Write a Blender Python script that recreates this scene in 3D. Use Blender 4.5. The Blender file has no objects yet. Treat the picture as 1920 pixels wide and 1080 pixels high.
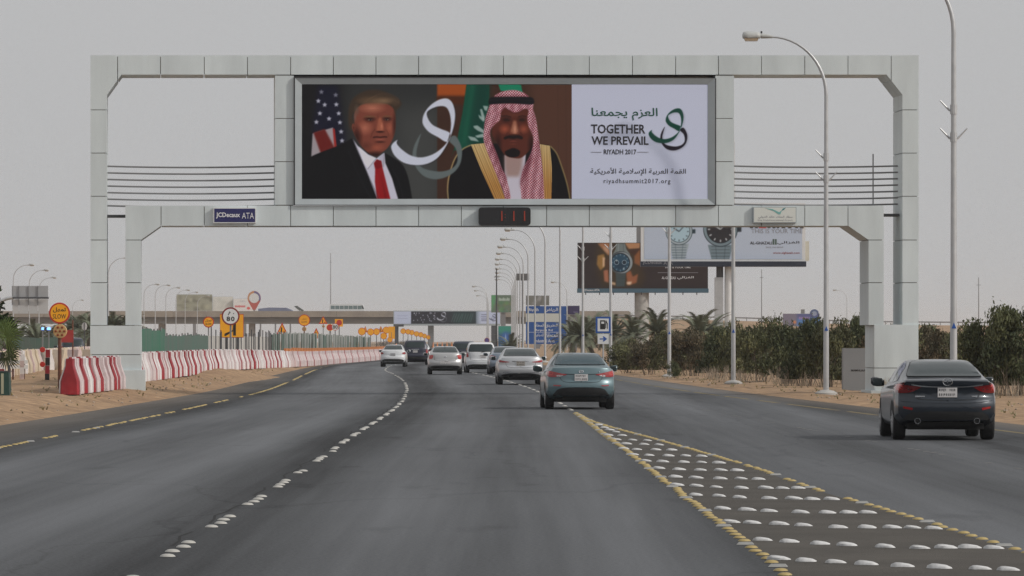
import bpy, bmesh, math, random, unicodedata
import numpy as np
from mathutils import Vector, Matrix
from mathutils.bvhtree import BVHTree

random.seed(7)
RNG = np.random.default_rng(11)
R = math.radians
scene = bpy.context.scene
COL = scene.collection

# ------------------------------------------------------------------ camera, light, exposure
F = 8800.0            # focal length in photograph pixels (1920 wide)
CAMH = 1.75
HAZE = 0.00011
HOR = 639.0           # horizon row in the photograph
cam_d = bpy.data.cameras.new('camera')
cam = bpy.data.objects.new('camera', cam_d)
COL.objects.link(cam)
cam.location = (0, 0, CAMH)
cam.rotation_euler = (R(90), 0, 0)
cam_d.sensor_width = 36.0
cam_d.lens = 36.0 * F / 1920.0
cam_d.shift_y = (HOR - 540.0) / 1920.0
cam_d.clip_start = 0.5
cam_d.clip_end = 20000
scene.camera = cam

SUN_DIR = Vector((-5.5, 2.0, -3.9)).normalized()      # the way the light travels
SUN_EL = math.asin(-SUN_DIR.z)
world = bpy.data.worlds.new('World')
scene.world = world
world.use_nodes = True
nt = world.node_tree
bg = nt.nodes['Background']
sky = nt.nodes.new('ShaderNodeTexSky')
sky.sky_type = 'NISHITA'
sky.sun_disc = False
sky.sun_elevation = SUN_EL
sky.sun_rotation = math.atan2(-SUN_DIR.x, -SUN_DIR.y)
sky.air_density = 1.0
sky.dust_density = 9.0
sky.ozone_density = 1.0
hs = nt.nodes.new('ShaderNodeHueSaturation')
hs.inputs['Saturation'].default_value = 0.10
veil = nt.nodes.new('ShaderNodeMix')                   # the even dust veil over the whole sky
veil.data_type = 'RGBA'
veil.inputs['Factor'].default_value = 0.80
veil.inputs['B'].default_value = (4.64, 4.68, 4.76, 1)
nt.links.new(sky.outputs['Color'], hs.inputs['Color'])
nt.links.new(hs.outputs['Color'], veil.inputs['A'])
nt.links.new(veil.outputs['Result'], bg.inputs['Color'])
bg.inputs['Strength'].default_value = 0.127

sun_d = bpy.data.lights.new('sun', 'SUN')
sun_d.energy = 1.7
sun_d.angle = R(1.5)
sun_d.color = (1.0, 0.93, 0.84)
sun = bpy.data.objects.new('sun', sun_d)
COL.objects.link(sun)
sun.rotation_euler = SUN_DIR.to_track_quat('-Z', 'Y').to_euler()

scene.view_settings.view_transform = 'Standard'
scene.view_settings.look = 'None'
scene.view_settings.exposure = 0.0
scene.view_settings.gamma = 1.0
scene.view_settings.use_curve_mapping = False
scene.cycles.use_denoising = True
scene.cycles.denoiser = 'OPENIMAGEDENOISE'
scene.cycles.denoising_prefilter = 'NONE'
scene.cycles.denoising_input_passes = 'RGB_ALBEDO_NORMAL'
scene.cycles.max_bounces = 6
scene.cycles.volume_bounces = 1
scene.cycles.transparent_max_bounces = 8

# ------------------------------------------------------------------ helpers
def lin(c):
    c = np.asarray(c, dtype=float) / 255.0
    return np.where(c <= 0.04045, c / 12.92, ((c + 0.055) / 1.055) ** 2.4)

def S(D):
    return F / D

def P(px, py, D):
    """world point seen at a photograph pixel at the distance D along the road"""
    return Vector(((px - 960.0) / F * D, D, CAMH + (HOR - py) / F * D))

def ground(px, py, z=0.0):
    D = F * (CAMH - z) / (py - HOR)
    return (px - 960.0) / F * D, D

def interp(tab):
    xs = np.array([t[0] for t in tab], float)
    ys = np.array([t[1] for t in tab], float)
    d = np.diff(ys) / np.diff(xs)
    m = np.zeros(len(xs))
    m[0], m[-1] = d[0], d[-1]
    for i in range(1, len(xs) - 1):
        m[i] = 0 if d[i - 1] * d[i] <= 0 else 2 * d[i - 1] * d[i] / (d[i - 1] + d[i])
    def f(x):
        if x <= xs[0]:
            return float(ys[0] + m[0] * (x - xs[0]))
        if x >= xs[-1]:
            return float(ys[-1] + m[-1] * (x - xs[-1]))
        i = int(np.searchsorted(xs, x)) - 1
        h = xs[i + 1] - xs[i]
        t = (x - xs[i]) / h
        return float((2*t**3 - 3*t**2 + 1) * ys[i] + (t**3 - 2*t**2 + t) * h * m[i] + (-2*t**3 + 3*t**2) * ys[i+1] + (t**3 - t**2) * h * m[i+1])
    return f

def tag(o, label=None, cat=None, group=None, kind=None):
    if label: o['label'] = label
    if cat: o['category'] = cat
    if group: o['group'] = group
    if kind: o['kind'] = kind
    return o

def root(name, label, cat, loc=(0, 0, 0), rz=0.0, group=None):
    o = bpy.data.objects.new(name, None)
    o.empty_display_size = 0.3
    COL.objects.link(o)
    o.location = loc
    o.rotation_euler = (0, 0, rz)
    return tag(o, label, cat, group)

def copy_tree(o, parent=None):
    c = o.copy()
    COL.objects.link(c)
    c.parent = parent
    for ch in list(o.children):
        copy_tree(ch, c)
    return c

class MB:
    def __init__(self):
        self.v, self.f, self.m = [], [], []
    def add(self, vs, fs, mi=0):
        n = len(self.v)
        self.v += [tuple(p) for p in vs]
        for f in fs:
            self.f.append(tuple(i + n for i in f))
            self.m.append(mi)
        return self
    def box(self, x0, x1, y0, y1, z0, z1, mi=0):
        return self.add([(x0,y0,z0),(x1,y0,z0),(x1,y1,z0),(x0,y1,z0),(x0,y0,z1),(x1,y0,z1),(x1,y1,z1),(x0,y1,z1)],
                 [(0,3,2,1),(4,5,6,7),(0,1,5,4),(1,2,6,5),(2,3,7,6),(3,0,4,7)], mi)
    def prism(self, poly, y0, y1, mi=0):
        """polygon in (x, z), counter-clockwise as seen from -y, extruded from y0 (front) to y1"""
        a = sum(poly[i][0]*poly[(i+1)%len(poly)][1] - poly[(i+1)%len(poly)][0]*poly[i][1] for i in range(len(poly)))
        if a < 0: poly = poly[::-1]
        n = len(poly)
        vs = [(x, y0, z) for x, z in poly] + [(x, y1, z) for x, z in poly]
        fs = [tuple(range(n)), tuple(range(2*n-1, n-1, -1))]
        for i in range(n):
            j = (i + 1) % n
            fs.append((i, n + i, n + j, j))
        return self.add(vs, fs, mi)
    def tube(self, pts, radii, n=8, mi=0, caps=True):
        pts = [Vector(p) for p in pts]
        if not hasattr(radii, '__len__'): radii = [radii] * len(pts)
        vs, fs = [], []
        ref = None
        for i, p in enumerate(pts):
            t = (pts[min(i+1, len(pts)-1)] - pts[max(i-1, 0)]).normalized()
            if ref is None:
                ref = t.orthogonal().normalized()
            a = (ref - t * ref.dot(t))
            a = a.normalized() if a.length > 1e-6 else t.orthogonal().normalized()
            ref = a
            b = t.cross(a)
            for k in range(n):
                q = 2 * math.pi * k / n
                vs.append(p + (a * math.cos(q) + b * math.sin(q)) * radii[i])
        for i in range(len(pts) - 1):
            for k in range(n):
                fs.append((i*n + k, i*n + (k+1) % n, (i+1)*n + (k+1) % n, (i+1)*n + k))
        if caps:
            fs.append(tuple(range(n-1, -1, -1)))
            fs.append(tuple(range((len(pts)-1)*n, len(pts)*n)))
        return self.add(vs, fs, mi)
    def lathe(self, prof, c=(0, 0, 0), axis='z', n=16, mi=0):
        vs, fs = [], []
        for r, h in prof:
            for k in range(n):
                q = 2 * math.pi * k / n
                a, b = r * math.cos(q), r * math.sin(q)
                if axis == 'z': p = (a, b, h)
                elif axis == 'x': p = (h, a, b)
                else: p = (b, h, a)
                vs.append((p[0]+c[0], p[1]+c[1], p[2]+c[2]))
        for i in range(len(prof) - 1):
            for k in range(n):
                fs.append((i*n + k, i*n + (k+1) % n, (i+1)*n + (k+1) % n, (i+1)*n + k))
        fs.append(tuple(range(n-1, -1, -1)))
        fs.append(tuple(range((len(prof)-1)*n, len(prof)*n)))
        return self.add(vs, fs, mi)
    def mesh(self, name, mats, smooth=None):
        me = bpy.data.meshes.new(name)
        me.from_pydata(self.v, [], self.f)
        mats = mats if isinstance(mats, (list, tuple)) else [mats]
        for m in mats: me.materials.append(m)
        if len(mats) > 1: me.polygons.foreach_set('material_index', self.m)
        if smooth is not None:
            me.polygons.foreach_set('use_smooth', [True] * len(me.polygons))
            me.set_sharp_from_angle(angle=R(smooth))
        me.update()
        return me
    def build(self, name, mats, parent=None, smooth=None, loc=None):
        o = bpy.data.objects.new(name, self.mesh(name, mats, smooth))
        COL.objects.link(o)
        o.parent = parent
        if loc: o.location = loc
        return o

def place(name, me, parent=None, loc=(0, 0, 0), rz=0.0, sc=None):
    o = bpy.data.objects.new(name, me)
    COL.objects.link(o)
    o.parent = parent
    o.location = loc
    o.rotation_euler = (0, 0, rz)
    if sc is not None: o.scale = sc
    return o

# ------------------------------------------------------------------ materials
MATS = {}
def mat(name, col, rough=0.6, metal=0.0, var=0.0, scale=4.0, bump=0.0, bscale=40.0, coat=0.0, spec=0.5, emit=None, es=0.0, col2=None, stretch=None, detail=5.0, rnd=0.0):
    """principled material; var mixes a darker/lighter tone by noise, bump adds fine relief"""
    if name in MATS: return MATS[name]
    m = bpy.data.materials.new(name)
    m.use_nodes = True
    t = m.node_tree
    b = t.nodes['Principled BSDF']
    b.inputs['Base Color'].default_value = (*col, 1)
    b.inputs['Roughness'].default_value = rough
    b.inputs['Metallic'].default_value = metal
    b.inputs['Coat Weight'].default_value = coat
    b.inputs['Coat Roughness'].default_value = 0.06
    b.inputs['Specular IOR Level'].default_value = spec
    if emit:
        b.inputs['Emission Color'].default_value = (*emit, 1)
        b.inputs['Emission Strength'].default_value = es
    if var > 0 or col2 is not None or bump > 0:
        tc = t.nodes.new('ShaderNodeTexCoord')
        mp = t.nodes.new('ShaderNodeMapping')
        if stretch: mp.inputs['Scale'].default_value = stretch
        t.links.new(tc.outputs['Object'], mp.inputs['Vector'])
    if var > 0 or col2 is not None:
        n = t.nodes.new('ShaderNodeTexNoise')
        n.inputs['Scale'].default_value = scale
        n.inputs['Detail'].default_value = detail
        n.inputs['Roughness'].default_value = 0.6
        t.links.new(mp.outputs['Vector'], n.inputs['Vector'])
        rp = t.nodes.new('ShaderNodeValToRGB')
        rp.color_ramp.elements[0].position = 0.34
        rp.color_ramp.elements[1].position = 0.66
        c2 = col2 if col2 is not None else tuple(c * (1 - var) for c in col)
        c1 = col if col2 is not None else tuple(min(1, c * (1 + var * 0.5)) for c in col)
        rp.color_ramp.elements[0].color = (*c2, 1)
        rp.color_ramp.elements[1].color = (*c1, 1)
        t.links.new(n.outputs['Fac'], rp.inputs['Fac'])
        t.links.new(rp.outputs['Color'], b.inputs['Base Color'])
    if rnd > 0:
        oi = t.nodes.new('ShaderNodeObjectInfo')
        mr = t.nodes.new('ShaderNodeMapRange')
        mr.inputs['To Min'].default_value = 1 - rnd
        mr.inputs['To Max'].default_value = 1 + rnd
        t.links.new(oi.outputs['Random'], mr.inputs['Value'])
        sc_ = t.nodes.new('ShaderNodeVectorMath'); sc_.operation = 'SCALE'
        lk = b.inputs['Base Color'].links
        if lk: t.links.new(lk[0].from_socket, sc_.inputs[0])
        else: sc_.inputs[0].default_value = col
        t.links.new(mr.outputs['Result'], sc_.inputs['Scale'])
        t.links.new(sc_.outputs[0], b.inputs['Base Color'])
    if bump > 0:
        n2 = t.nodes.new('ShaderNodeTexNoise')
        n2.inputs['Scale'].default_value = bscale
        n2.inputs['Detail'].default_value = 6
        t.links.new(mp.outputs['Vector'], n2.inputs['Vector'])
        bp = t.nodes.new('ShaderNodeBump')
        bp.inputs['Strength'].default_value = bump
        bp.inputs['Distance'].default_value = 0.05
        t.links.new(n2.outputs['Fac'], bp.inputs['Height'])
        t.links.new(bp.outputs['Normal'], b.inputs['Normal'])
    MATS[name] = m
    return m

def attr_mat(name, rough=0.6, rnd=0.0, spec=0.3, transl=0.0):
    """material whose colour is the mesh's own colour attribute (prints, leaves)"""
    if name in MATS: return MATS[name]
    m = bpy.data.materials.new(name)
    m.use_nodes = True
    t = m.node_tree
    b = t.nodes['Principled BSDF']
    b.inputs['Roughness'].default_value = rough
    b.inputs['Specular IOR Level'].default_value = spec
    a = t.nodes.new('ShaderNodeAttribute')
    a.attribute_name = 'Col'
    src = a.outputs['Color']
    if rnd > 0:
        oi = t.nodes.new('ShaderNodeObjectInfo')
        mr = t.nodes.new('ShaderNodeMapRange')
        mr.inputs['To Min'].default_value = 1 - rnd
        mr.inputs['To Max'].default_value = 1 + rnd
        t.links.new(oi.outputs['Random'], mr.inputs['Value'])
        h = t.nodes.new('ShaderNodeHueSaturation')
        t.links.new(mr.outputs['Result'], h.inputs['Value'])
        t.links.new(src, h.inputs['Color'])
        src = h.outputs['Color']
    t.links.new(src, b.inputs['Base Color'])
    MATS[name] = m
    return m

# ------------------------------------------------------------------ lettering
FORMS = {}
for cp in range(0xFE70, 0xFEFF):
    d = unicodedata.decomposition(chr(cp)).split()
    if d: FORMS[(d[0], tuple(int(x, 16) for x in d[1:]))] = chr(cp)
def arabic(s):
    """shape Arabic letters into their joined forms, in left-to-right drawing order"""
    words = []
    for w in s.split(' '):
        g, i = [], 0
        while i < len(w):
            if w[i] == '\u0644' and i + 1 < len(w) and ('<isolated>', (0x644, ord(w[i+1]))) in FORMS:
                g.append((0x644, ord(w[i+1]))); i += 2
            else:
                g.append((ord(w[i]),)); i += 1
        out = ''
        for k, c in enumerate(g):
            prev = k > 0 and ('<initial>', g[k-1]) in FORMS and ('<final>', c) in FORMS
            nxt = k < len(g) - 1 and ('<initial>', c) in FORMS and ('<final>', g[k+1]) in FORMS
            form = '<medial>' if prev and nxt else '<final>' if prev else '<initial>' if nxt else '<isolated>'
            out += FORMS.get((form, c), ''.join(chr(x) for x in c))
        words.append(out[::-1])
    return ' '.join(words[::-1])

def text_mesh(body, bold=0.0, spacing=1.0):
    cu = bpy.data.curves.new('lettering', 'FONT')
    cu.body = body
    cu.resolution_u = 2
    cu.offset = bold
    cu.space_character = spacing
    o = bpy.data.objects.new('lettering', cu)
    COL.objects.link(o)
    dg = bpy.context.evaluated_depsgraph_get()
    me = bpy.data.meshes.new_from_object(o.evaluated_get(dg))
    bpy.data.objects.remove(o)
    n = len(me.vertices)
    a = np.zeros(n * 3)
    me.vertices.foreach_get('co', a)
    return me, a.reshape(-1, 3)

def lettering(parent, body, x0, x1, z0, z1, y, m, bold=0.0, spacing=1.0, name='lettering', keep=False):
    """flat letters filling the rectangle x0..x1, z0..z1 of a sign face at depth y"""
    me, a = text_mesh(body, bold, spacing)
    if len(a) == 0: return None
    mn, mx = a.min(0), a.max(0)
    sx = (x1 - x0) / max(1e-6, mx[0] - mn[0])
    sz = (z1 - z0) / max(1e-6, mx[1] - mn[1])
    if keep: sx = sz = min(sx, sz)
    cx, cz = (x0 + x1) / 2, (z0 + z1) / 2
    b = np.zeros_like(a)
    b[:, 0] = cx + (a[:, 0] - (mn[0] + mx[0]) / 2) * sx
    b[:, 1] = y
    b[:, 2] = cz + (a[:, 1] - (mn[1] + mx[1]) / 2) * sz
    me.vertices.foreach_set('co', b.ravel())
    me.materials.clear()
    me.materials.append(m)
    me.update()
    return place(name, me, parent)

# ------------------------------------------------------------------ printed pictures (flat print as coloured grids)
class Canvas:
    def __init__(self, x0, y0, x1, y1, k, base):
        self.x0, self.y0, self.k = x0, y0, k
        self.w, self.h = int(round((x1 - x0) * k)), int(round((y1 - y0) * k))
        self.x1, self.y1 = x1, y1
        self.a = np.ones((self.h, self.w, 3)) * np.array(base, float)
        self.X = x0 + (np.arange(self.w) + 0.5) / k
        self.Y = y0 + (np.arange(self.h) + 0.5) / k
    def mask(self, pts):
        m = np.zeros((self.h, self.w))
        pts = np.array(pts, float)
        for oy in (-1/3, 0, 1/3):
            for ox in (-1/3, 0, 1/3):
                X = (self.X + ox / self.k)[None, :]
                Y = (self.Y + oy / self.k)[:, None]
                ins = np.zeros((self.h, self.w), bool)
                for i in range(len(pts)):
                    xa, ya = pts[i]; xb, yb = pts[(i + 1) % len(pts)]
                    if ya == yb: continue
                    c = ((ya > Y) != (yb > Y)) & (X < (xb - xa) * (Y - ya) / (yb - ya) + xa)
                    ins ^= c
                m += ins
        return m / 9.0
    def blur(self, m, r):
        n = max(1, int(round(r * self.k)))
        ker = np.ones(2 * n + 1) / (2 * n + 1)
        for _ in range(2):
            m = np.apply_along_axis(lambda v: np.convolve(np.pad(v, n, 'edge'), ker, 'valid'), 0, m)
            m = np.apply_along_axis(lambda v: np.convolve(np.pad(v, n, 'edge'), ker, 'valid'), 1, m)
        return m
    def put(self, m, col):
        self.a = self.a * (1 - m[..., None]) + np.asarray(col, float) * m[..., None]
    def poly(self, pts, col, blur=0, alpha=1.0, clip=None):
        m = self.mask(pts)
        if blur: m = self.blur(m, blur)
        if clip is not None: m = m * clip
        self.put(m * alpha, col)
        return m
    def ell(self, cx, cy, rx, ry, col, soft=0.5, alpha=1.0, clip=None):
        d = np.sqrt(((self.X[None, :] - cx) / rx) ** 2 + ((self.Y[:, None] - cy) / ry) ** 2)
        m = np.clip((1 - d) / max(soft, 1e-3) + 0.0, 0, 1)
        if clip is not None: m = m * clip
        self.put(m * alpha, col)
    def ring(self, cx, cy, r0, r1, col, alpha=1.0):
        d = np.sqrt((self.X[None, :] - cx) ** 2 + (self.Y[:, None] - cy) ** 2)
        m = np.clip((d - r0) * self.k + 0.5, 0, 1) * np.clip((r1 - d) * self.k + 0.5, 0, 1)
        self.put(m * alpha, col)
    def line(self, pts, w, col, blur=0, alpha=1.0, clip=None):
        pts = [np.array(p, float) for p in pts]
        ws = w if hasattr(w, '__len__') else [w] * len(pts)
        L, Rr = [], []
        for i, p in enumerate(pts):
            t = pts[min(i+1, len(pts)-1)] - pts[max(i-1, 0)]
            t = t / (np.linalg.norm(t) + 1e-9)
            nrm = np.array([-t[1], t[0]])
            L.append(p + nrm * ws[i] / 2); Rr.append(p - nrm * ws[i] / 2)
        return self.poly(L + Rr[::-1], col, blur, alpha, clip)
    def build(self, name, parent, X0, X1, Z0, Z1, y, gain=1.0):
        w, h = self.w, self.h
        xs = np.linspace(X0, X1, w)
        zs = np.linspace(Z1, Z0, h)
        v = np.zeros((h, w, 3))
        v[..., 0] = xs[None, :]; v[..., 1] = y; v[..., 2] = zs[:, None]
        idx = np.arange(h * w).reshape(h, w)
        f = np.stack([idx[1:, :-1], idx[1:, 1:], idx[:-1, 1:], idx[:-1, :-1]], -1).reshape(-1, 4)
        me = bpy.data.meshes.new(name)
        me.vertices.add(h * w); me.vertices.foreach_set('co', v.ravel())
        me.loops.add(f.size); me.loops.foreach_set('vertex_index', f.ravel())
        me.polygons.add(len(f)); me.polygons.foreach_set('loop_start', np.arange(0, f.size, 4))
        me.update(calc_edges=True)
        ca = me.color_attributes.new('Col', 'FLOAT_COLOR', 'POINT')
        c = np.ones((h * w, 4))
        c[:, :3] = np.clip(lin(np.clip(self.a, 0, 255)).reshape(-1, 3) * gain, 0, 0.9)
        ca.data.foreach_set('color', c.ravel())
        me.materials.append(attr_mat('printed_vinyl', 0.6, spec=.12))
        return place(name, me, parent)

def smooth_path(pts, n=8, closed=False):
    """Catmull-Rom through the points"""
    pts = [np.array(p, float) for p in pts]
    out = []
    N = len(pts)
    for i in range(N if closed else N - 1):
        if closed:
            p0, p1, p2, p3 = pts[i-1], pts[i], pts[(i+1) % N], pts[(i+2) % N]
        else:
            p0, p1, p2, p3 = pts[max(i-1, 0)], pts[i], pts[i+1], pts[min(i+2, N-1)]
        for k in range(n):
            t = k / n
            out.append(0.5 * ((2*p1) + (-p0+p2)*t + (2*p0-5*p1+4*p2-p3)*t*t + (-p0+3*p1-3*p2+p3)*t**3))
    if not closed: out.append(pts[-1])
    return [tuple(o) for o in out]
# ------------------------------------------------------------------ road layout (x of each line at the distance D)
EL = interp([(10,-8.35),(76,-8.36),(110,-8.3),(150,-8.45),(200,-9.5),(245,-10.8),(290,-12.0),(327,-12.7),(380,-12.2),(440,-11.4),(700,-16.5),(1050,-24.5),(2500,-60)])
WL = interp([(10,-2.78),(63,-2.81),(85,-2.92),(117,-3.0),(160,-3.6),(203,-4.7),(240,-6.0),(285,-7.7),(330,-8.4),(440,-8.0),(700,-13),(1050,-21),(2500,-52)])
GL = interp([(10,2.2),(37.9,2.03),(73,1.82),(113,1.54),(160,.9),(203,-.2),(240,-1.5),(285,-3.2),(330,-4.0),(440,-4.0),(700,-9),(1050,-17),(2500,-44)])
GR = interp([(10,5.4),(39.4,4.21),(47,3.92),(55,3.58),(64,3.34),(80.6,2.66),(102,1.74),(113,1.54)])
ER = interp([(10,13.5),(60,11.2),(90,9.6),(111,8.56),(130,7.6),(160,6.2),(222,4.4),(296,2.0),(370,.4),(444,-.6),(700,-5),(1050,-13),(2500,-36)])
LA = lambda D: EL(D) - np.interp(D, [0,100,152,230,330,600], [2.5,2.4,2.1,1.7,0.9,1.2])
RA = lambda D: ER(D) + np.interp(D, [0,100,160,300,600], [1.5,1.5,1.7,1.5,1.2])
LEFT_Z, RIGHT_Z = 0.33, 0.06
def gz(x, D):
    a, b = LA(D), RA(D)
    if x < a: return LEFT_Z * min(1, (a - x) / 2.2) * float(np.interp(D, [0,120,330,420], [1,1,1,.6]))
    if x > b: return RIGHT_Z * min(1, (x - b) / 2.0) + max(0, min(1, (x - b - 8) / 25)) * .5
    return 0.0

def attr_uv(me, uv):
    l = me.uv_layers.new(name='lane')
    vi = np.zeros(len(me.loops), int)
    me.loops.foreach_get('vertex_index', vi)
    l.data.foreach_set('uv', np.asarray(uv, float)[vi].ravel())

M_dirt = mat('sandy_dirt', (.41,.265,.152), .95, col2=(.30,.188,.104), scale=.35, bump=.9, bscale=7.0, detail=9)
def fine_dirt(m):
    t = m.node_tree
    b = t.nodes['Principled BSDF']
    src = b.inputs['Base Color'].links[0].from_socket
    tc = t.nodes['Texture Coordinate'] if 'Texture Coordinate' in t.nodes else t.nodes.new('ShaderNodeTexCoord')
    v = t.nodes.new('ShaderNodeTexVoronoi'); v.inputs['Scale'].default_value = 5.5
    t.links.new(tc.outputs['Object'], v.inputs['Vector'])
    n = t.nodes.new('ShaderNodeTexNoise'); n.inputs['Scale'].default_value = 2.2; n.inputs['Detail'].default_value = 8
    t.links.new(tc.outputs['Object'], n.inputs['Vector'])
    mr = t.nodes.new('ShaderNodeMapRange'); mr.inputs['From Min'].default_value = .38; mr.inputs['From Max'].default_value = .66
    mr.inputs['To Min'].default_value = .68; mr.inputs['To Max'].default_value = 1.14
    t.links.new(n.outputs['Fac'], mr.inputs['Value'])
    mr2 = t.nodes.new('ShaderNodeMapRange'); mr2.inputs['From Min'].default_value = 0; mr2.inputs['From Max'].default_value = .25
    mr2.inputs['To Min'].default_value = 1.3; mr2.inputs['To Max'].default_value = 1.0
    t.links.new(v.outputs['Distance'], mr2.inputs['Value'])
    mul = t.nodes.new('ShaderNodeMath'); mul.operation = 'MULTIPLY'
    t.links.new(mr.outputs['Result'], mul.inputs[0]); t.links.new(mr2.outputs['Result'], mul.inputs[1])
    vm = t.nodes.new('ShaderNodeVectorMath'); vm.operation = 'SCALE'
    t.links.new(src, vm.inputs[0]); t.links.new(mul.outputs[0], vm.inputs['Scale'])
    t.links.new(vm.outputs[0], b.inputs['Base Color'])
fine_dirt(M_dirt)

def make_ground():
    Ds = list(np.arange(12, 420, 3.0)) + list(np.geomspace(425, 9000, 40))
    offL = [-6000,-1500,-500,-200,-90,-45,-25,-16,-11,-8,-6,-4.5,-3.4,-2.6,-1.9,-1.3,-.8,-.35,-.05,.6]
    offR = [-.6,.05,.35,.8,1.3,1.9,2.6,3.4,4.5,6,8,11,16,25,45,90,200,500,1500,6000]
    vs = []
    for D in Ds:
        for o in offL:
            x = LA(D) + o
            z = -.04 if o > 0 else (gz(x, D) + (.008 if o > -.1 else 0) + (RNG.normal() * .028 if -16 < o < -.2 else 0))
            vs.append((x, D, z))
        for o in offR:
            x = RA(D) + o
            z = -.04 if o < 0 else (gz(x, D) + (.008 if o < .1 else 0) + (RNG.normal() * .028 if .2 < o < 16 else 0))
            vs.append((x, D, z))
    n = len(offL) + len(offR)
    fs = [(i*n+j, i*n+j+1, (i+1)*n+j+1, (i+1)*n+j) for i in range(len(Ds)-1) for j in range(n-1)]
    g = MB().add(vs, fs).build('ground', M_dirt, smooth=60)
    tag(g, 'sandy brown desert ground with gravelly verges along the highway', kind='structure')
make_ground()

def road_material():
    m = bpy.data.materials.new('worn_asphalt'); m.use_nodes = True
    t = m.node_tree; b = t.nodes['Principled BSDF']; N = t.nodes.new; Lk = t.links.new
    uv = N('ShaderNodeUVMap'); uv.uv_map = 'lane'
    sep = N('ShaderNodeSeparateXYZ'); Lk(uv.outputs[0], sep.inputs[0])
    mp = N('ShaderNodeMapping'); mp.inputs['Scale'].default_value = (.55, .018, 1); Lk(uv.outputs[0], mp.inputs[0])
    n1 = N('ShaderNodeTexNoise'); n1.inputs['Scale'].default_value = 1.0; n1.inputs['Detail'].default_value = 4; Lk(mp.outputs[0], n1.inputs['Vector'])
    mpb = N('ShaderNodeMapping'); mpb.inputs['Scale'].default_value = (.16, .045, 1); Lk(uv.outputs[0], mpb.inputs[0])
    n2 = N('ShaderNodeTexNoise'); n2.inputs['Scale'].default_value = 1.0; n2.inputs['Detail'].default_value = 6; Lk(mpb.outputs[0], n2.inputs['Vector'])
    n3 = N('ShaderNodeTexNoise'); n3.inputs['Scale'].default_value = 26.0; n3.inputs['Detail'].default_value = 5; n3.inputs['Roughness'].default_value = .7
    Lk(uv.outputs[0], n3.inputs['Vector'])
    # worn paler wheel tracks, darker untravelled bands beside the stud lines (distance across the lane, metres)
    rp = N('ShaderNodeValToRGB'); cr = rp.color_ramp
    mrx = N('ShaderNodeMapRange'); mrx.inputs['From Min'].default_value = -3; mrx.inputs['From Max'].default_value = 19
    Lk(sep.outputs['X'], mrx.inputs['Value']); Lk(mrx.outputs['Result'], rp.inputs['Fac'])
    stops = [(-3,.35),(-.4,.30),(.2,.22),(1.3,.62),(2.8,.52),(4.0,.66),(5.3,.28),(5.9,.26),(7.0,.60),(8.2,.46),(9.3,.58),(10.2,.34),(11.2,.40),(12.8,.60),(14.3,.48),(15.4,.56),(16.4,.30),(19,.3)]
    while len(cr.elements) < len(stops): cr.elements.new(.5)
    for e, (x, v) in zip(cr.elements, stops):
        e.position = (x + 3) / 22.0; e.color = (v, v, v, 1)
    def math(op, a, bb, c=None):
        q = N('ShaderNodeMath'); q.operation = op
        for i, s in enumerate((a, bb, c)):
            if s is None: continue
            if isinstance(s, (int, float)): q.inputs[i].default_value = s
            else: Lk(s, q.inputs[i])
        return q.outputs[0]
    f = math('MULTIPLY_ADD', n1.outputs['Fac'], .80, math('MULTIPLY', rp.outputs['Color'], 1.5))
    f = math('MULTIPLY_ADD', n2.outputs['Fac'], .50, f)
    f = math('SUBTRACT', f, .91)
    f = math('MULTIPLY_ADD', math('SUBTRACT', n3.outputs['Fac'], .5), .95, f)
    mp4 = N('ShaderNodeMapping'); mp4.inputs['Scale'].default_value = (5.0, .07, 1); Lk(uv.outputs[0], mp4.inputs[0])
    n4 = N('ShaderNodeTexNoise'); n4.inputs['Scale'].default_value = 1.0; n4.inputs['Detail'].default_value = 5; Lk(mp4.outputs[0], n4.inputs['Vector'])
    f = math('MULTIPLY_ADD', math('SUBTRACT', n4.outputs['Fac'], .5), .34, f)
    mp5 = N('ShaderNodeMapping'); mp5.inputs['Scale'].default_value = (.9, .22, 1); Lk(uv.outputs[0], mp5.inputs[0])
    n5 = N('ShaderNodeTexNoise'); n5.inputs['Scale'].default_value = 1.0; n5.inputs['Detail'].default_value = 3; Lk(mp5.outputs[0], n5.inputs['Vector'])
    sp = N('ShaderNodeMapRange'); sp.inputs['From Min'].default_value = .64; sp.inputs['From Max'].default_value = .74; Lk(n5.outputs['Fac'], sp.inputs['Value'])
    f = math('MULTIPLY_ADD', sp.outputs['Result'], -.17, f)                 # oil drips and dark patches
    mp6 = N('ShaderNodeMapping'); mp6.inputs['Scale'].default_value = (.14, .045, 1); Lk(uv.outputs[0], mp6.inputs[0])
    nd = N('ShaderNodeTexNoise'); nd.inputs['Scale'].default_value = 6.0; nd.inputs['Detail'].default_value = 3; Lk(mp6.outputs[0], nd.inputs['Vector'])
    va = N('ShaderNodeVectorMath'); va.operation = 'MULTIPLY_ADD'; va.inputs[1].default_value = (.25, .25, 0)
    Lk(nd.outputs['Color'], va.inputs[0]); Lk(mp6.outputs[0], va.inputs[2])
    vo = N('ShaderNodeTexVoronoi'); vo.feature = 'DISTANCE_TO_EDGE'; vo.inputs['Scale'].default_value = 1.0; Lk(va.outputs[0], vo.inputs['Vector'])
    ck = N('ShaderNodeMapRange'); ck.inputs['From Min'].default_value = .0; ck.inputs['From Max'].default_value = .007; ck.inputs['To Min'].default_value = 1; ck.inputs['To Max'].default_value = 0
    Lk(vo.outputs['Distance'], ck.inputs['Value'])
    f = math('MULTIPLY_ADD', ck.outputs['Result'], -.11, f)                 # hairline cracks
    mx = N('ShaderNodeMix'); mx.data_type = 'RGBA'
    mx.inputs['A'].default_value = (.030,.031,.033,1); mx.inputs['B'].default_value = (.158,.166,.178,1)
    Lk(f, mx.inputs['Factor'])
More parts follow.
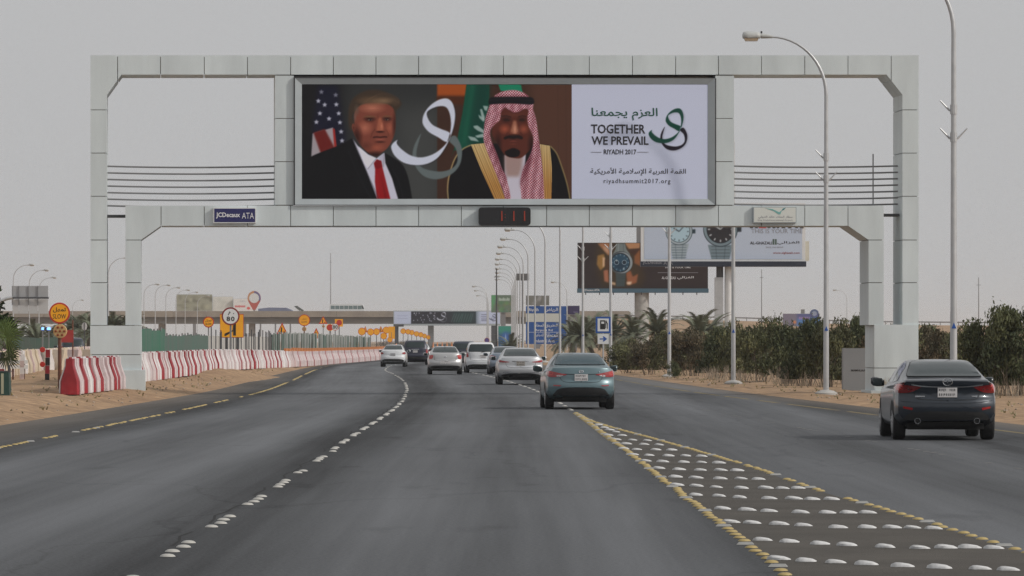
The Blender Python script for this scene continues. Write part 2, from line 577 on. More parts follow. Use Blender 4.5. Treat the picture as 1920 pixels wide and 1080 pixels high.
    # dust on the hard shoulders
    dl = N('ShaderNodeMapRange'); dl.inputs['From Min'].default_value = .1; dl.inputs['From Max'].default_value = -2.6; Lk(sep.outputs['X'], dl.inputs['Value'])
    at = N('ShaderNodeAttribute'); at.attribute_name = 'dust'
    du = math('MULTIPLY', at.outputs['Fac'], math('ADD', n2.outputs['Fac'], .28))
    mx2 = N('ShaderNodeMix'); mx2.data_type = 'RGBA'; mx2.inputs['B'].default_value = (.20,.165,.13,1)
    Lk(du, mx2.inputs['Factor']); Lk(mx.outputs['Result'], mx2.inputs['A'])
    Lk(mx2.outputs['Result'], b.inputs['Base Color'])
    mrr = N('ShaderNodeMapRange'); mrr.inputs['To Min'].default_value = .85; mrr.inputs['To Max'].default_value = .62
    Lk(f, mrr.inputs['Value']); Lk(mrr.outputs['Result'], b.inputs['Roughness'])
    b.inputs['Specular IOR Level'].default_value = .14
    bp = N('ShaderNodeBump'); bp.inputs['Strength'].default_value = .35; bp.inputs['Distance'].default_value = .02
    Lk(n3.outputs['Fac'], bp.inputs['Height']); Lk(bp.outputs[0], b.inputs['Normal'])
    return m
M_road = road_material()

def make_road():
    Ds = list(np.arange(12, 500, 4.0)) + list(np.geomspace(505, 2500, 40))
    K = 30
    vs, uv, dust = [], [], []
    for D in Ds:
        a, b = LA(D) , RA(D)
        for k in range(K + 1):
            x = a + (b - a) * k / K
            vs.append((x, D, 0.0))
            uv.append((x - EL(D), D))
            dL = (EL(D) - x) / max(.3, EL(D) - a); dR = (x - ER(D)) / max(.3, b - ER(D))
            dust.append(max(0, min(1, max(dL, dR) * .62 + .06)))
    n = K + 1
    fs = [(i*n+j, i*n+j+1, (i+1)*n+j+1, (i+1)*n+j) for i in range(len(Ds)-1) for j in range(K)]
    o = MB().add(vs, fs).build('road', M_road)
    attr_uv(o.data, uv)
    at = o.data.attributes.new('dust', 'FLOAT', 'POINT')
    at.data.foreach_set('value', dust)
    tag(o, 'wide grey asphalt highway with raised stud markings', kind='structure')
    return o
road = make_road()

# dark untravelled asphalt of the gore between the two carriageways
def make_gore():
    Ds = list(np.arange(14, 113, 2.5)) + [113]
    vs, uv = [], []
    for D in Ds:
        a, b = GL(D) + .02, max(GL(D) + .03, GR(D) - .02)
        for k in range(5):
            vs.append((a + (b - a) * k / 4, D, .004)); uv.append((vs[-1][0], D))
    fs = [(i*5+j, i*5+j+1, (i+1)*5+j+1, (i+1)*5+j) for i in range(len(Ds)-1) for j in range(4)]
    o = MB().add(vs, fs).build('gore_pavement', mat('gore_asphalt', (.104,.096,.086), .9, col2=(.078,.072,.065), scale=.7, bump=.3, bscale=60, detail=8, spec=.12))
    tag(o, 'dark brownish asphalt wedge between the main lanes and the ramp', kind='structure')
make_gore()

# ------------------------------------------------------------------ raised studs (parts of the road)
M_wstud = mat('white_ceramic', (.44,.43,.40), .45, var=.3, scale=3.0)
M_ystud = mat('yellow_ceramic', (.40,.305,.125), .55, var=.4, scale=3.0)
M_gstud = mat('grey_reflector', (.30,.30,.29), .4, var=.3, scale=4)
M_ypaint = mat('worn_yellow_paint', (.30,.235,.10), .8, col2=(.12,.105,.075), scale=1.3, detail=8, spec=.15)
M_wpaint = mat('white_splash_paint', (.56,.56,.56), .65, var=.4, scale=9)
def stud_mesh(name, m, rx, ry, h, n=12):
    b = MB()
    prof = [(1.0, 0.0), (.92, .38), (.66, .80), (.3, .97)]
    vs, fs = [], []
    for r, z in prof:
        for k in range(n):
            q = 2*math.pi*k/n
            vs.append((rx*r*math.cos(q), ry*r*math.sin(q), h*z))
    vs.append((0, 0, h))
    for i in range(len(prof)-1):
        for k in range(n): fs.append((i*n+k, i*n+(k+1)%n, (i+1)*n+(k+1)%n, (i+1)*n+k))
    for k in range(n): fs.append(((len(prof)-1)*n+k, (len(prof)-1)*n+(k+1)%n, len(vs)-1))
    b.add(vs, fs)
    return b
W_me = stud_mesh('white_stud', 0, .064, .055, .024).mesh('white_stud', M_wstud, 50)
Y_me = stud_mesh('yellow_stud', 0, .058, .05, .022).mesh('yellow_stud', M_ystud, 50)
rb = MB(); rb.add([(-.075,-.05,0),(.075,-.05,0),(.075,.05,0),(-.075,.05,0),(-.055,-.022,.022),(.055,-.022,.022),(.055,.022,.022),(-.055,.022,.022)],
                  [(4,5,6,7),(0,1,5,4),(1,2,6,5),(2,3,7,6),(3,0,4,7)])
G_me = rb.mesh('grey_reflector', M_gstud)

def stuff_copies(name, base, pts, m, label):
    b = MB()
    for (x, D, z) in pts:
        b.add([(v[0]+x, v[1]+D, v[2]+z) for v in base.v], base.f)
    o = b.build(name, m, road, smooth=50)
    o['kind'] = 'stuff'; o['label'] = label

def put_studs(pts):
    pts.sort(key=lambda p: p[1])
    cnt = {'w': 0, 'y': 0, 'g': 0}
    rest = {'w': [], 'y': [], 'g': []}
    for x, D, c in pts:
        cnt[c] += 1
        if cnt[c] <= 285:
            place({'w':'white_stud','y':'yellow_stud','g':'grey_reflector'}[c], {'w':W_me,'y':Y_me,'g':G_me}[c], road, (x, D, .003), RNG.normal()*.08)
        else: rest[c].append((x, D, .003))
    small = stud_mesh('s', 0, .058, .05, .022, 6)
    if rest['w']: stuff_copies('far_white_studs', small, rest['w'], M_wstud, 'white lane studs in the distance')
    if rest['y']: stuff_copies('far_yellow_studs', small, rest['y'], M_ystud, 'yellow edge studs in the distance')

pts = []
D = 32.0
gi = 0
while D < 350:                                     # white lane line: groups of four, some missing
    n = 4
    for k in range(n):
        if RNG.random() < (.04 if gi % 5 else .3): continue
        if D > 130 and k % 2: continue
        if D > 190 and k: continue
        pts.append((WL(D + k*.85) + RNG.normal()*.012, D + k*.85, 'w'))
    gi += 1
    D += 6.0
k = 0
D = 33.0
while D < 114:                                     # yellow line on the left of the gore
    pts.append((GL(D) + RNG.normal()*.012, D, 'g' if k % 6 == 5 else 'y'))
    k += 1; D += .66
D = 36.0; k = 0
while D < 112:                                     # yellow line on its right, patchy
    gap = 52 < D < 54.4 or 57.6 < D < 58.4 or 59.5 < D < 60.6 or 66 < D < 67
    if not gap: pts.append((GR(D) + RNG.normal()*.012, D, 'g' if k % 8 == 6 else 'y'))
    k += 1; D += .66
SEG = [(-40,18),(27,60),(86,104),(157,193),(199,225),(230,236),(244,275),(281,297),(313,324),(346,357),(363,366),(370,387),(404,412),(417,427),(450,454),(468,536),(549,566),(572,590)]
for xa, xb in SEG:                                 # yellow line on the left edge: short runs with gaps
    fd = lambda px: next(d for d in np.arange(60, 420, .1) if 960 + EL(d)/d*F >= px)
    D, De, k = fd(xa), fd(xb), 0
    while D <= De + .2:
        pts.append((EL(D) + RNG.normal()*.015, D, 'g' if k % 8 == 4 and D < 95 else 'y'))
        k += 1; D += .62 if D < 125 else .75
pts += [(EL(89.7), 89.7, 'g')]
D = 118.0
while D < 330:                                     # white studs beyond the tip of the gore
    for k in range(0, 4, 2): pts.append((GL(D + k*.85), D + k*.85, 'w'))
    D += 6.0
put_studs(pts)

# painted lines under / beside the studs
def strip(name, f, D0, D1, w, m, z=.0035, step=3.0, label=None, gaps=None):
    b = MB(); Ds = np.arange(D0, D1 + step, step)
    for i in range(len(Ds)-1):
        if gaps and gaps(Ds[i]): continue
        a, c = f(Ds[i]), f(Ds[i+1])
        b.add([(a-w/2, Ds[i], z), (a+w/2, Ds[i], z), (c+w/2, Ds[i+1], z), (c-w/2, Ds[i+1], z)], [(0,1,2,3)])
    o = b.build(name, m, road); o['kind'] = 'stuff'
    if label: o['label'] = label
strip('painted_line', GL, 82, 113, .16, M_ypaint, step=1.5)
strip('painted_line', lambda d: ER(d), 70, 300, .15, M_ypaint, step=2.0, gaps=lambda d: math.sin(d*1.7) + math.sin(d*.6) > 1.0)
strip('painted_line', lambda d: EL(d), 150, 330, .09, M_ypaint, step=2.5, gaps=lambda d: math.sin(d*.35) > .4)
strip('painted_line', lambda d: WL(d), 175, 330, .07, mat('worn_white_paint', (.20,.20,.20), .8, col2=(.10,.10,.10), scale=3, spec=.15), step=2.0, gaps=lambda d: math.sin(d*1.1) > .2)
strip('tar_joint', lambda d: WL(d) - .13 + .03*math.sin(d*1.3) + .02*math.sin(d*3.7), 34, 150, .028, mat('tar', (.040,.040,.041), .95, spec=.08), step=1.0, z=.0025, gaps=lambda d: math.sin(d*.9) + math.sin(d*.37) > .4)
RAMP = interp([(40,7.9),(65,6.9),(96,5.7),(140,4.1),(200,2.2)])
b = MB()
for D in np.arange(52, 150, 1.0):
    if D % 9 > 4.5 or RNG.random() < .25: continue
    x = RAMP(D); q = RNG.uniform(.3, .8)
    b.add([(x-.05, D, .0035), (x+.05, D, .0035), (x+.05, D+q, .0035), (x-.05, D+q, .0035)], [(0,1,2,3)])
o = b.build('worn_lane_dash', mat('worn_white_paint', (.20,.20,.20), .8, col2=(.10,.10,.10), scale=3, spec=.15)); o.parent = road; o['kind'] = 'stuff'

# white splashed markers inside the gore: one raised drop each, with a tail running down towards the driver's right
ROWS = [
 [(690,950),(697,1060),(703,1175),(710,1295),(718,1437),(724,1580),(728,1740),(732,1850)],
 [(615,890),(622,995),(630,1115),(635,1220),(642,1370),(647,1505),(645,1605),(645,1700),(647,1795)],
 [(545,765),(548,850),(553,955),(558,1050),(566,1187),(566,1300),(566,1397),(567,1477),(570,1560)],
 [(492,735),(497,830),(502,917),(507,1040),(508,1145),(508,1227),(508,1302)],
 [(438,632),(442,722),(448,803),(452,918),(453,1013),(455,1086),(455,1162)],
 [(399,557),(403,632),(408,710),(411,810),(411,903),(412,970),(411,1032)],
 [(367,552),(371,632),(374,727),(374,808),(376,877)],
 [(333,487),(338,566),(340,650),(341,728),(342,793)],
 [(304,435),(307,502),(309,585),(310,655),(312,722)],
 [(279,388),(282,450),(284,525),(284,593),(286,655)],
 [(256,350),(259,402),(260,476),(261,538)],
 [(237,360),(239,430),(241,488)],
 [(220,322),(222,385),(224,443)],
 [(203,290),(204,345)], [(190,320),(182,295),(173,275),(162,252)],
]
def splash_mesh(seed):
    r = random.Random(seed)
    b = MB()
    n = 16
    rings = [(1.0, 0.0), (.93, .55), (.62, .95)]
    vs, fs = [], []
    tw = r.uniform(-.01, .01)
    for q, z in rings:
        for k in range(n):
            a = 2*math.pi*k/n
            c, s = math.cos(a), math.sin(a)
            c2 = math.copysign(abs(c)**.75, c); s2 = math.copysign(abs(s)**.75, s)
            x = .016 + .083*c2*q*(1 + .07*r.uniform(-1, 1)); y = (.052 + .008*r.uniform(-1, 1))*s2*q - .22*x*q + tw
            hh = .035 - .013*min(1, max(0, (x + .05)/.15)) - .010*max(0, (x - .05)/.06)
            vs.append((x, y, hh*z))
    vs.append((-.005, 0, .033))
    for i in range(2):
        for k in range(n): fs.append((i*n+k, i*n+(k+1)%n, (i+1)*n+(k+1)%n, (i+1)*n+k))
    for k in range(n): fs.append((2*n+k, 2*n+(k+1)%n, len(vs)-1))
    return b.add(vs, fs).mesh('white_marker', M_wpaint, 60)
SP = [splash_mesh(i) for i in range(5)]
for row in ROWS:
    for cy, cx in row:
        x, D = ground(1000 + cx*.4792, 720 + cy*.4792)
        s = RNG.uniform(.9, 1.12)
        place('white_marker', SP[RNG.integers(5)], road, (x, D, .006), RNG.normal()*.12, (s*1.05, s, s))
for k in range(9):                                   # the row just below the frame
    place('white_marker', SP[k % 5], road, (GL(33.5)+.3+k*.29, 33.5, .006))
# ------------------------------------------------------------------ the panelled advertising gantry
GD, GTH = 150.0, R(4.0)
GXC = (946 - 960) / F * GD
def gu(px):
    t = (px - 960) / F
    return (t * GD - GXC) / (math.cos(GTH) - t * math.sin(GTH))
def gzz(px, py):
    return CAMH + (HOR - py) / F * (GD + gu(px) * math.sin(GTH))
def gp(px, py): return (gu(px), gzz(px, py))
gantry = root('billboard_gantry', 'huge pale grey panelled gantry spanning the highway and carrying the wide billboard', 'billboard gantry', (GXC, GD, 0), GTH)
M_panel = mat('pale_cladding', (.615,.672,.685), .5, var=.13, scale=.9, bump=.08, bscale=2.5, detail=8, stretch=(1,1,.22), rnd=.035)
M_core = mat('joint_core_steel', (.15,.135,.11), .8)  # dull brown core steel, seen in the gaps between the panels
M_frame = mat('grey_aluminium', (.38,.42,.44), .42, var=.06, scale=2)
M_darkmetal = mat('dark_metal', (.06,.06,.065), .5, var=.2, scale=5)
M_bar = mat('grey_bar', (.20,.20,.205), .5)
GAP = .011
DEP = 2.0
core = MB()
def panel(poly_px, y0=0.0, y1=DEP, shrink=GAP):
    poly = [gp(*q) for q in poly_px]
    cx = sum(p[0] for p in poly) / len(poly); cz = sum(p[1] for p in poly) / len(poly)
    # draw every edge in by the joint
    n = len(poly); out = []
    a = sum(poly[i][0]*poly[(i+1)%n][1] - poly[(i+1)%n][0]*poly[i][1] for i in range(n))
    if a < 0: poly = poly[::-1]
    for i in range(n):
        p0, p1, p2 = (np.array(poly[k % n]) for k in (i-1, i, i+1))
        e1 = (p1-p0)/np.linalg.norm(p1-p0); e2 = (p2-p1)/np.linalg.norm(p2-p1)
        n1 = np.array([-e1[1], e1[0]]); n2 = np.array([-e2[1], e2[0]])
        k = 1 + n1.dot(n2)
        out.append(tuple(p1 + (n1 + n2) * shrink / k))
    j = RNG.uniform(-.006, .006)
    MB().prism(out, y0 + j, y1 + j).build('cladding_panel', M_panel, gantry)
def rect(x0, x1, y0, y1): return [(x0,y1),(x1,y1),(x1,y0),(x0,y0)]
def corebox(x0, x1, y0, y1):
    u0, z1 = gp(x0, y0); u1, z0 = gp(x1, y1)
    core.box(u0+.06, u1-.06, .05, DEP-.05, z0+.045, z1-.045)
XJ = [301,383,464,545,625,705,785,865,944,1025,1105,1186,1267,1347,1428,1509,1590]
# outer frame
panel([(169,103),(220.5,103),(220.5,150.9),(201,178),(201,206),(169,206)])
panel([(220.5,103),(301,103),(301,140.5),(228,140.5),(220.5,150.9)])
for a, c in zip(XJ, XJ[1:]): panel(rect(a, c, 103, 140.5))
panel([(1590,103),(1671,103),(1671,151.9),(1662,140.5),(1590,140.5)])
panel([(1671,103),(1723,103),(1723,206),(1691.5,206),(1691.5,178),(1671,151.9)])
for (x0, x1) in ((169,201),(1691.5,1723)):
    for a, c in zip((206,287,368,450,530), (287,368,450,530,610)): panel(rect(x0, x1, a, c))
    corebox(x0, x1, 103, 612)
corebox(169, 1723, 103, 140.5)
# inner frame with the lower beam
panel([(234.5,385),(302,385),(302,424),(265,450),(234.5,450)])
for a, c in zip([302]+XJ[1:-1], XJ[1:]): panel(rect(a, c, 385, 424))
panel([(1590,385),(1657.5,385),(1657.5,450),(1628,450),(1590,424)])
for (x0, x1) in ((234.5,265),(1628,1657.5)):
    for a, c in zip((450,530), (530,610)): panel(rect(x0, x1, a, c))
    corebox(x0, x1, 385, 612)
corebox(234.5, 1657.5, 385, 424)
# columns beside the billboard
for (x0, x1) in ((515,551.5),(1341,1377)):
    for a, c in zip((141,222,303), (222,303,384.5)): panel(rect(x0, x1, a, c), .02, DEP-.02)
    corebox(x0, x1, 138, 388)
# plinths
for (x0, x1, js) in ((168.5,265.5,(610,665,695,728)), (1638.5,1722.5,(608,690,760))):
    for a, c in zip(js, js[1:]): panel(rect(x0, x1, a, c), -.03, DEP+.03)
    u0, u1 = gu(x0), gu(x1)
    core.box(u0+.06, u1-.06, .03, DEP-.03, -.2, gzz(x0, js[0])-.05)
u1 = gu(265.5); MB().box(gu(228), gu(272), -.16, DEP+.1, -.3, gzz(250, 694)).build('footing', M_panel, gantry)
MB().box(gu(1632), gu(1724), -.16, DEP+.1, -.3, gzz(1650, 732)).build('footing', M_panel, gantry)
core.build('steel_core', M_core, gantry)
# louvre bars and small braces
for i in range(7):
    for (x0, x1, ya, yb) in ((200,516,309.5,384), (1376,1692,309,381)):
        y = ya + (yb - ya) * i / 6
        pts = []
        for k in range(9):
            x = x0 + (x1 - x0) * k / 8
            sag = 2.4 * (1 - ((k - 4) / 4) ** 2) if True else 0
            u, z = gp(x, y + sag)
            pts.append((u, 1.0, z))
        MB().tube(pts, .028, 6).build('louvre_bar', M_bar, gantry, smooth=40)
for (x0, x1, y) in ((200,236,404),(1656,1692,402)):
    u0, z = gp(x0, y); uu, _ = gp(x1, y)
    MB().box(u0, uu, .6, 1.4, z-.04, z+.04).build('brace', M_darkmetal, gantry)
u, z = gp(1643, 287); MB().tube([(u, .7, gzz(1643, 384)), (u, .7, z)], .022, 6).build('antenna_rod', M_bar, gantry)
MB().box(gu(520), gu(1372), .5, 1.5, gzz(900, 383), gzz(900, 142)).build('billboard_box', M_core, gantry)
# billboard frame: four mitred members
o4 = [gp(553,147), gp(1340,147), gp(1340,384), gp(553,384)]
i4 = [gp(566,158), gp(1327,158), gp(1327,373), gp(566,373)]
for k in range(4):
    j = (k + 1) % 4
    q = [o4[k], o4[j], i4[j], i4[k]]
    b = MB()
    vs = [(q[0][0], -.10, q[0][1]), (q[1][0], -.10, q[1][1]), (q[2][0], -.02, q[2][1]), (q[3][0], -.02, q[3][1])]
    vs += [(q[0][0], .5, q[0][1]), (q[1][0], .5, q[1][1]), (q[2][0], .5, q[2][1]), (q[3][0], .5, q[3][1])]
    b.add(vs, [(0,3,2,1),(4,5,6,7),(0,1,5,4),(1,2,6,5),(2,3,7,6),(3,0,4,7)])
    b.build('frame_bar', M_frame, gantry)
    # dark outer gasket
b = MB()
for (a0, a1, c0, c1) in ((552,1341.5,145.3,147.4),(552,1341.5,383.6,385.0),(551.3,553.4,145.3,385),(1339.8,1342.4,145.3,385)):
    b.box(gu(a0), gu(a1), -.07, .4, gzz(900, c1), gzz(900, c0))
b.build('frame_gasket', M_darkmetal, gantry)

# ---- the printed poster
cv = Canvas(566, 158, 1072, 373, 1.4, (44,46,47))
k3 = 4.696
c1 = lambda p: [(540 + x/3.5556, 130 + y/3.5556) for x, y in p]
c3 = lambda p: [(640 + x/k3, 150 + y/k3) for x, y in p]
c4 = lambda p: [(820 + x/k3, 150 + y/k3) for x, y in p]
cv.poly([(560,150),(640,150),(640,380),(560,380)], (22,22,25), 14)
cv.poly([(740,200),(830,200),(830,380),(740,380)], (62,64,64), 20)
# flag with stars and stripes
cv.poly(c1([(200,110),(330,110),(350,250),(385,480),(330,520),(160,440)]), (22,23,40), 4)
cv.poly(c1([(165,430),(300,390),(325,540),(155,600)]), (150,143,150), 1)
cv.poly(c1([(170,425),(245,400),(330,560),(225,580)]), (96,28,26), 1.5)
cv.poly(c1([(298,395),(312,400),(326,540),(310,540)]), (150,40,36), .6)
for x, y in [(223,155),(318,175),(245,240),(322,238),(213,297),(338,297),(274,332),(190,355),(346,357),(354,418),(360,478),(203,215)]:
    q = c1([(x, y)])[0]
    st = [(q[0] + (5.4 if k % 2 == 0 else 2.2)*math.sin(k*math.pi/5), q[1] - (5.4 if k % 2 == 0 else 2.2)*math.cos(k*math.pi/5)) for k in range(10)]
    cv.poly(st, (178,180,196), .45, .95 if y > 180 else .6)
# man in a dark suit
TT = lambda p: [(566 + x/3.794, 158 + y/3.794) for x, y in p]
ST = lambda p, n=5: smooth_path(TT(p), n)
cv.poly(ST([(0,600),(30,545),(90,505),(200,462),(290,425),(345,392),(360,388)]) + TT([(420,460),(528,528),(590,490)]) + ST([(590,490),(650,525),(715,575),(750,650),(770,740),(784,830)]) + TT([(784,860),(-20,860),(-20,640)]), (17,17,20), .8)
cv.poly(TT([(360,388),(405,450),(470,505),(528,528),(585,488),(592,560),(640,670),(690,840),(545,840),(455,610),(385,450)]), (186,186,203), .5)
cv.poly(TT([(398,440),(470,500),(528,526),(500,560),(470,600),(440,560)]), (204,204,218), .8)
cv.poly(TT([(545,520),(583,492),(588,560),(578,590),(560,556)]), (168,168,186), .8)
hair = ST([(345,335),(333,290),(330,220),(338,150),(372,95),(430,58),(500,42),(575,52),(640,78),(690,110),(708,140),(694,165),(670,190),(664,250),(655,290),(640,250),(630,190),(380,200),(372,290),(358,330)], 5)
cv.poly(hair, (58,46,37), 1.2)
face = smooth_path(TT([(372,215),(400,165),(450,140),(520,132),(590,140),(640,165),(660,215),(664,290),(655,360),(630,420),(600,462),(560,492),(530,512),(490,500),(450,470),(410,425),(380,372),(362,330),(356,298),(366,280),(374,292)]), 6, True)
fm = cv.poly(face, (114,60,48), 1.0)
def EE(x, y, rx, ry, col, soft=.8, al=1.0, m=None):
    q = TT([(x, y)])[0]; cv.ell(q[0], q[1], rx/3.794, ry/3.794, col, soft, al, fm if m is None else m)
EE(500,172,110,44,(180,116,94),.9,.8); EE(448,312,66,60,(172,104,84),.9,.8); EE(622,312,36,56,(160,90,70),.9,.75); EE(535,452,56,28,(156,84,64),.9,.7)
EE(388,385,50,110,(50,23,19),.8,.95); EE(520,508,130,36,(36,17,15),.8,1); EE(668,300,34,150,(54,26,22),.8,.95); EE(450,440,60,40,(74,36,28),1,.6)
EE(366,310,20,42,(118,64,50),.9,.7); EE(368,312,9,22,(64,30,24),.9,.7)
EE(482,250,54,25,(44,21,18),.8,.95); EE(604,248,44,23,(44,21,18),.8,.95)
EE(480,232,56,10,(120,88,62),.9,.7); EE(604,230,46,9,(116,84,60),.9,.7)
cv.line(TT([(440,236),(478,226),(520,236)]), 1.4, (92,66,46), .5, .7, fm); cv.line(TT([(572,236),(606,225),(640,234)]), 1.3, (92,66,46), .5, .7, fm)
EE(482,256,21,6,(150,138,134),.7,.55); EE(604,254,18,6,(146,134,130),.7,.55); EE(486,256,8,7,(28,22,22),.6,1); EE(600,254,7,7,(28,22,22),.6,1)
cv.line(TT([(452,270),(480,276),(512,270)]), .9, (80,40,32), .4, .7, fm); cv.line(TT([(584,270),(606,274),(630,268)]), .9, (80,40,32), .4, .7, fm)
cv.poly(TT([(545,240),(562,240),(582,310),(580,330),(552,336),(528,330),(532,312)]), (156,90,68), 1.6, .85, fm)
EE(566,300,14,34,(182,112,88),.9,.8); EE(556,340,40,10,(44,19,16),.7,.95); EE(540,232,10,26,(90,46,36),.9,.5)
cv.line(TT([(520,320),(498,350),(488,386)]), 1.3, (78,38,30), .6, .8, fm); cv.line(TT([(596,322),(612,348),(616,372)]), 1.2, (78,38,30), .6, .7, fm)
EE(552,362,40,10,(124,64,50),.9,.7); cv.line(TT([(504,380),(530,376),(556,379),(584,375),(606,377)]), 2.2, (40,16,15), .35, 1, fm)
EE(555,393,44,9,(152,82,70),.8,.65); EE(556,412,50,10,(58,27,22),.8,.9); EE(556,436,36,16,(134,70,54),.9,.5)
for y0, al in ((165,.25),(182,.3),(198,.25)): cv.line(TT([(430,y0+6),(510,y0),(600,y0+2)]), .9, (92,48,36), .5, al, fm)
# hair over the brow
def hair_blob(x, y, rx, ry, col, soft, al):
    q = TT([(x, y)])[0]; cv.ell(q[0], q[1], rx/3.794, ry/3.794, col, soft, al)
hair_blob(510,122,140,36,(112,88,66),1,.85); hair_blob(585,120,95,34,(128,102,78),1,.8); hair_blob(470,112,90,40,(84,66,50),1,.6)
hair_blob(664,140,34,24,(74,58,45),1,.8); hair_blob(390,185,26,50,(92,80,70),1,.75); hair_blob(378,235,14,40,(104,94,86),1,.6)
for k in range(9): cv.line(ST([(398+k*8,170-k*5),(450+k*12,118-k*6),(540+k*10,96-k*4),(640+k*5,118-k*3),(690,140-k*2)], 4), .8, (128,102,78) if k % 2 else (66,52,40), .35, .30)
# tie
cv.poly(TT([(512,562),(532,536),(562,546),(572,592),(634,840),(536,840),(518,690),(520,606)]), (136,20,26), .4)
cv.poly(TT([(512,562),(532,536),(562,546),(570,588),(540,602),(522,596)]), (112,14,22), .5)
cv.poly(TT([(556,620),(572,680),(610,830),(590,830)]), (98,10,16), 1.6, .6); cv.line(TT([(534,640),(548,830)]), 1.6, (166,40,44), .8, .5)
cv.line(TT([(528,530),(500,562),(466,606)]), 1.1, (112,110,124), .5, .8); cv.line(TT([(584,492),(578,592)]), 1.1, (122,120,134), .5, .8)
cv.line(TT([(362,392),(455,612),(545,815)]), .9, (44,44,54), .6)
cv.line(ST([(330,470),(380,600),(450,740),(500,820)]), 1.0, (34,34,40), .8, .8); cv.line(ST([(640,600),(690,700),(720,815)]), 1.0, (36,36,42), .8, .8)
# second man: warm panelled backdrop, green flag
cv.poly([(819,150),(1080,150),(1080,380),(819,380)], (58,38,30), .5)
cv.poly([(990,150),(1080,150),(1080,380),(1010,380)], (76,50,40), 10)
for x in (1045, 1060): cv.line([(x,150),(x+2,380)], 1.0, (60,38,32), .5, .6)
cv.poly([(819,150),(876,150),(874,182),(819,182)], (150,72,28), 1.5)
cv.poly([(819,180),(876,180),(876,196),(819,196)], (70,36,20), 3)
cv.poly(TT([(1168,0),(1330,0),(1330,140),(1300,260),(1290,440),(1080,470),(1060,520),(1100,400),(1140,200)]), (16,72,57), 1.0)
cv.poly(TT([(1240,0),(1330,0),(1300,430),(1180,450)]), (13,52,45), 6, .8); cv.line(TT([(1215,0),(1150,420)]), 5, (24,90,70), 2.5, .6)
cv.poly(TT([(1395,0),(1555,0),(1568,60),(1480,60),(1410,45)]), (22,120,90), .8)
for q in ([(1285,152),(1322,156),(1312,190),(1296,182)], [(1264,178),(1278,174),(1298,232),(1294,262),(1276,240)], [(1252,214),(1296,246),(1290,268),(1260,240)],
          [(1216,296),(1246,292),(1290,325),(1296,350),(1248,330),(1222,310)], [(1178,368),(1230,378),(1258,408),(1198,398)], [(1228,366),(1286,350),(1300,376),(1244,380)]):
    cv.poly(TT(q), (150,168,166), .5, .9)
# robe
cv.poly(ST([(1030,830),(1036,740),(1050,660),(1090,530),(1140,462),(1200,432),(1300,420)]) + ST([(1690,425),(1765,438),(1812,490),(1850,590),(1890,720),(1918,830)]) + TT([(1918,860),(1030,860)]), (18,17,20), .7)
cv.line(ST([(1205,430),(1140,462),(1085,530),(1045,650),(1034,740),(1040,830)]), 1.7, (188,166,116), .3)
cv.line(ST([(1765,438),(1810,490),(1848,590),(1885,710),(1908,830)]), 1.8, (158,138,90), .3)
rs = np.random.default_rng(8)
for bi, band in enumerate((TT([(1200,428),(1300,418),(1345,540),(1450,830),(1375,830),(1270,600)]), TT([(1690,424),(1762,436),(1775,590),(1772,830),(1715,830),(1712,620)]))):
    m = cv.mask(band)
    g = np.clip((cv.Y[:, None] - 268)/80, 0, 1)
    cv.put(m, (196,178,132)); cv.put(m * g, (164,116,58))
    u = cv.X[None, :] - cv.Y[:, None]*(.42 if bi == 0 else .03)
    st = np.clip(.5 + .35*np.sin(u*1.3+.4) + .3*np.sin(u*2.3+1) + .2*np.sin(u*.7), 0, 1)
    cv.put(m * st * .55, (112,78,38)); cv.put(m * np.clip(np.sin(u*1.7+2) - .55, 0, 1), (214,190,138))
    lines = TT([(1262,560),(1330,560)])
# white thobe and face
cv.poly(TT([(1440,500),(1590,495),(1580,620),(1560,830),(1470,830),(1440,650)]), (184,180,194), .5)
cv.poly(TT([(1435,500),(1570,500),(1560,600),(1540,655),(1455,655),(1440,600)]), (142,116,110), 2.5, .85)
hd = cv.poly(smooth_path(TT([(1410,170),(1500,150),(1600,160),(1640,240),(1650,380),(1620,460),(1560,520),(1500,522),(1440,500),(1390,420),(1350,330)]), 6, True), (80,38,29), 1)
def E4(x, y, rx, ry, col, soft=.8, al=1.0): EE(x, y, rx, ry, col, soft, al, hd)
E4(1440,318,50,44,(150,76,55),.9,.9); E4(1575,318,44,42,(140,72,54),.9,.9); E4(1505,215,90,26,(92,48,37),1,.8)
E4(1452,250,48,28,(38,20,19),1,.95); E4(1562,250,44,26,(38,20,19),1,.95)
cv.line(TT([(1412,228),(1450,222),(1486,232)]), 1.6, (30,20,20), .5, .8, hd); cv.line(TT([(1535,230),(1566,222),(1598,230)]), 1.6, (30,20,20), .5, .8, hd)
cv.line(TT([(1432,256),(1452,253),(1474,257)]), 1.1, (20,14,14), .4, .9, hd); cv.line(TT([(1545,256),(1562,253),(1582,257)]), 1.1, (20,14,14), .4, .9, hd)
cv.poly(TT([(1502,258),(1520,258),(1538,330),(1530,352),(1496,352),(1480,336)]), (158,104,82), 1.5, .9, hd); E4(1512,320,14,40,(192,140,116),.9,.8)
E4(1484,344,14,12,(118,66,50),.9,.8); E4(1536,344,13,12,(112,62,48),.9,.8); E4(1508,358,30,6,(44,22,18),.8,.8)
cv.poly(smooth_path(TT([(1432,378),(1470,362),(1505,364),(1540,360),(1568,374),(1562,390),(1530,384),(1500,388),(1466,384),(1442,392)]), 4, True), (26,18,19), .6, 1, hd)
E4(1502,402,38,8,(112,54,46),.8,.9); cv.line(TT([(1470,397),(1502,395),(1532,397)]), .9, (50,22,20), .3, .9, hd); E4(1500,424,36,12,(98,48,37),.9,.7)
cv.poly(smooth_path(TT([(1440,480),(1470,462),(1500,452),(1530,460),(1550,480),(1535,510),(1490,520),(1455,508)]), 4, True), (21,16,18), 1.0, 1, hd)
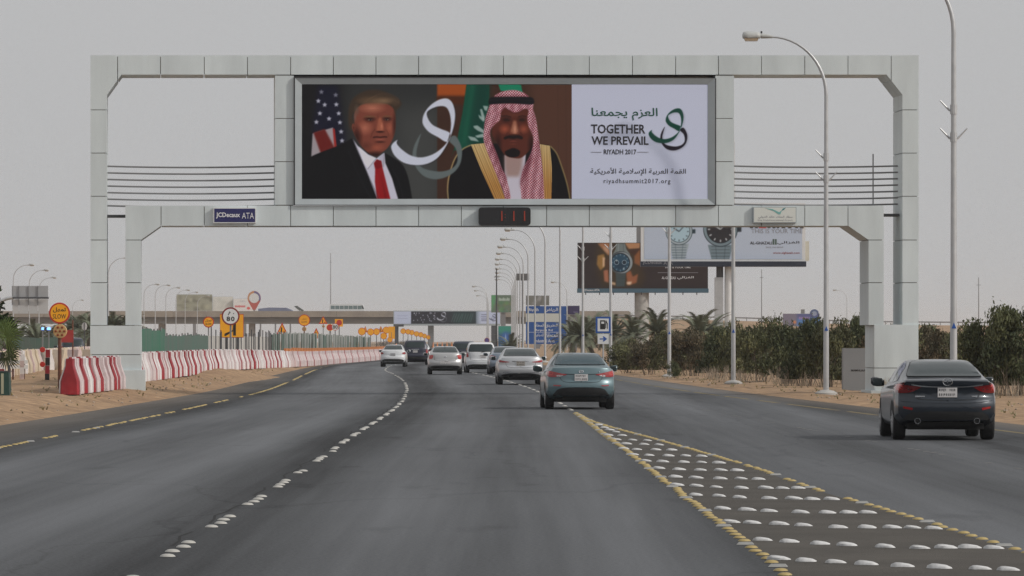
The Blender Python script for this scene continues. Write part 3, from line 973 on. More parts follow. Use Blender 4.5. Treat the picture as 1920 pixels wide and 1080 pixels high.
E4(1392,430,36,110,(34,17,17),1,.9); E4(1630,430,36,110,(34,17,17),1,.9)
cv.line(TT([(1462,340),(1446,366)]), 1.1, (56,27,22), .6, .8, hd); cv.line(TT([(1552,340),(1568,364)]), 1.1, (56,27,22), .6, .8, hd)
# chequered headcloth with black cord
def cloth(poly, ang, f, soft=.3):
    m = cv.mask(poly)
    if soft: m = cv.blur(m, soft)
    ca, sa = math.cos(ang), math.sin(ang)
    u = cv.X[None, :]*ca + cv.Y[:, None]*sa; v = -cv.X[None, :]*sa + cv.Y[:, None]*ca
    u = u + .8*np.sin(v*.22)
    cv.put(m, (208,186,196))
    p = np.clip((np.sin(u*f) * np.sin(v*f)) * 3.2 + .62, 0, 1)
    cv.put(m * p * .95, (130,22,42))
    fold = np.clip(.5 + .5*np.sin(u*.42 + .8), 0, 1)
    cv.put(m * fold * .30, (84,26,38))
    return m
cloth(ST([(1368,82),(1410,58),(1460,44),(1515,42),(1570,58),(1612,88)]) + TT([(1600,100),(1370,100)]), 1.57, 1.25)
cloth(ST([(1335,150),(1302,250),(1290,380),(1304,440),(1336,530),(1385,650),(1430,760),(1446,830)]) + TT([(1482,830)]) + ST([(1480,790),(1450,660),(1420,600),(1385,500),(1342,395),(1336,330),(1368,284),(1404,252),(1414,190),(1440,150)]), .38, 1.35)
cloth(ST([(1628,150),(1660,240),(1680,380),(1694,480),(1712,640),(1722,830)]) + TT([(1562,830)]) + ST([(1556,770),(1552,690),(1572,600),(1622,500),(1644,420),(1640,360),(1612,300),(1602,240),(1610,190),(1600,150)]), .12, 1.25)
cloth(TT([(1338,138),(1645,138),(1634,190),(1600,172),(1570,176),(1545,194),(1505,200),(1475,184),(1440,164),(1412,196),(1334,200)]), .1, 1.4)
cv.line(ST([(1414,198),(1440,166),(1475,186),(1505,202),(1545,196),(1572,178),(1602,176)]), 1.2, (60,16,24), .6, .8)
cv.poly(TT([(1552,690),(1572,600),(1622,500),(1644,420),(1632,540),(1590,640),(1556,740)]), (66,14,26), 2.5, .6)
cv.poly(TT([(1342,395),(1385,500),(1420,600),(1450,660),(1440,690),(1390,570),(1345,460)]), (66,14,26), 2.5, .5)
cv.poly(smooth_path(TT([(1326,118),(1350,92),(1480,88),(1620,90),(1648,112),(1644,138),(1600,142),(1480,134),(1370,140),(1330,142)]), 5, True), (18,17,22), .5)
cv.line(ST([(1330,112),(1400,108),(1490,106),(1580,110),(1644,116)]), .8, (40,38,46), .4, .8)
# calligraphic swooshes
c3i = lambda p: [((566 + x/3.794 - 640)*k3, (158 + y/3.794 - 150)*k3) for x, y in p]
def swoosh(f):
    g = smooth_path(f(c3i([(1040,395),(1085,365),(1122,418),(1137,480),(1125,560),(1085,620),(1020,660),(950,675),(880,660),(830,620),(795,560),(785,500),(800,430),(845,350),(826,420),(813,480),(818,545),(850,590),(910,612),(990,620),(1060,600),(1098,560),(1104,510),(1088,450)])), 5, True)
    w = smooth_path(f([(492,528),(450,560),(437,600),(470,670),(550,730),(660,750),(760,735),(850,680),(920,580),(965,480),(992,380),(998,290),(980,215),(950,175),(910,163),(850,178),(780,225),(730,290),(712,350),(720,400),(770,460),(850,505),(925,545),(955,470),(870,430),(800,395),(760,340),(752,285),(800,250),(860,232),(915,238),(945,280),(960,350),(958,440),(930,540),(880,600),(800,655),(700,682),(610,665),(540,620),(495,575),(485,550)]), 4, True)
    return g, w
g, w = swoosh(c3)
cv.poly(g, (92,102,104), .2)
cv.poly([(x+1.5, y+1.2) for x, y in w], (20,20,24), .8, .55)
cv.poly(w, (190,196,214), .15)
KP = 1.36
cv.build('printed_portraits', gantry, gu(566), gu(1072), gzz(820,373), gzz(820,158), -.012, KP)
# white half of the poster
cv2 = Canvas(1072, 158, 1327, 373, 1.0, (181,187,208))
fl = lambda p: [(1060 + x/4.0, 130 + y/4.0) for x, y in p]
# the same swoosh, smaller, green over black: fitted to its box
def fit(pts, X0, X1, Y0, Y1, box):
    return [(X0 + (x-box[0])/(box[1]-box[0])*(X1-X0), Y0 + (y-box[2])/(box[3]-box[2])*(Y1-Y0)) for x, y in pts]
g0, w0 = swoosh(lambda p: p)
bx = (437, 1035, 163, 868)
gg = fit(g0, 1216, 1285.5, 203, 281.5, bx); ww = fit(w0, 1216, 1285.5, 203, 281.5, bx)
cv2 = Canvas(1072, 158, 1327, 373, 2.0, (181,187,208))
cv2.poly([(x+1.6, y+1.6) for x, y in gg], (120,122,136), 2.0, .5)
cv2.poly([(x+1.6, y+1.6) for x, y in ww], (120,122,136), 2.0, .5)
cv2.poly(gg, (30,26,36), .2)
cv2.poly(ww, (20,62,52), .2)
cv2.build('printed_slogan_panel', gantry, gu(1072), gu(1327), gzz(1200,373), gzz(1200,158), -.012, KP)
M_ink = mat('black_print', (.022,.02,.026), .6)
M_green = mat('green_print', (.012,.085,.06), .6)
M_greyp = mat('grey_print', (.25,.25,.28), .6)
def glet(body, x0, x1, y0, y1, m, bold=0.0, sp=1.0, y=-.02):
    return lettering(gantry, body, gu(x0), gu(x1), gzz(x0,y1), gzz(x0,y0), y, m, bold, sp)
glet(arabic('العزم يجمعنا'), 1109, 1233, 202, 225.5, M_green, .012)
glet('TOGETHER', 1108, 1210, 233, 250.5, M_ink, .02)
glet('WE PREVAIL', 1109, 1216, 255.5, 271.5, M_ink, .02)
glet('RIYADH 2017', 1132, 1193, 280, 289.5, M_ink, .016)
glet(arabic('القمة العربية الإسلامية الأمريكية'), 1107, 1286, 314, 329, M_ink, .006)
glet('riyadhsummit2017.org', 1132, 1257, 335, 346, M_ink, .004, 1.25)
b = MB()
for x0, x1 in ((1108,1128),(1195,1216)): b.box(gu(x0), gu(x1), -.024, -.02, gzz(x0,285.6), gzz(x0,284.8))
b.build('rule_line', M_greyp, gantry)

# ---- clock, name plate, airport plate
b = MB()
r = .1
u0, z1 = gp(897,389); u1, z0 = gp(994,423)
rp = []
for cx, cz, a0 in ((u1-r, z1-r, 0), (u0+r, z1-r, 90), (u0+r, z0+r, 180), (u1-r, z0+r, 270)):
    for k in range(5): rp.append((cx + r*math.cos(R(a0+22.5*k)), cz + r*math.sin(R(a0+22.5*k))))
clock = b.prism(rp, -.22, -.002).build('clock_display', mat('black_display', (.012,.012,.014), .35), gantry)
M_led = mat('red_led', (.24,.03,.015), .5, emit=(1.0,.10,.03), es=.05)
for x in (940,962.5,982.5):
    MB().prism([gp(x-1.1,396), gp(x+1.1,396), gp(x+1.5,414.5), gp(x-1.1,414.5)], -.235, -.221).build('clock_digit', M_led, clock)
for y in (401.5,407.5): MB().prism([gp(945.5,y), gp(946.7,y), gp(946.7,y+1.5), gp(945.5,y+1.5)], -.233, -.221).build('clock_colon', M_led, clock)
M_navy = mat('navy_enamel', (.022,.022,.11), .4)
M_white = mat('white_enamel', (.72,.73,.73), .4, var=.06, scale=2)
M_let = mat('white_lettering', (.72,.72,.74), .5)
np_ = MB().prism([gp(x, y) for x, y in rect(400,480,389.5,418.5)], -.12, -.004).build('name_plate', M_white, gantry)
MB().prism([gp(x, y) for x, y in rect(401.8,478.2,391.3,416.7)], -.126, -.121).build('plate_face', M_navy, np_)
lettering(np_, 'JCDecaux', gu(405), gu(450), gzz(440,410), gzz(440,398.5), -.132, M_let, .025)
lettering(np_, 'ATA', gu(453.5), gu(476), gzz(440,410), gzz(440,399), -.132, M_let, -.002)
ap = MB().prism([gp(x, y) for x, y in rect(1411.5,1492.5,388,418)], -.12, -.004).build('airport_plate', M_frame, gantry)
MB().prism([gp(x, y) for x, y in rect(1413,1491,389.5,416.5)], -.126, -.121).build('plate_face', mat('cream_enamel', (.66,.68,.64), .45), ap)
M_teal = mat('teal_print', (.03,.22,.24), .5)
M_teal2 = mat('pale_teal_print', (.18,.42,.40), .5)
fp = lambda pts: [gp(1360 + x/4.8, 280 + y/4.8) for x, y in pts]
b = MB()
b.prism(fp([(355,530),(420,538),(480,566),(505,548),(490,586),(474,586),(430,556)]), -.132, -.127, 0)
b.prism(fp([(503,555),(512,534),(540,526),(524,545)]), -.133, -.128, 1)
b.build('wing_emblem', [M_teal2, M_teal], ap)
lettering(ap, arabic('مطار الملك خالد الدولي'), gu(1421), gu(1485), gzz(1450,410.5), gzz(1450,404.5), -.132, M_greyp, .0)
lettering(ap, 'King Khalid International Airport', gu(1420), gu(1485), gzz(1450,415), gzz(1450,411.5), -.132, M_greyp, .0)
# ------------------------------------------------------------------ vehicles
def paint(name, col, flake=0.35, rough=.32):
    return mat(name, col, rough, flake, coat=.6, spec=.4, var=.03, scale=1.2)
M_tyre = mat('tyre_rubber', (.018,.018,.019), .85, bump=.3, bscale=30)
M_rim = mat('alloy_rim', (.30,.30,.31), .35, .8)
M_carglass = mat('tinted_glass', (.022,.034,.036), .06, spec=.42)
M_blackplastic = mat('black_plastic', (.016,.016,.017), .65, var=.2, scale=6)
M_red = mat('red_lens', (.30,.010,.012), .12, coat=.8)
M_redhi = mat('bright_red_lens', (.50,.035,.030), .15, coat=.8)
M_clear = mat('clear_lens', (.55,.53,.54), .12, coat=.8)
M_chrome = mat('chrome', (.72,.73,.75), .14, 1.0)
M_plate = mat('number_plate_white', (.60,.58,.58), .45)
M_platemark = mat('plate_print', (.06,.06,.06), .6)
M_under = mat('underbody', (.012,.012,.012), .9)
M_gap = mat('panel_gap', (.008,.008,.009), .8)

def pch(tab, ys):
    f = interp(tab)
    return np.array([f(y) for y in ys])

def cr_dense(P, m):
    """Catmull-Rom down the columns of points P (k,2) -> dense (n,2)"""
    return np.array(smooth_path([tuple(p) for p in P], m))

class Car:
    """a car body lofted through cross-sections; panels, lamps and panes are cut out by casting onto it"""
    def __init__(self, s):
        self.s = s
        L, W, H = s['L'], s['W'], s['H']
        hw = W / 2
        ys = np.concatenate([np.array([0,.02,.05,.1,.16,.24,.34,.46,.6]), np.linspace(.75, L-.6, 34), L - np.array([.46,.34,.24,.16,.1,.05,.02,0])])
        top = pch(s['top'], ys); belt = pch(s['belt'], ys); wid = pch(s['wid'], ys) * hw
        roofw = pch(s['roofw'], ys) * hw; bot = pch(s['bot'], ys)
        rings = []
        for i, y in enumerate(ys):
            w, zb, zt = wid[i], bot[i], top[i]
            be = min(belt[i], zt - .03)
            mid = s.get('mid', .60)
            rw = roofw[i]
            cab = max(0.0, min(1.0, (zt - be - .1) / .15))
            sh = w * (.94 if cab > 0 else .93)
            pts = [(0, zb), (w*.55, zb), (w*.86, zb + .015), (w*.965, zb + .10), (w, zb + (mid - zb)*.62), (w*.995, mid + (be-mid)*.45),
                   (w*.965, be - .03), (sh*.955, be + min(.03, (zt-be)*.35))]
            z7 = zt - .045 * cab - .012
            a = np.array([sh*.955, be + min(.03, (zt-be)*.35)]); b = np.array([rw, z7])
            mm = a + (b - a) * .5 + np.array([.025 * cab, .0])
            pts += [tuple(mm), (rw, z7), (rw*.86, zt - .008*(1+cab)), (rw*.45, zt), (0, zt + .004)]
            rings.append(cr_dense(pts, 4))
        rings = np.array(rings)                       # (stations, m, 2)
        # end caps: shrink the first and last ring to a point
        def cap(ring, fr):
            c = np.array([0, .5*(ring[:, 1].min() + ring[:, 1].max())])
            return c + (ring - c) * fr
        fr = [0.02, .2, .4, .6, .78, .9, .97]
        allr = [cap(rings[0], f) for f in fr] + list(rings) + [cap(rings[-1], f) for f in fr[::-1]]
        ally = [0.0]*len(fr) + list(ys) + [L]*len(fr)
        allr = np.array(allr); ally = np.array(ally)
        n, m, _ = allr.shape
        X, Z = allr[..., 0], allr[..., 1]
        Y = np.repeat(ally[:, None], m, 1)
        # shape of the tail and the nose
        rz = np.interp(Z, [q[0] for q in s['tail']], [q[1] for q in s['tail']])
        rear = rz + s.get('rcorner', .30) * np.clip(np.abs(X) / hw, 0, 1) ** 3.2
        Y = Y + rear * np.clip(1 - Y / 1.1, 0, 1) ** 1.3
        nz = np.interp(Z, [.2,.4,.6,.8,1.0], [.10,.0,.0,.06,.2])
        Y = Y - (nz + .55 * np.clip(np.abs(X)/hw, 0, 1)**2.6) * np.clip(1 - (L - Y)/1.2, 0, 1)**1.3
        full = np.concatenate([np.stack([X, Y, Z], -1), np.stack([-X[:, ::-1], Y[:, ::-1], Z[:, ::-1]], -1)[:, 1:]], 1)
        mm = full.shape[1]
        self.V = full.reshape(-1, 3)
        self.Fc = [(i*mm+j, i*mm+(j+1) % mm, (i+1)*mm+(j+1) % mm, (i+1)*mm+j) for i in range(n-1) for j in range(mm)]
        self.bvh = BVHTree.FromPolygons([Vector(v) for v in self.V], self.Fc)
    def body(self, parent, m):
        b = MB(); b.add([tuple(v) for v in self.V], [f[::-1] for f in self.Fc])
        return b.build('body', m, parent, smooth=40)
    def patch(self, name, poly, m, parent, axis='rear', off=.006, cuts=3, smooth=True, side=-1, mirror=False, label=None):
        """a panel following the body: poly in (x,z) cast from behind, or in (y,z) cast from the side"""
        bm = bmesh.new()
        polys = [poly] + ([[(-x, z) for x, z in poly][::-1]] if mirror else [])
        for pl in polys:
            vs = [bm.verts.new((p[0], 0, p[1])) for p in pl]
            bm.faces.new(vs)
        bmesh.ops.triangulate(bm, faces=bm.faces[:])
        bmesh.ops.subdivide_edges(bm, edges=bm.edges[:], cuts=cuts, use_grid_fill=True)
        last = None
        for v in bm.verts:
            if axis == 'rear': o, d = Vector((v.co.x, -3, v.co.z)), Vector((0, 1, 0))
            elif axis == 'top': o, d = Vector((v.co.x, v.co.z, 4)), Vector((0, 0, -1))
            elif axis == 'front': o, d = Vector((v.co.x, 9, v.co.z)), Vector((0, -1, 0))
            else: o, d = Vector((side*4, v.co.x, v.co.z)), Vector((-side, 0, 0))
            h, nr, _, _ = self.bvh.ray_cast(o, d)
            if h is None: 
                h, nr, _, _ = self.bvh.find_nearest(o + d*3)
            nr = nr if nr.dot(d) < 0 else -nr
            v.co = h + nr * off
        bmesh.ops.recalc_face_normals(bm, faces=bm.faces[:])
        me = bpy.data.meshes.new(name)
        bm.normal_update()
        ref = {'rear': Vector((0,-1,0)), 'top': Vector((0,0,1)), 'front': Vector((0,1,0))}.get(axis, Vector((side,0,0)))
        if sum((f.normal.dot(ref) * f.calc_area() for f in bm.faces)) < 0:
            bmesh.ops.reverse_faces(bm, faces=bm.faces[:])
        bm.to_mesh(me); bm.free()
        me.polygons.foreach_set('use_smooth', [True]*len(me.polygons))
        me.materials.append(m)
        o = place(name, me, parent)
        if label: o['label'] = label
        return o
    def rear_y(self, x, z):
        h = self.bvh.ray_cast(Vector((x, -3, z)), Vector((0, 1, 0)))[0]
        return h.y if h else 0.1

SEDAN = dict(
    L=4.85, W=1.84, H=1.45,
    top=[(0,1.07),(.10,1.105),(.30,1.115),(.52,1.12),(.62,1.14),(1.0,1.275),(1.45,1.40),(1.75,1.43),(2.3,1.45),(2.9,1.405),(3.3,1.24),(3.75,1.03),(4.2,.95),(4.6,.82),(4.85,.66)],
    belt=[(0,.98),(.5,1.02),(1.5,1.0),(2.6,.965),(3.7,.93),(4.3,.86),(4.85,.58)],
    wid=[(0,.94),(.3,.985),(.9,1.0),(3.6,1.0),(4.3,.98),(4.85,.9)],
    roofw=[(0,.80),(.4,.80),(.62,.76),(1.1,.685),(1.7,.64),(2.6,.65),(3.2,.70),(3.75,.78),(4.4,.80),(4.85,.70)],
    bot=[(0,.36),(.5,.27),(.9,.22),(4.2,.22),(4.85,.26)],
    tail=[(.2,.12),(.36,.05),(.46,.0),(.60,-.02),(.70,.0),(.745,.035),(.80,.035),(.90,.04),(.97,.05),(1.05,.07),(1.09,.09),(1.13,.13)],
)
def scaled(base, L, W, H, **kw):
    s = dict(base); a, h = L/base['L'], H/base['H']
    for k in ('top','belt','bot'): s[k] = [(y*a, z*h) for y, z in base[k]]
    for k in ('wid','roofw'): s[k] = [(y*a, v) for y, v in base[k]]
    s['tail'] = [(z*h, y) for z, y in base['tail']]
    s.update(L=L, W=W, H=H); s['mid'] = .6*h
    s.update(kw); s['hs'] = h; s['ls'] = a
    return s
HATCH = dict(
    L=4.2, W=1.72, H=1.68,
    top=[(0,1.12),(.04,1.2),(.10,1.36),(.18,1.52),(.28,1.62),(.45,1.655),(1.2,1.68),(2.1,1.66),(2.7,1.54),(3.2,1.25),(3.5,1.08),(3.9,.96),(4.2,.70)],
    belt=[(0,1.06),(.5,1.08),(1.5,1.04),(2.6,1.0),(3.4,.96),(4.2,.62)],
    wid=[(0,.95),(.25,.99),(.7,1.0),(3.2,1.0),(3.8,.97),(4.2,.88)],
    roofw=[(0,.90),(.1,.86),(.3,.78),(.8,.74),(2.2,.74),(2.8,.76),(3.4,.82),(4.2,.74)],
    bot=[(0,.36),(.5,.28),(.9,.24),(3.7,.24),(4.2,.28)],
    tail=[(.2,.10),(.36,.03),(.46,.0),(.62,-.03),(.70,-.02),(.74,.03),(.80,.04),(1.0,.05),(1.2,.08),(1.4,.12),(1.6,.2)],
)
def wheel(parent, x, y, r, w, side):
    n = 22
    t = MB().lathe([(r*.62,-w/2),(r*.93,-w/2),(r*.985,-w*.40),(r,-w*.28),(r,w*.28),(r*.985,w*.40),(r*.93,w/2),(r*.62,w/2)], (x, y, r), 'x', n).build('wheel', M_tyre, parent, smooth=40)
    b = MB()
    xo = x + side * w * .47
    b.lathe([(r*.66, 0), (r*.66, side*.012), (r*.60, side*.02), (r*.56, -side*.03), (.06, -side*.02), (.05, side*.015)] if True else [], (xo, y, r), 'x', 20)
    for k in range(5):
        a = 2*math.pi*k/5 + .3
        for da in (-.16, .16):
            p0 = (xo, y + .05*math.cos(a), r + .05*math.sin(a)); p1 = (xo + side*.004, y + r*.60*math.cos(a+da), r + r*.60*math.sin(a+da))
            b.tube([p0, p1], [.022, .018], 5)
    b.build('rim', M_rim, t, smooth=35)
    return t

def add_common(c, rt, s, wheel_r=.325, wheel_x=None, wb=(.98, 3.78), mirror_m=None, suv=False, glass=None):
    hw = s['W']/2; h = s.get('hs', 1); a = s.get('ls', 1)
    wr = wheel_r
    ty = .215
    for y in (wb[0], wb[1]):
        for sd in (-1, 1):
            # dark wheel opening then the wheel
            arc = [(y + (wr+.055)*math.cos(R(t)), max(.20, wr + (wr+.055)*math.sin(R(t)))) for t in range(-22, 203, 15)]
            c.patch('wheel_arch', arc, M_gap, rt, 'side', .004, 2, side=sd)
            wheel(rt, sd*(hw - ty/2 - .008), y, wr, ty, sd)
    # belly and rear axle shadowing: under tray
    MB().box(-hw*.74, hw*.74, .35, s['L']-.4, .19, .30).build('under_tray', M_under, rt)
    # mirrors
    my = s.get('mirror_y', s['L']*.655); mz = s.get('mirror_z', 1.01*h)
    for sd in (-1, 1):
        b = MB()
        x0 = sd*(hw*.93)
        sec = []
        for k in range(10):
            q = 2*math.pi*k/10
            sec.append((math.cos(q), math.sin(q)))
        vs, fs = [], []
        for j, (dx, sx, sz) in enumerate([(.0,.25,.05),(.06,.6,.075),(.14,1,.088),(.21,.9,.082),(.245,.55,.055)]):
            for cx, cz in sec: vs.append((x0 + sd*(dx + .03), my + cx*.09*sx + (-.01), mz + .01*j + cz*sz))
        for j in range(4):
            for k in range(10): fs.append((j*10+k, j*10+(k+1)%10, (j+1)*10+(k+1)%10, (j+1)*10+k))
        fs.append(tuple(range(10))); fs.append(tuple(range(49, 39, -1)))
        b.add(vs, fs)
        mo = b.build('door_mirror', mirror_m or M_blackplastic, rt, smooth=50)
        MB().box(x0 + sd*.08 - .075*(1 if sd<0 else -1)*0 - (.16 if sd<0 else 0), x0 + sd*.08 + (.16 if sd>0 else 0), my-.104, my-.098, mz-.045, mz+.085).build('mirror_glass', M_carglass, mo)

def plate(c, rt, z, w=.33, h=.17, x=0.0, m=None):
    y = min(c.rear_y(x - w/2, z), c.rear_y(x + w/2, z), c.rear_y(x, z + h/2), c.rear_y(x, z - h/2)) - .012
    p = MB().box(x-w/2, x+w/2, y, y+.012, z-h/2, z+h/2).build('number_plate', m or M_plate, rt)
    b = MB()
    rr = random.Random(int(w*1000 + z*100))
    for row in (0, 1):
        xx = x - w/2 + .025
        while xx < x + w/2 - .04:
            d = rr.uniform(.012, .03)
            zz = z + (h*.08 if row == 0 else -h*.40)
            if rr.random() < .85: b.box(xx, xx + d*.6, y-.003, y-.001, zz + rr.uniform(0, .02), zz + h*.30)
            xx += d + .008
    b.build('plate_characters', M_platemark, p)
    p.children[0]['kind'] = 'stuff'
    return p

def side_glass(c, rt, poly_f, poly_r, gl=None):
    for sd in (-1, 1):
        for p in (poly_f, poly_r):
            c.patch('side_window', p, gl or M_carglass, rt, 'side', .006, 3, side=sd)

def smooth_poly(pts, n=4): return smooth_path(pts, n, True)

def sedan(label, loc, rz, s, body_m, lights, plate_z, insert=None, refl=None, extras=None, group='cars driving on the highway', wr=.325, glass=None, win=None, name='car', platem=None, plate_w=.33):
    rt = root(name, label, 'car', loc, rz, group)
    c = Car(s)
    h, a, hw = s.get('hs', 1), s.get('ls', 1), s['W']/2
    c.body(rt, body_m)
    add_common(c, rt, s, wr, wb=(s.get('rw', .98*a), s.get('fw', 3.80*a)), mirror_m=s.get('mirror_m', body_m))
    w = win or [(-.655,1.145),(.655,1.145),(.66,1.165),(.575,1.33),(.535,1.388),(.49,1.402),(-.49,1.402),(-.535,1.388),(-.575,1.33),(-.66,1.165)]
    gm = glass or M_carglass
    wk = [(x*hw/.92, z*h) for x, z in w]
    c.patch('window_seal', [(x*1.022, (z-1.27*h)*1.06+1.27*h) for x, z in wk], M_gap, rt, off=.007, cuts=8)
    c.patch('rear_window', wk, gm, rt, off=.014, cuts=8)
    side_glass(c, rt, [(2.12*a,1.03*h),(2.12*a,1.385*h),(2.5*a,1.37*h),(2.85*a,1.30*h),(3.35*a,1.04*h)], [(1.15*a,1.07*h),(1.45*a,1.29*h),(1.72*a,1.355*h),(2.04*a,1.385*h),(2.04*a,1.03*h)], gm)
    # windscreen
    c.patch('windscreen', [(-.66*hw, 1.08*h),(.66*hw,1.08*h),(.58*hw,1.36*h),(-.58*hw,1.36*h)], gm, rt, axis='front', off=.006)
    for nm, pl, m in lights:
        for sg in (1, -1):
            q = [(sg*x, z*h) for x, z in pl]
            c.patch(nm, q, m, rt, off=.012 if m is not M_gap else .004, cuts=3)
    if insert:
        c.patch('bumper_insert', [(x, z) for x, z in insert], M_blackplastic, rt, off=.010, cuts=4)
    if refl:
        for sg in (1, -1): c.patch('reflector', [(sg*x, z) for x, z in refl], M_red, rt, off=.014, cuts=1)
    plate(c, rt, plate_z, w=plate_w, m=platem)
    if extras: extras(c, rt)
    return rt, c

def line_patch(c, rt, name, pts, w, m, off=.007, axis='rear'):
    L, Rr = [], []
    pts = [np.array(p, float) for p in pts]
    for i, p in enumerate(pts):
        t = pts[min(i+1, len(pts)-1)] - pts[max(i-1, 0)]; t /= np.linalg.norm(t)
        nn = np.array([-t[1], t[0]]) * w/2
        L.append(tuple(p+nn)); Rr.append(tuple(p-nn))
    b = bmesh.new()
    vs = [b.verts.new((q[0], 0, q[1])) for q in L]; ws = [b.verts.new((q[0], 0, q[1])) for q in Rr]
    for i in range(len(L)-1): b.faces.new((vs[i], vs[i+1], ws[i+1], ws[i]))
    for v in b.verts:
        hit, nr, _, _ = c.bvh.ray_cast(Vector((v.co.x, -3, v.co.z)), Vector((0,1,0)))
        if hit is None: hit, nr = Vector((v.co.x, .1, v.co.z)), Vector((0,-1,0))
        v.co = hit + (nr if nr.y < 0 else -nr)*off
    me = bpy.data.meshes.new(name); b.to_mesh(me); b.free(); me.materials.append(m)
    return place(name, me, rt)

def pix_loc(px, D): return ((px-960)/F*D, D, 0)
def head(D, extra=0.0):
    d = (WL(D+4) - WL(D)) / 4
    return math.atan2(-d, 1.0) * 1.0 + extra

# --- the dark grey-blue sedan on the ramp
dk = paint('dark_slate_paint', (.019,.026,.037), .25, .30)
def ex_dark(c, rt):
    # boot lid shut lines, chrome strip, winged emblem, badges, exhausts
    line_patch(c, rt, 'shut_line', smooth_path([(-.60,1.02),(-.585,.90),(-.56,.80),(-.52,.735),(-.40,.715),(0,.708),(.40,.715),(.52,.735),(.56,.80),(.585,.90),(.60,1.02)], 4), .010, M_gap, .004)
    line_patch(c, rt, 'chrome_strip', smooth_path([(-.62,.985),(-.40,.955),(0,.945),(.40,.955),(.62,.985)], 6), .020, M_chrome, .014)
    line_patch(c, rt, 'bumper_crease', smooth_path([(-.80,.70),(-.5,.672),(0,.66),(.5,.672),(.80,.70)], 5), .014, M_chrome if False else dk, .012)
    e = MB(); y = c.rear_y(0, 1.03) - .02
    e.tube([(.082*math.cos(t), y, 1.03+.062*math.sin(t)) for t in np.linspace(0, 2*math.pi, 25)], .0085, 6)
    e.tube([(-.075,y,1.055),(-.045,y-.004,1.035),(-.02,y-.006,1.045),(0,y-.006,1.01),(.02,y-.006,1.045),(.045,y-.004,1.035),(.075,y,1.055)], .0075, 6)
    e.build('emblem', M_chrome, rt, smooth=60)
    for x0, x1 in ((-.56,-.39),(.43,.53)):
        b = MB(); yy = min(c.rear_y(x0, .775), c.rear_y(x1, .775)) - .008
        x = x0
        while x < x1 - .005:
            b.box(x, x+.013, yy-.004, yy, .765, .788); x += .019
        bd = b.build('badge', M_chrome, rt); bd['kind'] = 'stuff'
    for sg in (-1, 1):
        yy = c.rear_y(sg*.52, .36) - .03
        MB().lathe([(.038,.10),(.048,.0),(.052,0),(.052,.14)], (sg*.52, yy, .345), 'y', 16).build('exhaust_pipe', M_chrome, rt, smooth=40)
        b2 = MB().lathe([(.044,.02),(.044,.022)], (sg*.52, yy, .345), 'y', 14).build('exhaust_bore', M_gap, rt)
    MB().box(-.50, .50, .16, .5, .26, .40).build('silencer', M_under, rt)
    # shark fin aerial
Lout = smooth_poly([(.46,.975),(.60,.985),(.78,1.01),(.885,1.03),(.91,.98),(.90,.89),(.80,.855),(.66,.865),(.55,.905)])
s1 = scaled(SEDAN, 4.87, 1.80, 1.415, tail=[(.2,.12),(.36,.05),(.46,.0),(.60,-.02),(.70,.0),(.745,.05),(.80,.08),(.92,.055),(.975,.02),(1.06,.005),(1.10,.02),(1.14,.06)], mirror_m=mat('mirror_shell_dark', (.02,.024,.03), .3, coat=.6))
darkcar, c = sedan('dark slate grey sedan with twin round exhausts, alone on the ramp beside the gore', (7.63, 82.2, .0), R(-.2), s1, dk,
  [('tail_light', Lout, mat('deep_red_lens', (.17,.008,.010), .12, coat=.6)), ('lamp_lens', smooth_poly([(.60,.95),(.72,.96),(.72,.90),(.62,.905)]), mat('smoked_lens', (.035,.012,.014), .1, coat=.8)),
   ('tail_lamp', smooth_poly([(.76,.985),(.86,1.0),(.87,.92),(.78,.90)]), M_redhi)],
  .845, insert=[(-.62,.50),(-.72,.44),(-.76,.36),(-.60,.37),(.60,.37),(.76,.36),(.72,.44),(.62,.50),(.3,.515),(-.3,.515)],
  refl=[(.60,.575),(.76,.60),(.755,.565),(.61,.535)], extras=ex_dark, plate_w=.34)

# --- the teal sedan ahead on the main lanes
tl = paint('grey_teal_paint', (.125,.192,.214), .30, .34)
def ex_teal(c, rt):
    h = c.s['hs']
    line_patch(c, rt, 'shut_line', smooth_path([(-.56,.90),(-.52,.78),(-.44,.71),(-.25,.69),(0,.687),(.25,.69),(.44,.71),(.52,.78),(.56,.90)], 4), .009, M_gap, .004)
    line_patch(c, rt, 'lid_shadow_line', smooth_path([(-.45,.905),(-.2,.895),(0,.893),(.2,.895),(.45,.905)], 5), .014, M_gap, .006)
    e = MB(); y = c.rear_y(0, .965) - .012
    e.tube([(.055*math.cos(t), y, .965+.034*math.sin(t)) for t in np.linspace(0, 2*math.pi, 21)], .006, 5)
    e.tube([(-.028,y,.94),(-.018,y,.992)], .006, 5); e.tube([(.018,y,.938),(.028,y,.99)], .006, 5); e.tube([(-.022,y,.967),(.022,y,.963)], .005, 5)
    e.build('emblem', M_chrome, rt, smooth=60)
    b = MB(); y = c.rear_y(.46, .955) - .01; b.box(.455, .475, y-.004, y, .94, .975); b.build('badge', M_chrome, rt)
    MB().box(-.46, .46, .16, .5, .25, .38).build('silencer', M_under, rt)
s2 = scaled(SEDAN, 4.53, 1.775, 1.44, mirror_m=mat('mirror_shell_teal', (.06,.10,.11), .25, coat=.8))
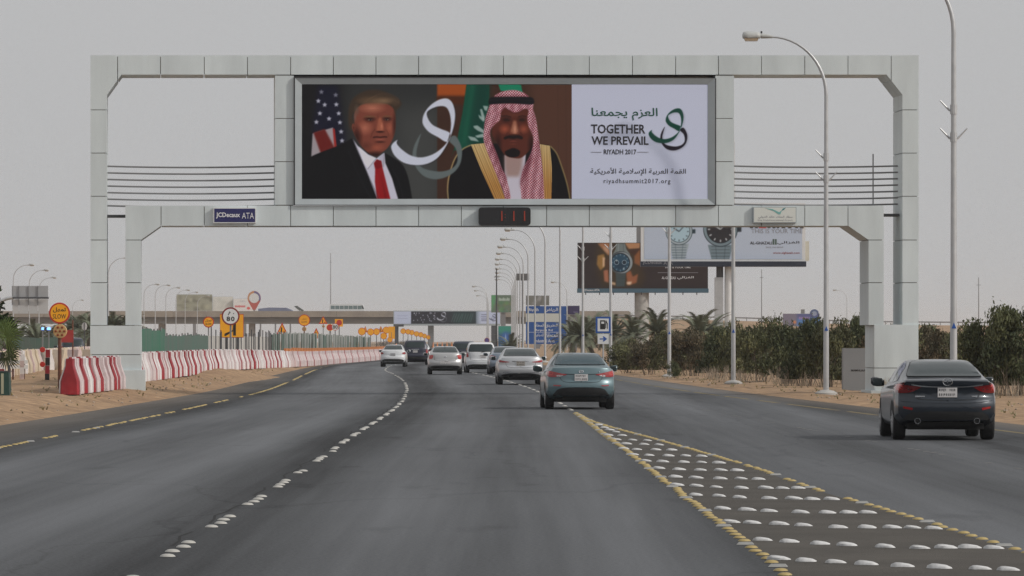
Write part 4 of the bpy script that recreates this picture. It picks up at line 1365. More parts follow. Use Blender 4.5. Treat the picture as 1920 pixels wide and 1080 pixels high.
teal, c = sedan('grey teal sedan with red wraparound tail lights, nearest car on the main lanes', pix_loc(1090, 119.4), R(2.3), s2, tl,
  [('tail_light', smooth_poly([(.36,.895),(.50,.925),(.70,.97),(.80,.99),(.855,.965),(.865,.90),(.82,.845),(.70,.83),(.56,.85)]), M_red),
   ('lamp_lens', smooth_poly([(.46,.875),(.56,.885),(.63,.875),(.60,.845),(.54,.845)]), M_clear),
   ('tail_lamp', smooth_poly([(.70,.95),(.80,.965),(.83,.90),(.73,.88)]), M_redhi)],
  .815, insert=smooth_poly([(-.56,.53),(-.66,.44),(-.70,.355),(-.40,.36),(0,.36),(.40,.36),(.70,.355),(.66,.44),(.56,.53),(.3,.565),(-.3,.565)], 3),
  refl=[(.50,.615),(.70,.63),(.70,.60),(.54,.592)], extras=ex_teal, glass=mat('blue_tinted_glass', (.026,.056,.070), .06, spec=.42), plate_w=.335)

# --- silver saloon behind which a bluish car hides
sv = paint('silver_paint', (.55,.56,.58), .5, .30)
def ex_silver(c, rt):
    line_patch(c, rt, 'shut_line', smooth_path([(-.60,.90),(-.56,.76),(-.45,.70),(0,.69),(.45,.70),(.56,.76),(.60,.90)], 4), .010, M_gap, .004)
    line_patch(c, rt, 'chrome_strip', smooth_path([(-.34,.935),(0,.93),(.34,.935)], 4), .022, M_chrome, .012)
    line_patch(c, rt, 'bumper_crease', smooth_path([(-.72,.50),(-.4,.475),(0,.47),(.4,.475),(.72,.50)], 4), .028, M_chrome, .008)
    MB().box(-.46, .46, .16, .5, .25, .38).build('silencer', M_under, rt)
s3 = scaled(SEDAN, 4.82, 1.835, 1.47)
sedan('silver saloon with slim red tail lights just ahead of the grey teal sedan', pix_loc(976.5, 186.5), head(190, .0), s3, sv,
  [('tail_light', smooth_poly([(.44,.90),(.60,.925),(.78,.965),(.87,.99),(.89,.94),(.83,.885),(.66,.872),(.52,.878)]), M_red)],
  .845, insert=smooth_poly([(-.60,.44),(-.74,.36),(0,.37),(.74,.36),(.60,.44),(0,.455)], 3), extras=ex_silver, platem=mat('plate_beige', (.34,.31,.28), .5))
# --- bluish silver car mostly hidden behind it
bs = paint('pale_blue_paint', (.26,.31,.38), .45, .30)
sedan('pale blue car half hidden behind the silver saloon', pix_loc(950, 243), head(245), scaled(SEDAN, 4.6, 1.78, 1.46), bs,
  [('tail_light', smooth_poly([(.55,.90),(.70,.98),(.86,.97),(.86,.86),(.70,.85)]), M_red)], .845, insert=smooth_poly([(-.60,.44),(-.74,.36),(0,.37),(.74,.36),(.60,.44),(0,.455)], 3))
# --- silver compact saloon with tall square lamps
sv2 = paint('warm_silver_paint', (.48,.48,.485), .45, .32)
def ex_cmp(c, rt):
    line_patch(c, rt, 'shut_line', smooth_path([(-.58,.98),(-.55,.80),(-.50,.735),(0,.725),(.50,.735),(.55,.80),(.58,.98)], 4), .012, M_gap, .004)
    MB().tube([(0,1.55,1.42),(0,1.25,1.62)], [.012,.006], 6).build('aerial', M_blackplastic, rt)
    e = MB(); y = c.rear_y(0, .93) - .012; e.lathe([(.045,0),(.03,-.012)], (0,y,.93), 'y', 12); e.build('emblem', M_chrome, rt)
s4 = scaled(SEDAN, 4.5, 1.78, 1.47)
sedan('silver saloon with squarish red corner lamps and low white plate, in the middle lane', pix_loc(835, 243), head(245, R(-.6)), s4, sv2,
  [('tail_light', smooth_poly([(.62,.985),(.74,1.0),(.83,.985),(.84,.85),(.80,.80),(.70,.80),(.64,.88)], 3), M_redhi)],
  .63, insert=smooth_poly([(-.62,.46),(-.74,.36),(0,.35),(.74,.36),(.62,.46),(0,.475)], 3), extras=ex_cmp, plate_w=.50)
# --- white saloon on the far left
wh = paint('white_paint', (.66,.68,.70), .0, .32)
s5 = scaled(SEDAN, 4.4, 1.70, 1.49)
sedan('white saloon with dark lower bumper, leftmost of the cars ahead', pix_loc(736.5, 314), head(318, R(-1.5)), s5, wh,
  [('tail_light', smooth_poly([(.60,.90),(.74,.965),(.83,.98),(.84,.86),(.76,.82),(.68,.84)], 3), M_red)],
  .83, insert=smooth_poly([(-.56,.52),(-.72,.38),(0,.36),(.72,.38),(.56,.52),(0,.535)], 3), platem=mat('plate_grey', (.42,.42,.44), .5))
# --- small sliver of a white car beyond the dark off-roader
sedan('white car partly hidden beyond the dark off-road vehicle', pix_loc(788, 398), head(398), scaled(SEDAN, 4.5, 1.78, 1.5), wh,
  [('tail_light', smooth_poly([(.60,.90),(.74,.965),(.83,.98),(.84,.86),(.76,.82),(.68,.84)], 3), M_red)], .83)

def hatch(label, loc, rz, s, body_m, win, lights, plate_z, insert, cat='car', extras=None, wr=.33, name='car', platem=None, px=0):
    rt = root(name, label, cat, loc, rz, 'cars driving on the highway')
    c = Car(s); h, a, hw = s.get('hs',1), s.get('ls',1), s['W']/2
    c.body(rt, body_m)
    add_common(c, rt, s, wr, wb=(.72*a, 3.3*a), mirror_m=s.get('mirror_m', body_m))
    wk = [(x*hw/.86, z*h) for x, z in win]
    c.patch('window_seal', [(x*1.03, (z-1.36*h)*1.08+1.36*h) for x, z in wk], M_gap, rt, off=.007, cuts=8)
    c.patch('rear_window', wk, M_carglass, rt, off=.014, cuts=8)
    side_glass(c, rt, [(1.95*a,1.08*h),(1.95*a,1.55*h),(2.4*a,1.50*h),(3.0*a,1.10*h)], [(.45*a,1.12*h),(.55*a,1.50*h),(1.85*a,1.56*h),(1.85*a,1.08*h)])
    c.patch('windscreen', [(-.7*hw,1.14*h),(.7*hw,1.14*h),(.66*hw,1.56*h),(-.66*hw,1.56*h)], M_carglass, rt, axis='front')
    for nm, pl, m in lights:
        for sg in (1,-1): c.patch(nm, [(sg*x*hw/.86, z*h) for x, z in pl], m, rt, off=.012, cuts=3)
    c.patch('bumper_insert', insert, M_blackplastic, rt, off=.010, cuts=3)
    plate(c, rt, plate_z, x=px, m=platem)
    if extras: extras(c, rt)
    return rt
s6 = scaled(HATCH, 4.3, 1.70, 1.68)
def ex_van(c, rt):
    line_patch(c, rt, 'shut_line', smooth_path([(-.62,1.08),(-.60,.80),(-.52,.70),(0,.69),(.52,.70),(.60,.80),(.62,1.08)], 4), .012, M_gap, .005)
    MB().tube([(0,c.rear_y(0,1.13)-.02,1.12),(.28,c.rear_y(.28,1.17)-.02,1.17)], .012, 5).build('wiper', M_blackplastic, rt)
hatch('white tall hatchback with wide dark rear window, between the two silver saloons', pix_loc(902.5, 256), head(258), s6, wh,
  [(-.66,1.16),(.66,1.16),(.68,1.24),(.60,1.50),(.52,1.55),(-.52,1.55),(-.60,1.50),(-.68,1.24)],
  [('tail_light', smooth_poly([(.69,.88),(.80,.88),(.82,1.10),(.74,1.12)], 3), M_red)], .90,
  smooth_poly([(-.60,.46),(-.70,.35),(0,.33),(.70,.35),(.60,.46),(0,.47)], 3), extras=ex_van, px=.10)
# --- navy off-road vehicle
nv = paint('navy_paint', (.020,.022,.042), .2, .35)
s7 = scaled(HATCH, 4.8, 1.88, 1.80)
def ex_suv(c, rt):
    sp = MB().lathe([(.05,0),(.33,.0),(.35,-.06),(.35,-.16),(.31,-.20),(.1,-.21)], (0, c.rear_y(0, .98), .98), 'y', 20)
    b = MB(); y = c.rear_y(.2, 1.1) - .02
    xx = -.26
    while xx < .28: b.box(xx, xx+.05, y-.01, y, 1.10, 1.155); xx += .07
    o = b.build('badge', M_chrome, rt); o['kind'] = 'stuff'
    for sg in (-1, 1): MB().tube([(sg*.62,.6,1.80),(sg*.62,2.6,1.83)], .022, 6).build('roof_rail', M_blackplastic, rt)
hatch('dark navy off-road vehicle with squared body, beside the leftmost white saloon', pix_loc(778.5, 341), head(341), s7, nv,
  [(-.60,1.18),(.60,1.18),(.62,1.25),(.55,1.50),(.48,1.54),(-.48,1.54),(-.55,1.50),(-.62,1.25)],
  [('tail_light', smooth_poly([(.70,.80),(.82,.80),(.83,1.05),(.74,1.06)], 3), M_red)], .98,
  smooth_poly([(-.66,.58),(-.80,.42),(0,.36),(.80,.42),(.66,.58),(0,.60)], 3), cat='off-road vehicle', extras=ex_suv, wr=.39, name='off_road_vehicle')
s8 = scaled(HATCH, 4.7, 1.85, 1.74)
hatch('dark blue tall car glimpsed between the silver saloon and the white hatchback', pix_loc(870, 331), head(331), s8, paint('dark_blue_paint', (.028,.036,.055), .2, .3),
  [(-.62,1.14),(.62,1.14),(.63,1.24),(.56,1.48),(-.56,1.48),(-.63,1.24)],
  [('tail_light', smooth_poly([(.68,.84),(.80,.84),(.82,1.05),(.74,1.06)], 3), M_red)], .90,
  smooth_poly([(-.60,.46),(-.76,.35),(0,.33),(.76,.35),(.60,.46),(0,.47)], 3), cat='car', wr=.36)
# ------------------------------------------------------------------ street lamps
M_galv = mat('galvanised_steel', (.50,.51,.52), .38, .35, var=.10, scale=3)
M_lampgrey = mat('lamp_housing', (.46,.47,.46), .5, var=.1, scale=3)
M_lens = mat('lamp_lens', (.36,.27,.18), .3)
M_conc = mat('cast_concrete', (.42,.41,.39), .85, var=.15, scale=2, bump=.1, bscale=20)
M_blue = mat('traffic_blue', (.012,.085,.36), .45)
def make_lamp(detail=True):
    rt = root('street_lamp', '', 'street lamp', (0,0,0), 0, '')
    MB().lathe([(.36,0),(.36,.07),(.26,.13),(.11,.17)], n=18).build('base', M_conc, rt, smooth=40)
    MB().tube([(0,0,.12),(0,0,2.4),(0,0,2.5),(0,0,6.2),(0,0,9.5)], [.092,.088,.082,.072,.060], 12).build('pole', M_galv, rt, smooth=50)
    pts = [(-1.75*(1-math.cos(t)), 0, 9.5 + 1.85*math.sin(t)) for t in np.linspace(0, math.pi/2, 14)]
    MB().tube(pts, list(np.linspace(.060,.030,14)), 10).build('arm', M_galv, rt, smooth=50)
    hd = MB()
    hd.tube([(-1.70,0,11.355),(-2.02,0,11.38),(-2.06,0,11.385)], [.05,.085,.085], 10)
    sec = [(0,.06),(.04,.12),(.14,.15),(.42,.16),(.52,.15),(.57,.11),(.585,.05)]
    vs, fs = [], []
    for dx, r in sec:
        for k in range(12):
            q = 2*math.pi*k/12
            vs.append((-2.07-dx, r*1.05*math.cos(q), 11.385 + max(-.09, r*.9*math.sin(q))))
    for j in range(len(sec)-1):
        for k in range(12): fs.append((j*12+k, (j+1)*12+k, (j+1)*12+(k+1)%12, j*12+(k+1)%12))
    fs.append(tuple(range(12))); fs.append(tuple(range(len(vs)-1, len(vs)-13, -1)))
    hd.add(vs, fs)
    h = hd.build('lamp_head', M_lampgrey, rt, smooth=50)
    MB().prism([(-2.60,11.30),(-2.14,11.30),(-2.18,11.215),(-2.56,11.215)], -.13, .13).build('lens', M_lens, h)
    MB().tube([(-2.05,0,11.46),(-2.05,0,11.53)], .03, 6).build('light_sensor', M_blackplastic, h)
    if detail:
        for z, sgs in ((7.55,(-1,)),(6.85,(-1,1))):
            b = MB()
            b.lathe([(.088,z-.12),(.09,z+.12)], n=10)
            for sg in sgs: b.tube([(sg*.09,0,z-.04),(sg*.34,0,z+.22)], [.03,.018], 6)
            b.build('bracket', M_galv, rt)
        MB().prism([(-.062,2.04),(.062,2.04),(0,2.19)], -.098, -.086).build('sticker', M_blue, rt)
    return rt
lamp0 = make_lamp()
lampfar = None
RIGHT = [(118,1788),(148.7,1549),(185,1375),(222,1255),(259,1145),(296,1093),(333,1050),(370,1022),(407,1003),(444,990),(481,981),(518,975),(555,970),(592,967),(629,965),(666,963),(703,961),(740,959)]
NAMES = ['street lamp with blue triangle sticker beyond the dark slate sedan, head out of frame',
 'street lamp standing in front of the gantry right end, whole arm and head in view',
 'street lamp crossing the pale watch billboard over its dark watch',
 'street lamp crossing the pale watch billboard over its light watch',
 'street lamp right beside the fuel station sign',
 'street lamp crossing the left edge of the brown watch billboard',
 'street lamp crossing the right column of the blue direction sign',
 'street lamp crossing the middle of the blue direction sign',
 'street lamp crossing the left half of the blue direction sign',
 'street lamp at the left edge of the blue direction sign']
G_R = 'street lamps along the right verge'
for i, (D, px) in enumerate(RIGHT):
    o = lamp0 if i == 0 else copy_tree(lamp0)
    x = (px-960)/F*D
    o.location = (x, D, gz(x, D) - .02)
    o['label'] = NAMES[i] if i < len(NAMES) else 'far street lamp in the bunch left of the blue direction sign'
    o['group'] = G_R if i < len(NAMES) else 'far street lamps bunched left of the blue sign'
for c_ in [c_ for o in scene.objects if o.name.startswith('street_lamp') and o.location.y > 300 for c_ in list(o.children)]:
    if c_.name.startswith(('sticker','bracket')): bpy.data.objects.remove(c_)
def far_lamp(px, D, flip, label, group, rz=0.0):
    o = copy_tree(lamp0)
    for c_ in list(o.children):
        if c_.name.startswith(('sticker','bracket')): bpy.data.objects.remove(c_)
    o.location = ((px-960)/F*D, D, 0)
    o.rotation_euler = (0, 0, math.pi if flip else rz)
    o['label'] = label; o['group'] = group
GL_ = 'street lamps along the far left carriageway'
for px, D, lb in ((25,595,'street lamp at the far left, tallest of three over the sign back'),(55,640,'street lamp behind the middle of the grey sign back'),(73,715,'street lamp rising from the right part of the grey sign back'),
               (136,1110,'small far street lamp right of the round slow sign'),(203,545,'street lamp seen between the two left gantry legs')):
    far_lamp(px, D, True, lb, GL_)
for px, D in ((270,800),(291,812),(311,850),(330,890),(347,930),(370,1010)):
    far_lamp(px, D, True, 'far street lamp before the flyover just right of the gantry left legs', 'lamps before the flyover')
for px, D in ((913,830),(914.5,900),(916,1000)):
    far_lamp(px, D, False, 'far street lamp crossing the right end of the far banner gantry', 'lamps at the far banner gantry')
far_lamp(1063, 770, False, 'far street lamp standing right of the blue direction sign', G_R)
far_lamp(1588, 890, False, 'far street lamp rising above the bushes left of the gantry right leg', G_R)

# thin masts
for px, y, D, r, lb in ((620,474,1400,.16,'thin tall mast standing behind the coach on the flyover'),(1428,505,760,.10,'thin tall mast above the bushes left of the far blue board'),
                     (1835,520,620,.09,'thin tall mast above the bushes right of the gantry'),(931,503,560,.13,'dark mast standing left of the bunched far lamps'),(1453,585,760,.10,'short thin mast just left of the far blue board')):
    rt = root('mast', lb, 'mast', ((px-960)/F*D, D, 0))
    h = CAMH + (HOR-y)/F*D
    MB().tube([(0,0,0),(0,0,h)], [r,r*.5], 7).build('pole', M_darkmetal if px == 931 else M_bar, rt)
    MB().tube([(-.3,0,h*.9),(.3,0,h*.9)], r*.4, 5).build('crossbar', M_bar, rt)

# ------------------------------------------------------------------ plastic jersey barriers
BX = interp([(125,-12.36),(147,-12.33),(153,-12.95),(166,-13.1),(250,-14.2),(300,-14.0),(354,-13.55),(440,-12.2),(700,-17.4),(1050,-25.8)])
M_bred = mat('red_plastic', (.30,.014,.022), .45, var=.3, scale=2.5)
M_bwhite = mat('faded_white_plastic', (.60,.53,.53), .5, col2=(.52,.41,.42), scale=3.5)
M_bwhite2 = mat('white_plastic', (.70,.67,.67), .45, var=.12, scale=4)
M_bpink = mat('sun_bleached_pink_plastic', (.56,.44,.43), .55, var=.25, scale=3)
M_beige = mat('dusty_beige_plastic', (.56,.46,.33), .6, col2=(.60,.50,.40), scale=2)
M_orange = mat('orange_reflector_panel', (.62,.22,.07), .5)
def barrier_mesh(name, m, L=1.0):
    b = MB()
    prof = [(.25,0),(.255,.05),(.25,.37),(.13,.72),(.105,.80),(.10,.99),(.085,1.0)]
    poly = prof + [(-x, z) for x, z in prof[::-1]]
    n = len(poly); vs, fs = [], []
    ys = [.02*L, .05*L, .10*L, .5*L, .90*L, .95*L, .98*L]; k = [.84,.93,1,1.02,1,.93,.84]
    for y, q in zip(ys, k):
        for x, z in poly: vs.append((x*q, y-L/2, z))
    for j in range(len(ys)-1):
        for i in range(n-1): fs.append((j*n+i, j*n+i+1, (j+1)*n+i+1, (j+1)*n+i))
    fs.append(tuple(range(n-1,-1,-1))); fs.append(tuple(range(len(vs)-n, len(vs))))
    b.add(vs, fs)
    b.lathe([(.035,1.0),(.035,1.035),(.02,1.04)], (0,-L*.25,0), n=8)
    b.lathe([(.035,1.0),(.035,1.035),(.02,1.04)], (0,L*.25,0), n=8)
    for f in (-.5, .5): pass
    return b
BM = {k: barrier_mesh('b', None, .64).mesh('jersey_barrier', m, 35) for k, m in (('r',M_bred),('w',M_bwhite),('v',M_bwhite2),('p',M_bpink))}
DESC = {'r':'red','w':'faded white','v':'white','p':'bleached pink'}
cap_me = MB().box(-.08,.08,-.22,.22,.99,1.17).mesh('cap_panel', M_orange)
def barrier(D, kind, label, group, cap=False, x=None, rz=None, sc=None):
    x = BX(D) if x is None else x
    sl = math.atan2(-(BX(D+3)-BX(D))/3, 1)
    o = place('jersey_barrier', BM[kind], None, (x + RNG.normal()*.03, D, gz(x, D)-.01), (sl if rz is None else rz) + RNG.normal()*.045, sc)
    tag(o, label, 'barrier', group)
    if cap: place('cap_panel', cap_me, o, (0,0,0))
    return o
D = 130.5; i = 0
seq = 'rvwwrrwvwrwwrrvwrwwrvrwvwwrw'
while D < 147:
    k = seq[i % len(seq)]
    barrier(D, k, 'red jersey barrier with its plain end face at the front of the near row' if i == 0 else f'{DESC[k]} jersey barrier in the short row before the gantry left leg', 'barriers in the short row before the gantry leg')
    D += .655; i += 1
D = 154.0; i = 0
pat = 'vwvrrwvwwrwvwrrwvwwvrwvwwrr'
while D < 300:
    k = pat[i % len(pat)] if D < 215 else ('vwvrvwvvwvrw'[i % 12] if D < 292 else ('pwpprpwppwpp'[i % 12]))
    lbn = f'{DESC[k]} jersey barrier ' + ('by the green fence beyond the gantry leg' if D < 228 else 'along the low concrete wall' if D < 290 else 'with orange panel in the far part of the long row')
    cap = D > 290 and i % 2 == 0
    if D > 290 and not cap: lbn = f'{DESC[k]} jersey barrier without panel in the far part of the long row'
    barrier(D, k, lbn, 'barriers of the long row on the left verge', cap)
    D += .655; i += 1
b = MB(); src = barrier_mesh('x', None, 1.0); j = 0
while D < 900:
    x = BX(D)
    b.add([(v[0]+x, v[1]+D, v[2]+gz(x, D)) for v in src.v], src.f, 3 if j % 9 == 4 else (0 if j % 3 == 0 else 1))
    if j % 2 == 0: b.box(x-.08, x+.08, D-.35, D+.35, 1.0+gz(x,D), 1.22+gz(x,D), 2)
    D += 1.05; j += 1
tag(b.build('far_jersey_barriers', [M_bpink, M_bwhite, M_orange, M_bred]), 'far end of the long barrier row with small orange panels on top', 'barrier row', kind='stuff')
# second, dusty row beyond the verge
BE = {k: barrier_mesh('b', None, 2.3).mesh('dusty_barrier', m, 35) for k, m in (('b',M_beige),('p',M_bpink),('w',M_bwhite2))}
p0, p1 = np.array([-18.6,166.0]), np.array([-33.0,372.0])
Ld = np.linalg.norm(p1-p0); nb = 86
for i in range(nb):
    q = p0 + (p1-p0)*i/nb
    k = 'bbpbwbbbpbb'[i % 11] if i < 50 else 'pbp'[i % 3]
    o = place('dusty_barrier', BE[k], None, (q[0]+RNG.normal()*.03, q[1], gz(q[0], q[1])-.01), math.atan2(-(p1-p0)[0], (p1-p0)[1]) + RNG.normal()*.02)
    tag(o, {'b':'dusty beige','p':'bleached pink','w':'white'}[k] + ' barrier in the long row behind the palm and the slow sign', 'barrier', 'dusty barriers of the row beyond the left verge')
for i in range(22):                                  # a cross row closing the site, seen broadside
    x = -28.5 + i*.62*1.0; Dq = 236 + i*.9
    if x > -15.2: break
    k = 'bpbbwbpb'[i % 8]
    o = place('dusty_barrier', BE[k], None, (x-1.5, Dq-20, gz(x, Dq)), R(90-56) + RNG.normal()*.03, (1,.48,1.0))
    tag(o, {'b':'dusty beige','p':'bleached pink','w':'white'}[k] + ' barrier of the slanting row left of the gantry leg', 'barrier', 'dusty barriers of the slanting row')

# ------------------------------------------------------------------ fences and the low wall on the left
M_gfence = mat('green_mesh_sheet', (.030,.145,.085), .7, col2=(.085,.14,.115), scale=1.1, stretch=(1,1,.25))
M_gfence2 = mat('faded_green_sheet', (.065,.135,.105), .7, col2=(.10,.12,.105), scale=1.4, stretch=(1,1,.25))
M_slat = mat('grey_green_slat', (.20,.225,.20), .6, var=.35, scale=.9)
M_lslat = mat('pale_slat', (.42,.44,.42), .6, var=.2, scale=1)
def fence(name, label, D0, D1, top, m, off, step, post=True, wav=.03, cat='fence'):
    rt = root(name, label, cat, (BX(D0)+off, D0, 0))
    D = D0; i = 0
    while D < D1 - .01:
        e = min(D1, D + step)
        xa, xb = BX(D)+off-rt.location.x, BX(e)+off-rt.location.x
        b = MB(); n = 6
        vs, fs = [], []
        zt = top + RNG.uniform(-.06, .06)
        for k in range(n+1):
            t = k/n; s_ = (.03 if k % 2 else -.03)
            vs += [(xa+(xb-xa)*t+s_, D-D0+(e-D)*t*.985, .25), (xa+(xb-xa)*t+s_, D-D0+(e-D)*t*.985, zt + RNG.uniform(-wav, wav))]
        for k in range(n): fs.append((2*k, 2*k+2, 2*k+3, 2*k+1))
        n0 = len(vs); vs += [(v[0]-.03, v[1], v[2]) for v in vs]
        fs += [tuple(q+n0 for q in f[::-1]) for f in fs]
        b.add(vs, fs)
        b.build('fence_sheet', m if not isinstance(m, list) else m[i % len(m)], rt)
        if post: MB().tube([(xa-.06, D-D0, .1),(xa-.06, D-D0, zt+.08)], .035, 6).build('post', M_bar, rt)
        D = e; i += 1
    return rt
fence('green_fence', 'bright green sheet fence behind the red and white barriers right of the gantry leg', 160, 193, 2.18, M_gfence, -.75, 2.4)
fence('green_fence', 'dull green sheet fence running on between the bright one and the yellow square sign', 193.1, 229, 1.98, M_gfence2, -.75, 2.4)
# low concrete wall with rods
rt = root('concrete_wall', 'low pale concrete wall with upright steel rods beyond the yellow sign', 'wall', (BX(232)-.9, 232, 0))
Dw = 232
M_wallc = mat('pale_concrete', (.46,.44,.41), .85, var=.2, scale=1.2)
while Dw < 292:
    xa, xb = BX(Dw)-.9-rt.location.x, BX(Dw+6)-.9-rt.location.x
    b = MB(); b.add([(xa,Dw-232,.2),(xb,Dw-226.03,.2),(xb,Dw-226.03,2.0),(xa,Dw-232,2.0),(xa-.25,Dw-232,.2),(xb-.25,Dw-226.03,.2),(xb-.25,Dw-226.03,2.0),(xa-.25,Dw-232,2.0)],
        [(0,1,2,3),(7,6,5,4),(3,2,6,7),(1,5,6,2),(4,0,3,7),(0,4,5,1)])
    b.build('wall_panel', M_wallc, rt)
    for k in range(3):
        q = RNG.uniform(.1,.9)
        MB().tube([(xa+(xb-xa)*q+.1, Dw-232+6*q, .2),(xa+(xb-xa)*q+.1, Dw-232+6*q, 2.15+RNG.uniform(0,.35))], .03, 5).build('steel_rod', M_darkmetal, rt)
    Dw += 6
# slatted fence further on
rt = root('slatted_fence', 'grey green slatted hoarding with pale uprights behind the far barriers', 'fence', (BX(292)-.8, 292, 0))
Dw = 292.0; i = 0
sl_me = [MB().box(-.03,.03,-.52,.52,.3,2.25).mesh('slat', M_slat), MB().box(-.03,.03,-.52,.52,.3,2.20).mesh('slat', M_gfence2), MB().box(-.07,.05,-.16,.16,.3,2.3).mesh('slat', M_lslat)]
while Dw < 430:
    q = BX(Dw)-.8
    k = 2 if i % 4 == 3 else (0 if RNG.random() < .6 else 1)
    place('slat', sl_me[k], rt, (q-rt.location.x + RNG.normal()*.05, Dw-292, RNG.normal()*.03 - max(0, Dw-340)*.002), math.atan2(-(BX(Dw+2)-BX(Dw))/2, 1)+RNG.normal()*.03)
    Dw += .75 if k == 2 else 1.06; i += 1

# ------------------------------------------------------------------ traffic signs
M_amber = mat('amber_sheeting', (.92,.41,.012), .5, var=.06, scale=3)
M_sred = mat('sign_red', (.50,.028,.018), .45)
M_sdark = mat('sign_black', (.015,.013,.012), .5)
M_maroon = mat('sign_maroon', (.22,.018,.022), .45)
M_brown = mat('rusty_brown_post', (.15,.055,.030), .7, var=.35, scale=6)
M_lampbrown = mat('brown_lamp', (.24,.055,.012), .35)
def sgn_root(name, label, px, D, cat='road sign', group=None):
    x = (px-960)/F*D
    return root(name, label, cat, (x, D, gz(x, D)-.02), 0, group), x, gz(x, D)-.02
def ring_sign(rt, cx, cz, r, face, ring, rw=.16, y=-.05, nm='sign_disc'):
    d = MB().lathe([(r*.98,0),(r,-.012),(r*.99,-.02)], (cx, y, cz), 'y', 32).build(nm, ring, rt)
    MB().lathe([(r*(1-rw),-.021),(r*(1-rw),-.026)], (cx, y, cz), 'y', 32).build('sign_face', face, d)
    return d
def flasher(rt, cx, cz, r, y=-.05):
    d = MB().lathe([(r,0),(r,-.05),(r*.93,-.06)], (cx, y, cz), 'y', 24).build('flasher', mat('flasher_cream', (.55,.36,.16), .5), rt)
    for k in range(7):
        a = k*2*math.pi/6
        q = (cx, cz) if k == 6 else (cx+r*.62*math.cos(a), cz+r*.62*math.sin(a))
        MB().lathe([(r*.19,-.055),(r*.17,-.085),(r*.06,-.095)], (q[0], y, q[1]), 'y', 10).build('flasher_lamp', M_lampbrown, d)
    return d
def pole(rt, z1, r=.035, m=None, x=0.0, y=0.0, z0=0.0):
    return MB().tube([(x,y,z0),(x,y,z1)], r, 8).build('post', m or M_bar, rt, smooth=50)
def Z(py, D, z0): return CAMH + (HOR-py)/F*D - z0
# the near SLOW sign
rt, x, z0 = sgn_root('slow_sign', 'round amber slow sign with red ring above a lamp disc on a brown post', 112, 138)
pole(rt, Z(570,138,z0), .055, M_brown)
d = ring_sign(rt, 0, Z(587,138,z0), .31, M_amber, M_sred, .15)
zc = Z(587,138,z0)
lettering(d, arabic('تمهل'), -.19, .19, zc+.015, zc+.17, -.08, M_sdark, .02)
lettering(d, 'SLOW', -.195, .195, zc-.165, zc-.03, -.08, M_sdark, .0)
flasher(rt, .02, Z(621,138,z0), .205)
# 80 sign and the yellow square
rt, x, z0 = sgn_root('speed_limit_sign', 'round white 80 speed limit sign with dark red ring on a grey post', 432.5, 236)
pole(rt, Z(580,236,z0), .05)
zc = Z(593,236,z0)
d = ring_sign(rt, 0, zc, .455, M_white, M_maroon, .17, -.07)
lettering(d, '٨', -.14, .05, zc+.05, zc+.24, -.10, M_sdark, .03); lettering(d, '٠', .12, .18, zc+.10, zc+.17, -.10, M_sdark, .03)
lettering(d, '8', -.205, -.02, zc-.25, zc-.01, -.10, M_sdark, .03); lettering(d, '0', .02, .205, zc-.25, zc-.01, -.10, M_sdark, .03)
MB().lathe([(.22,0),(.18,.25),(.06,.3)], n=12).build('base', M_conc, rt)
rt, x, z0 = sgn_root('lane_merge_sign', 'large square amber board with black merging lanes arrow behind the 80 sign', 434.5, 243)
zt, zb, w = Z(590,243,z0), Z(632,243,z0), 21.5/S(243)
d = MB().box(-w, w, -.05, -.02, zb, zt).build('sign_board', M_amber, rt)
MB().box(-w*1.03, w*1.03, -.019, .0, zb-.03, zt+.03).build('sign_edge', M_sred, d)
b = MB(); b.prism([(.08,zb+.08),(.22,zb+.08),(.22,zt-.2),(.08,zt-.2)], -.056, -.051)
b2 = MB().prism([(-.38,zb+.06),(-.36,zb+.18),(.05,zb+.36),(.075,zb+.60),(.075,zb+.30),(-.30,zb+.06)], -.056, -.051)
b.build('lane_mark', M_sdark, d); b2.build('merge_arrow', M_sdark, d)
for q in (-.25,.3): pole(rt, zb+.4, .04, M_darkmetal, q)
# small SLOW sign
rt, x, z0 = sgn_root('slow_sign', 'small round amber slow sign above the dull green fence', 391, 300)
pole(rt, Z(606,300,z0), .04); zc = Z(604,300,z0)
d = ring_sign(rt, 0, zc, .35, M_amber, M_sred, .17)
lettering(d, arabic('تمهل'), -.2, .2, zc, zc+.19, -.08, M_sdark, .02); lettering(d, 'SLOW', -.2, .2, zc-.18, zc-.05, -.08, M_sdark, .01)
def tri_sign(label, px, py, D, hw, h, group=None, fl=False):
    rt, x, z0 = sgn_root('roadworks_sign', label, px, D, 'road sign', group)
    s_ = S(D); w, hh = hw/s_, h/s_; zc = Z(py, D, z0)
    pole(rt, zc+.1, .035, M_darkmetal)
    d = MB().prism([(-w,zc-hh/2),(w,zc-hh/2),(0,zc+hh/2)], -.06, -.04).build('sign_board', M_sred, rt)
    MB().prism([(-w*.72,zc-hh*.40),(w*.72,zc-hh*.40),(0,zc+hh*.31)], -.066, -.061).build('sign_face', M_amber, d)
    b = MB(); b.prism([(-w*.28,zc-hh*.36),(-w*.02,zc-hh*.36),(w*.02,zc+hh*.05),(-w*.10,zc+hh*.12),(-w*.2,zc)], -.071, -.067)
    b.build('worker_symbol', M_sdark, d)
    MB().prism([(w*.14,zc-hh*.37),(w*.62,zc-hh*.37),(w*.36,zc-hh*.2)], -.071, -.067).build('heap_symbol', mat('dark_orange', (.30,.06,.01), .5), d)
    if fl: flasher(rt, .03, zc-hh*.8, 2.6/s_)
    return rt
tri_sign('triangular roadworks sign with red border, left one of the two over the slatted hoarding', 529, 615.5, 420, 10.5, 22, 'roadworks signs', True)
tri_sign('triangular roadworks sign standing lower, right of the round amber sign with two lamp discs', 593, 624.5, 430, 9.5, 20, 'roadworks signs')
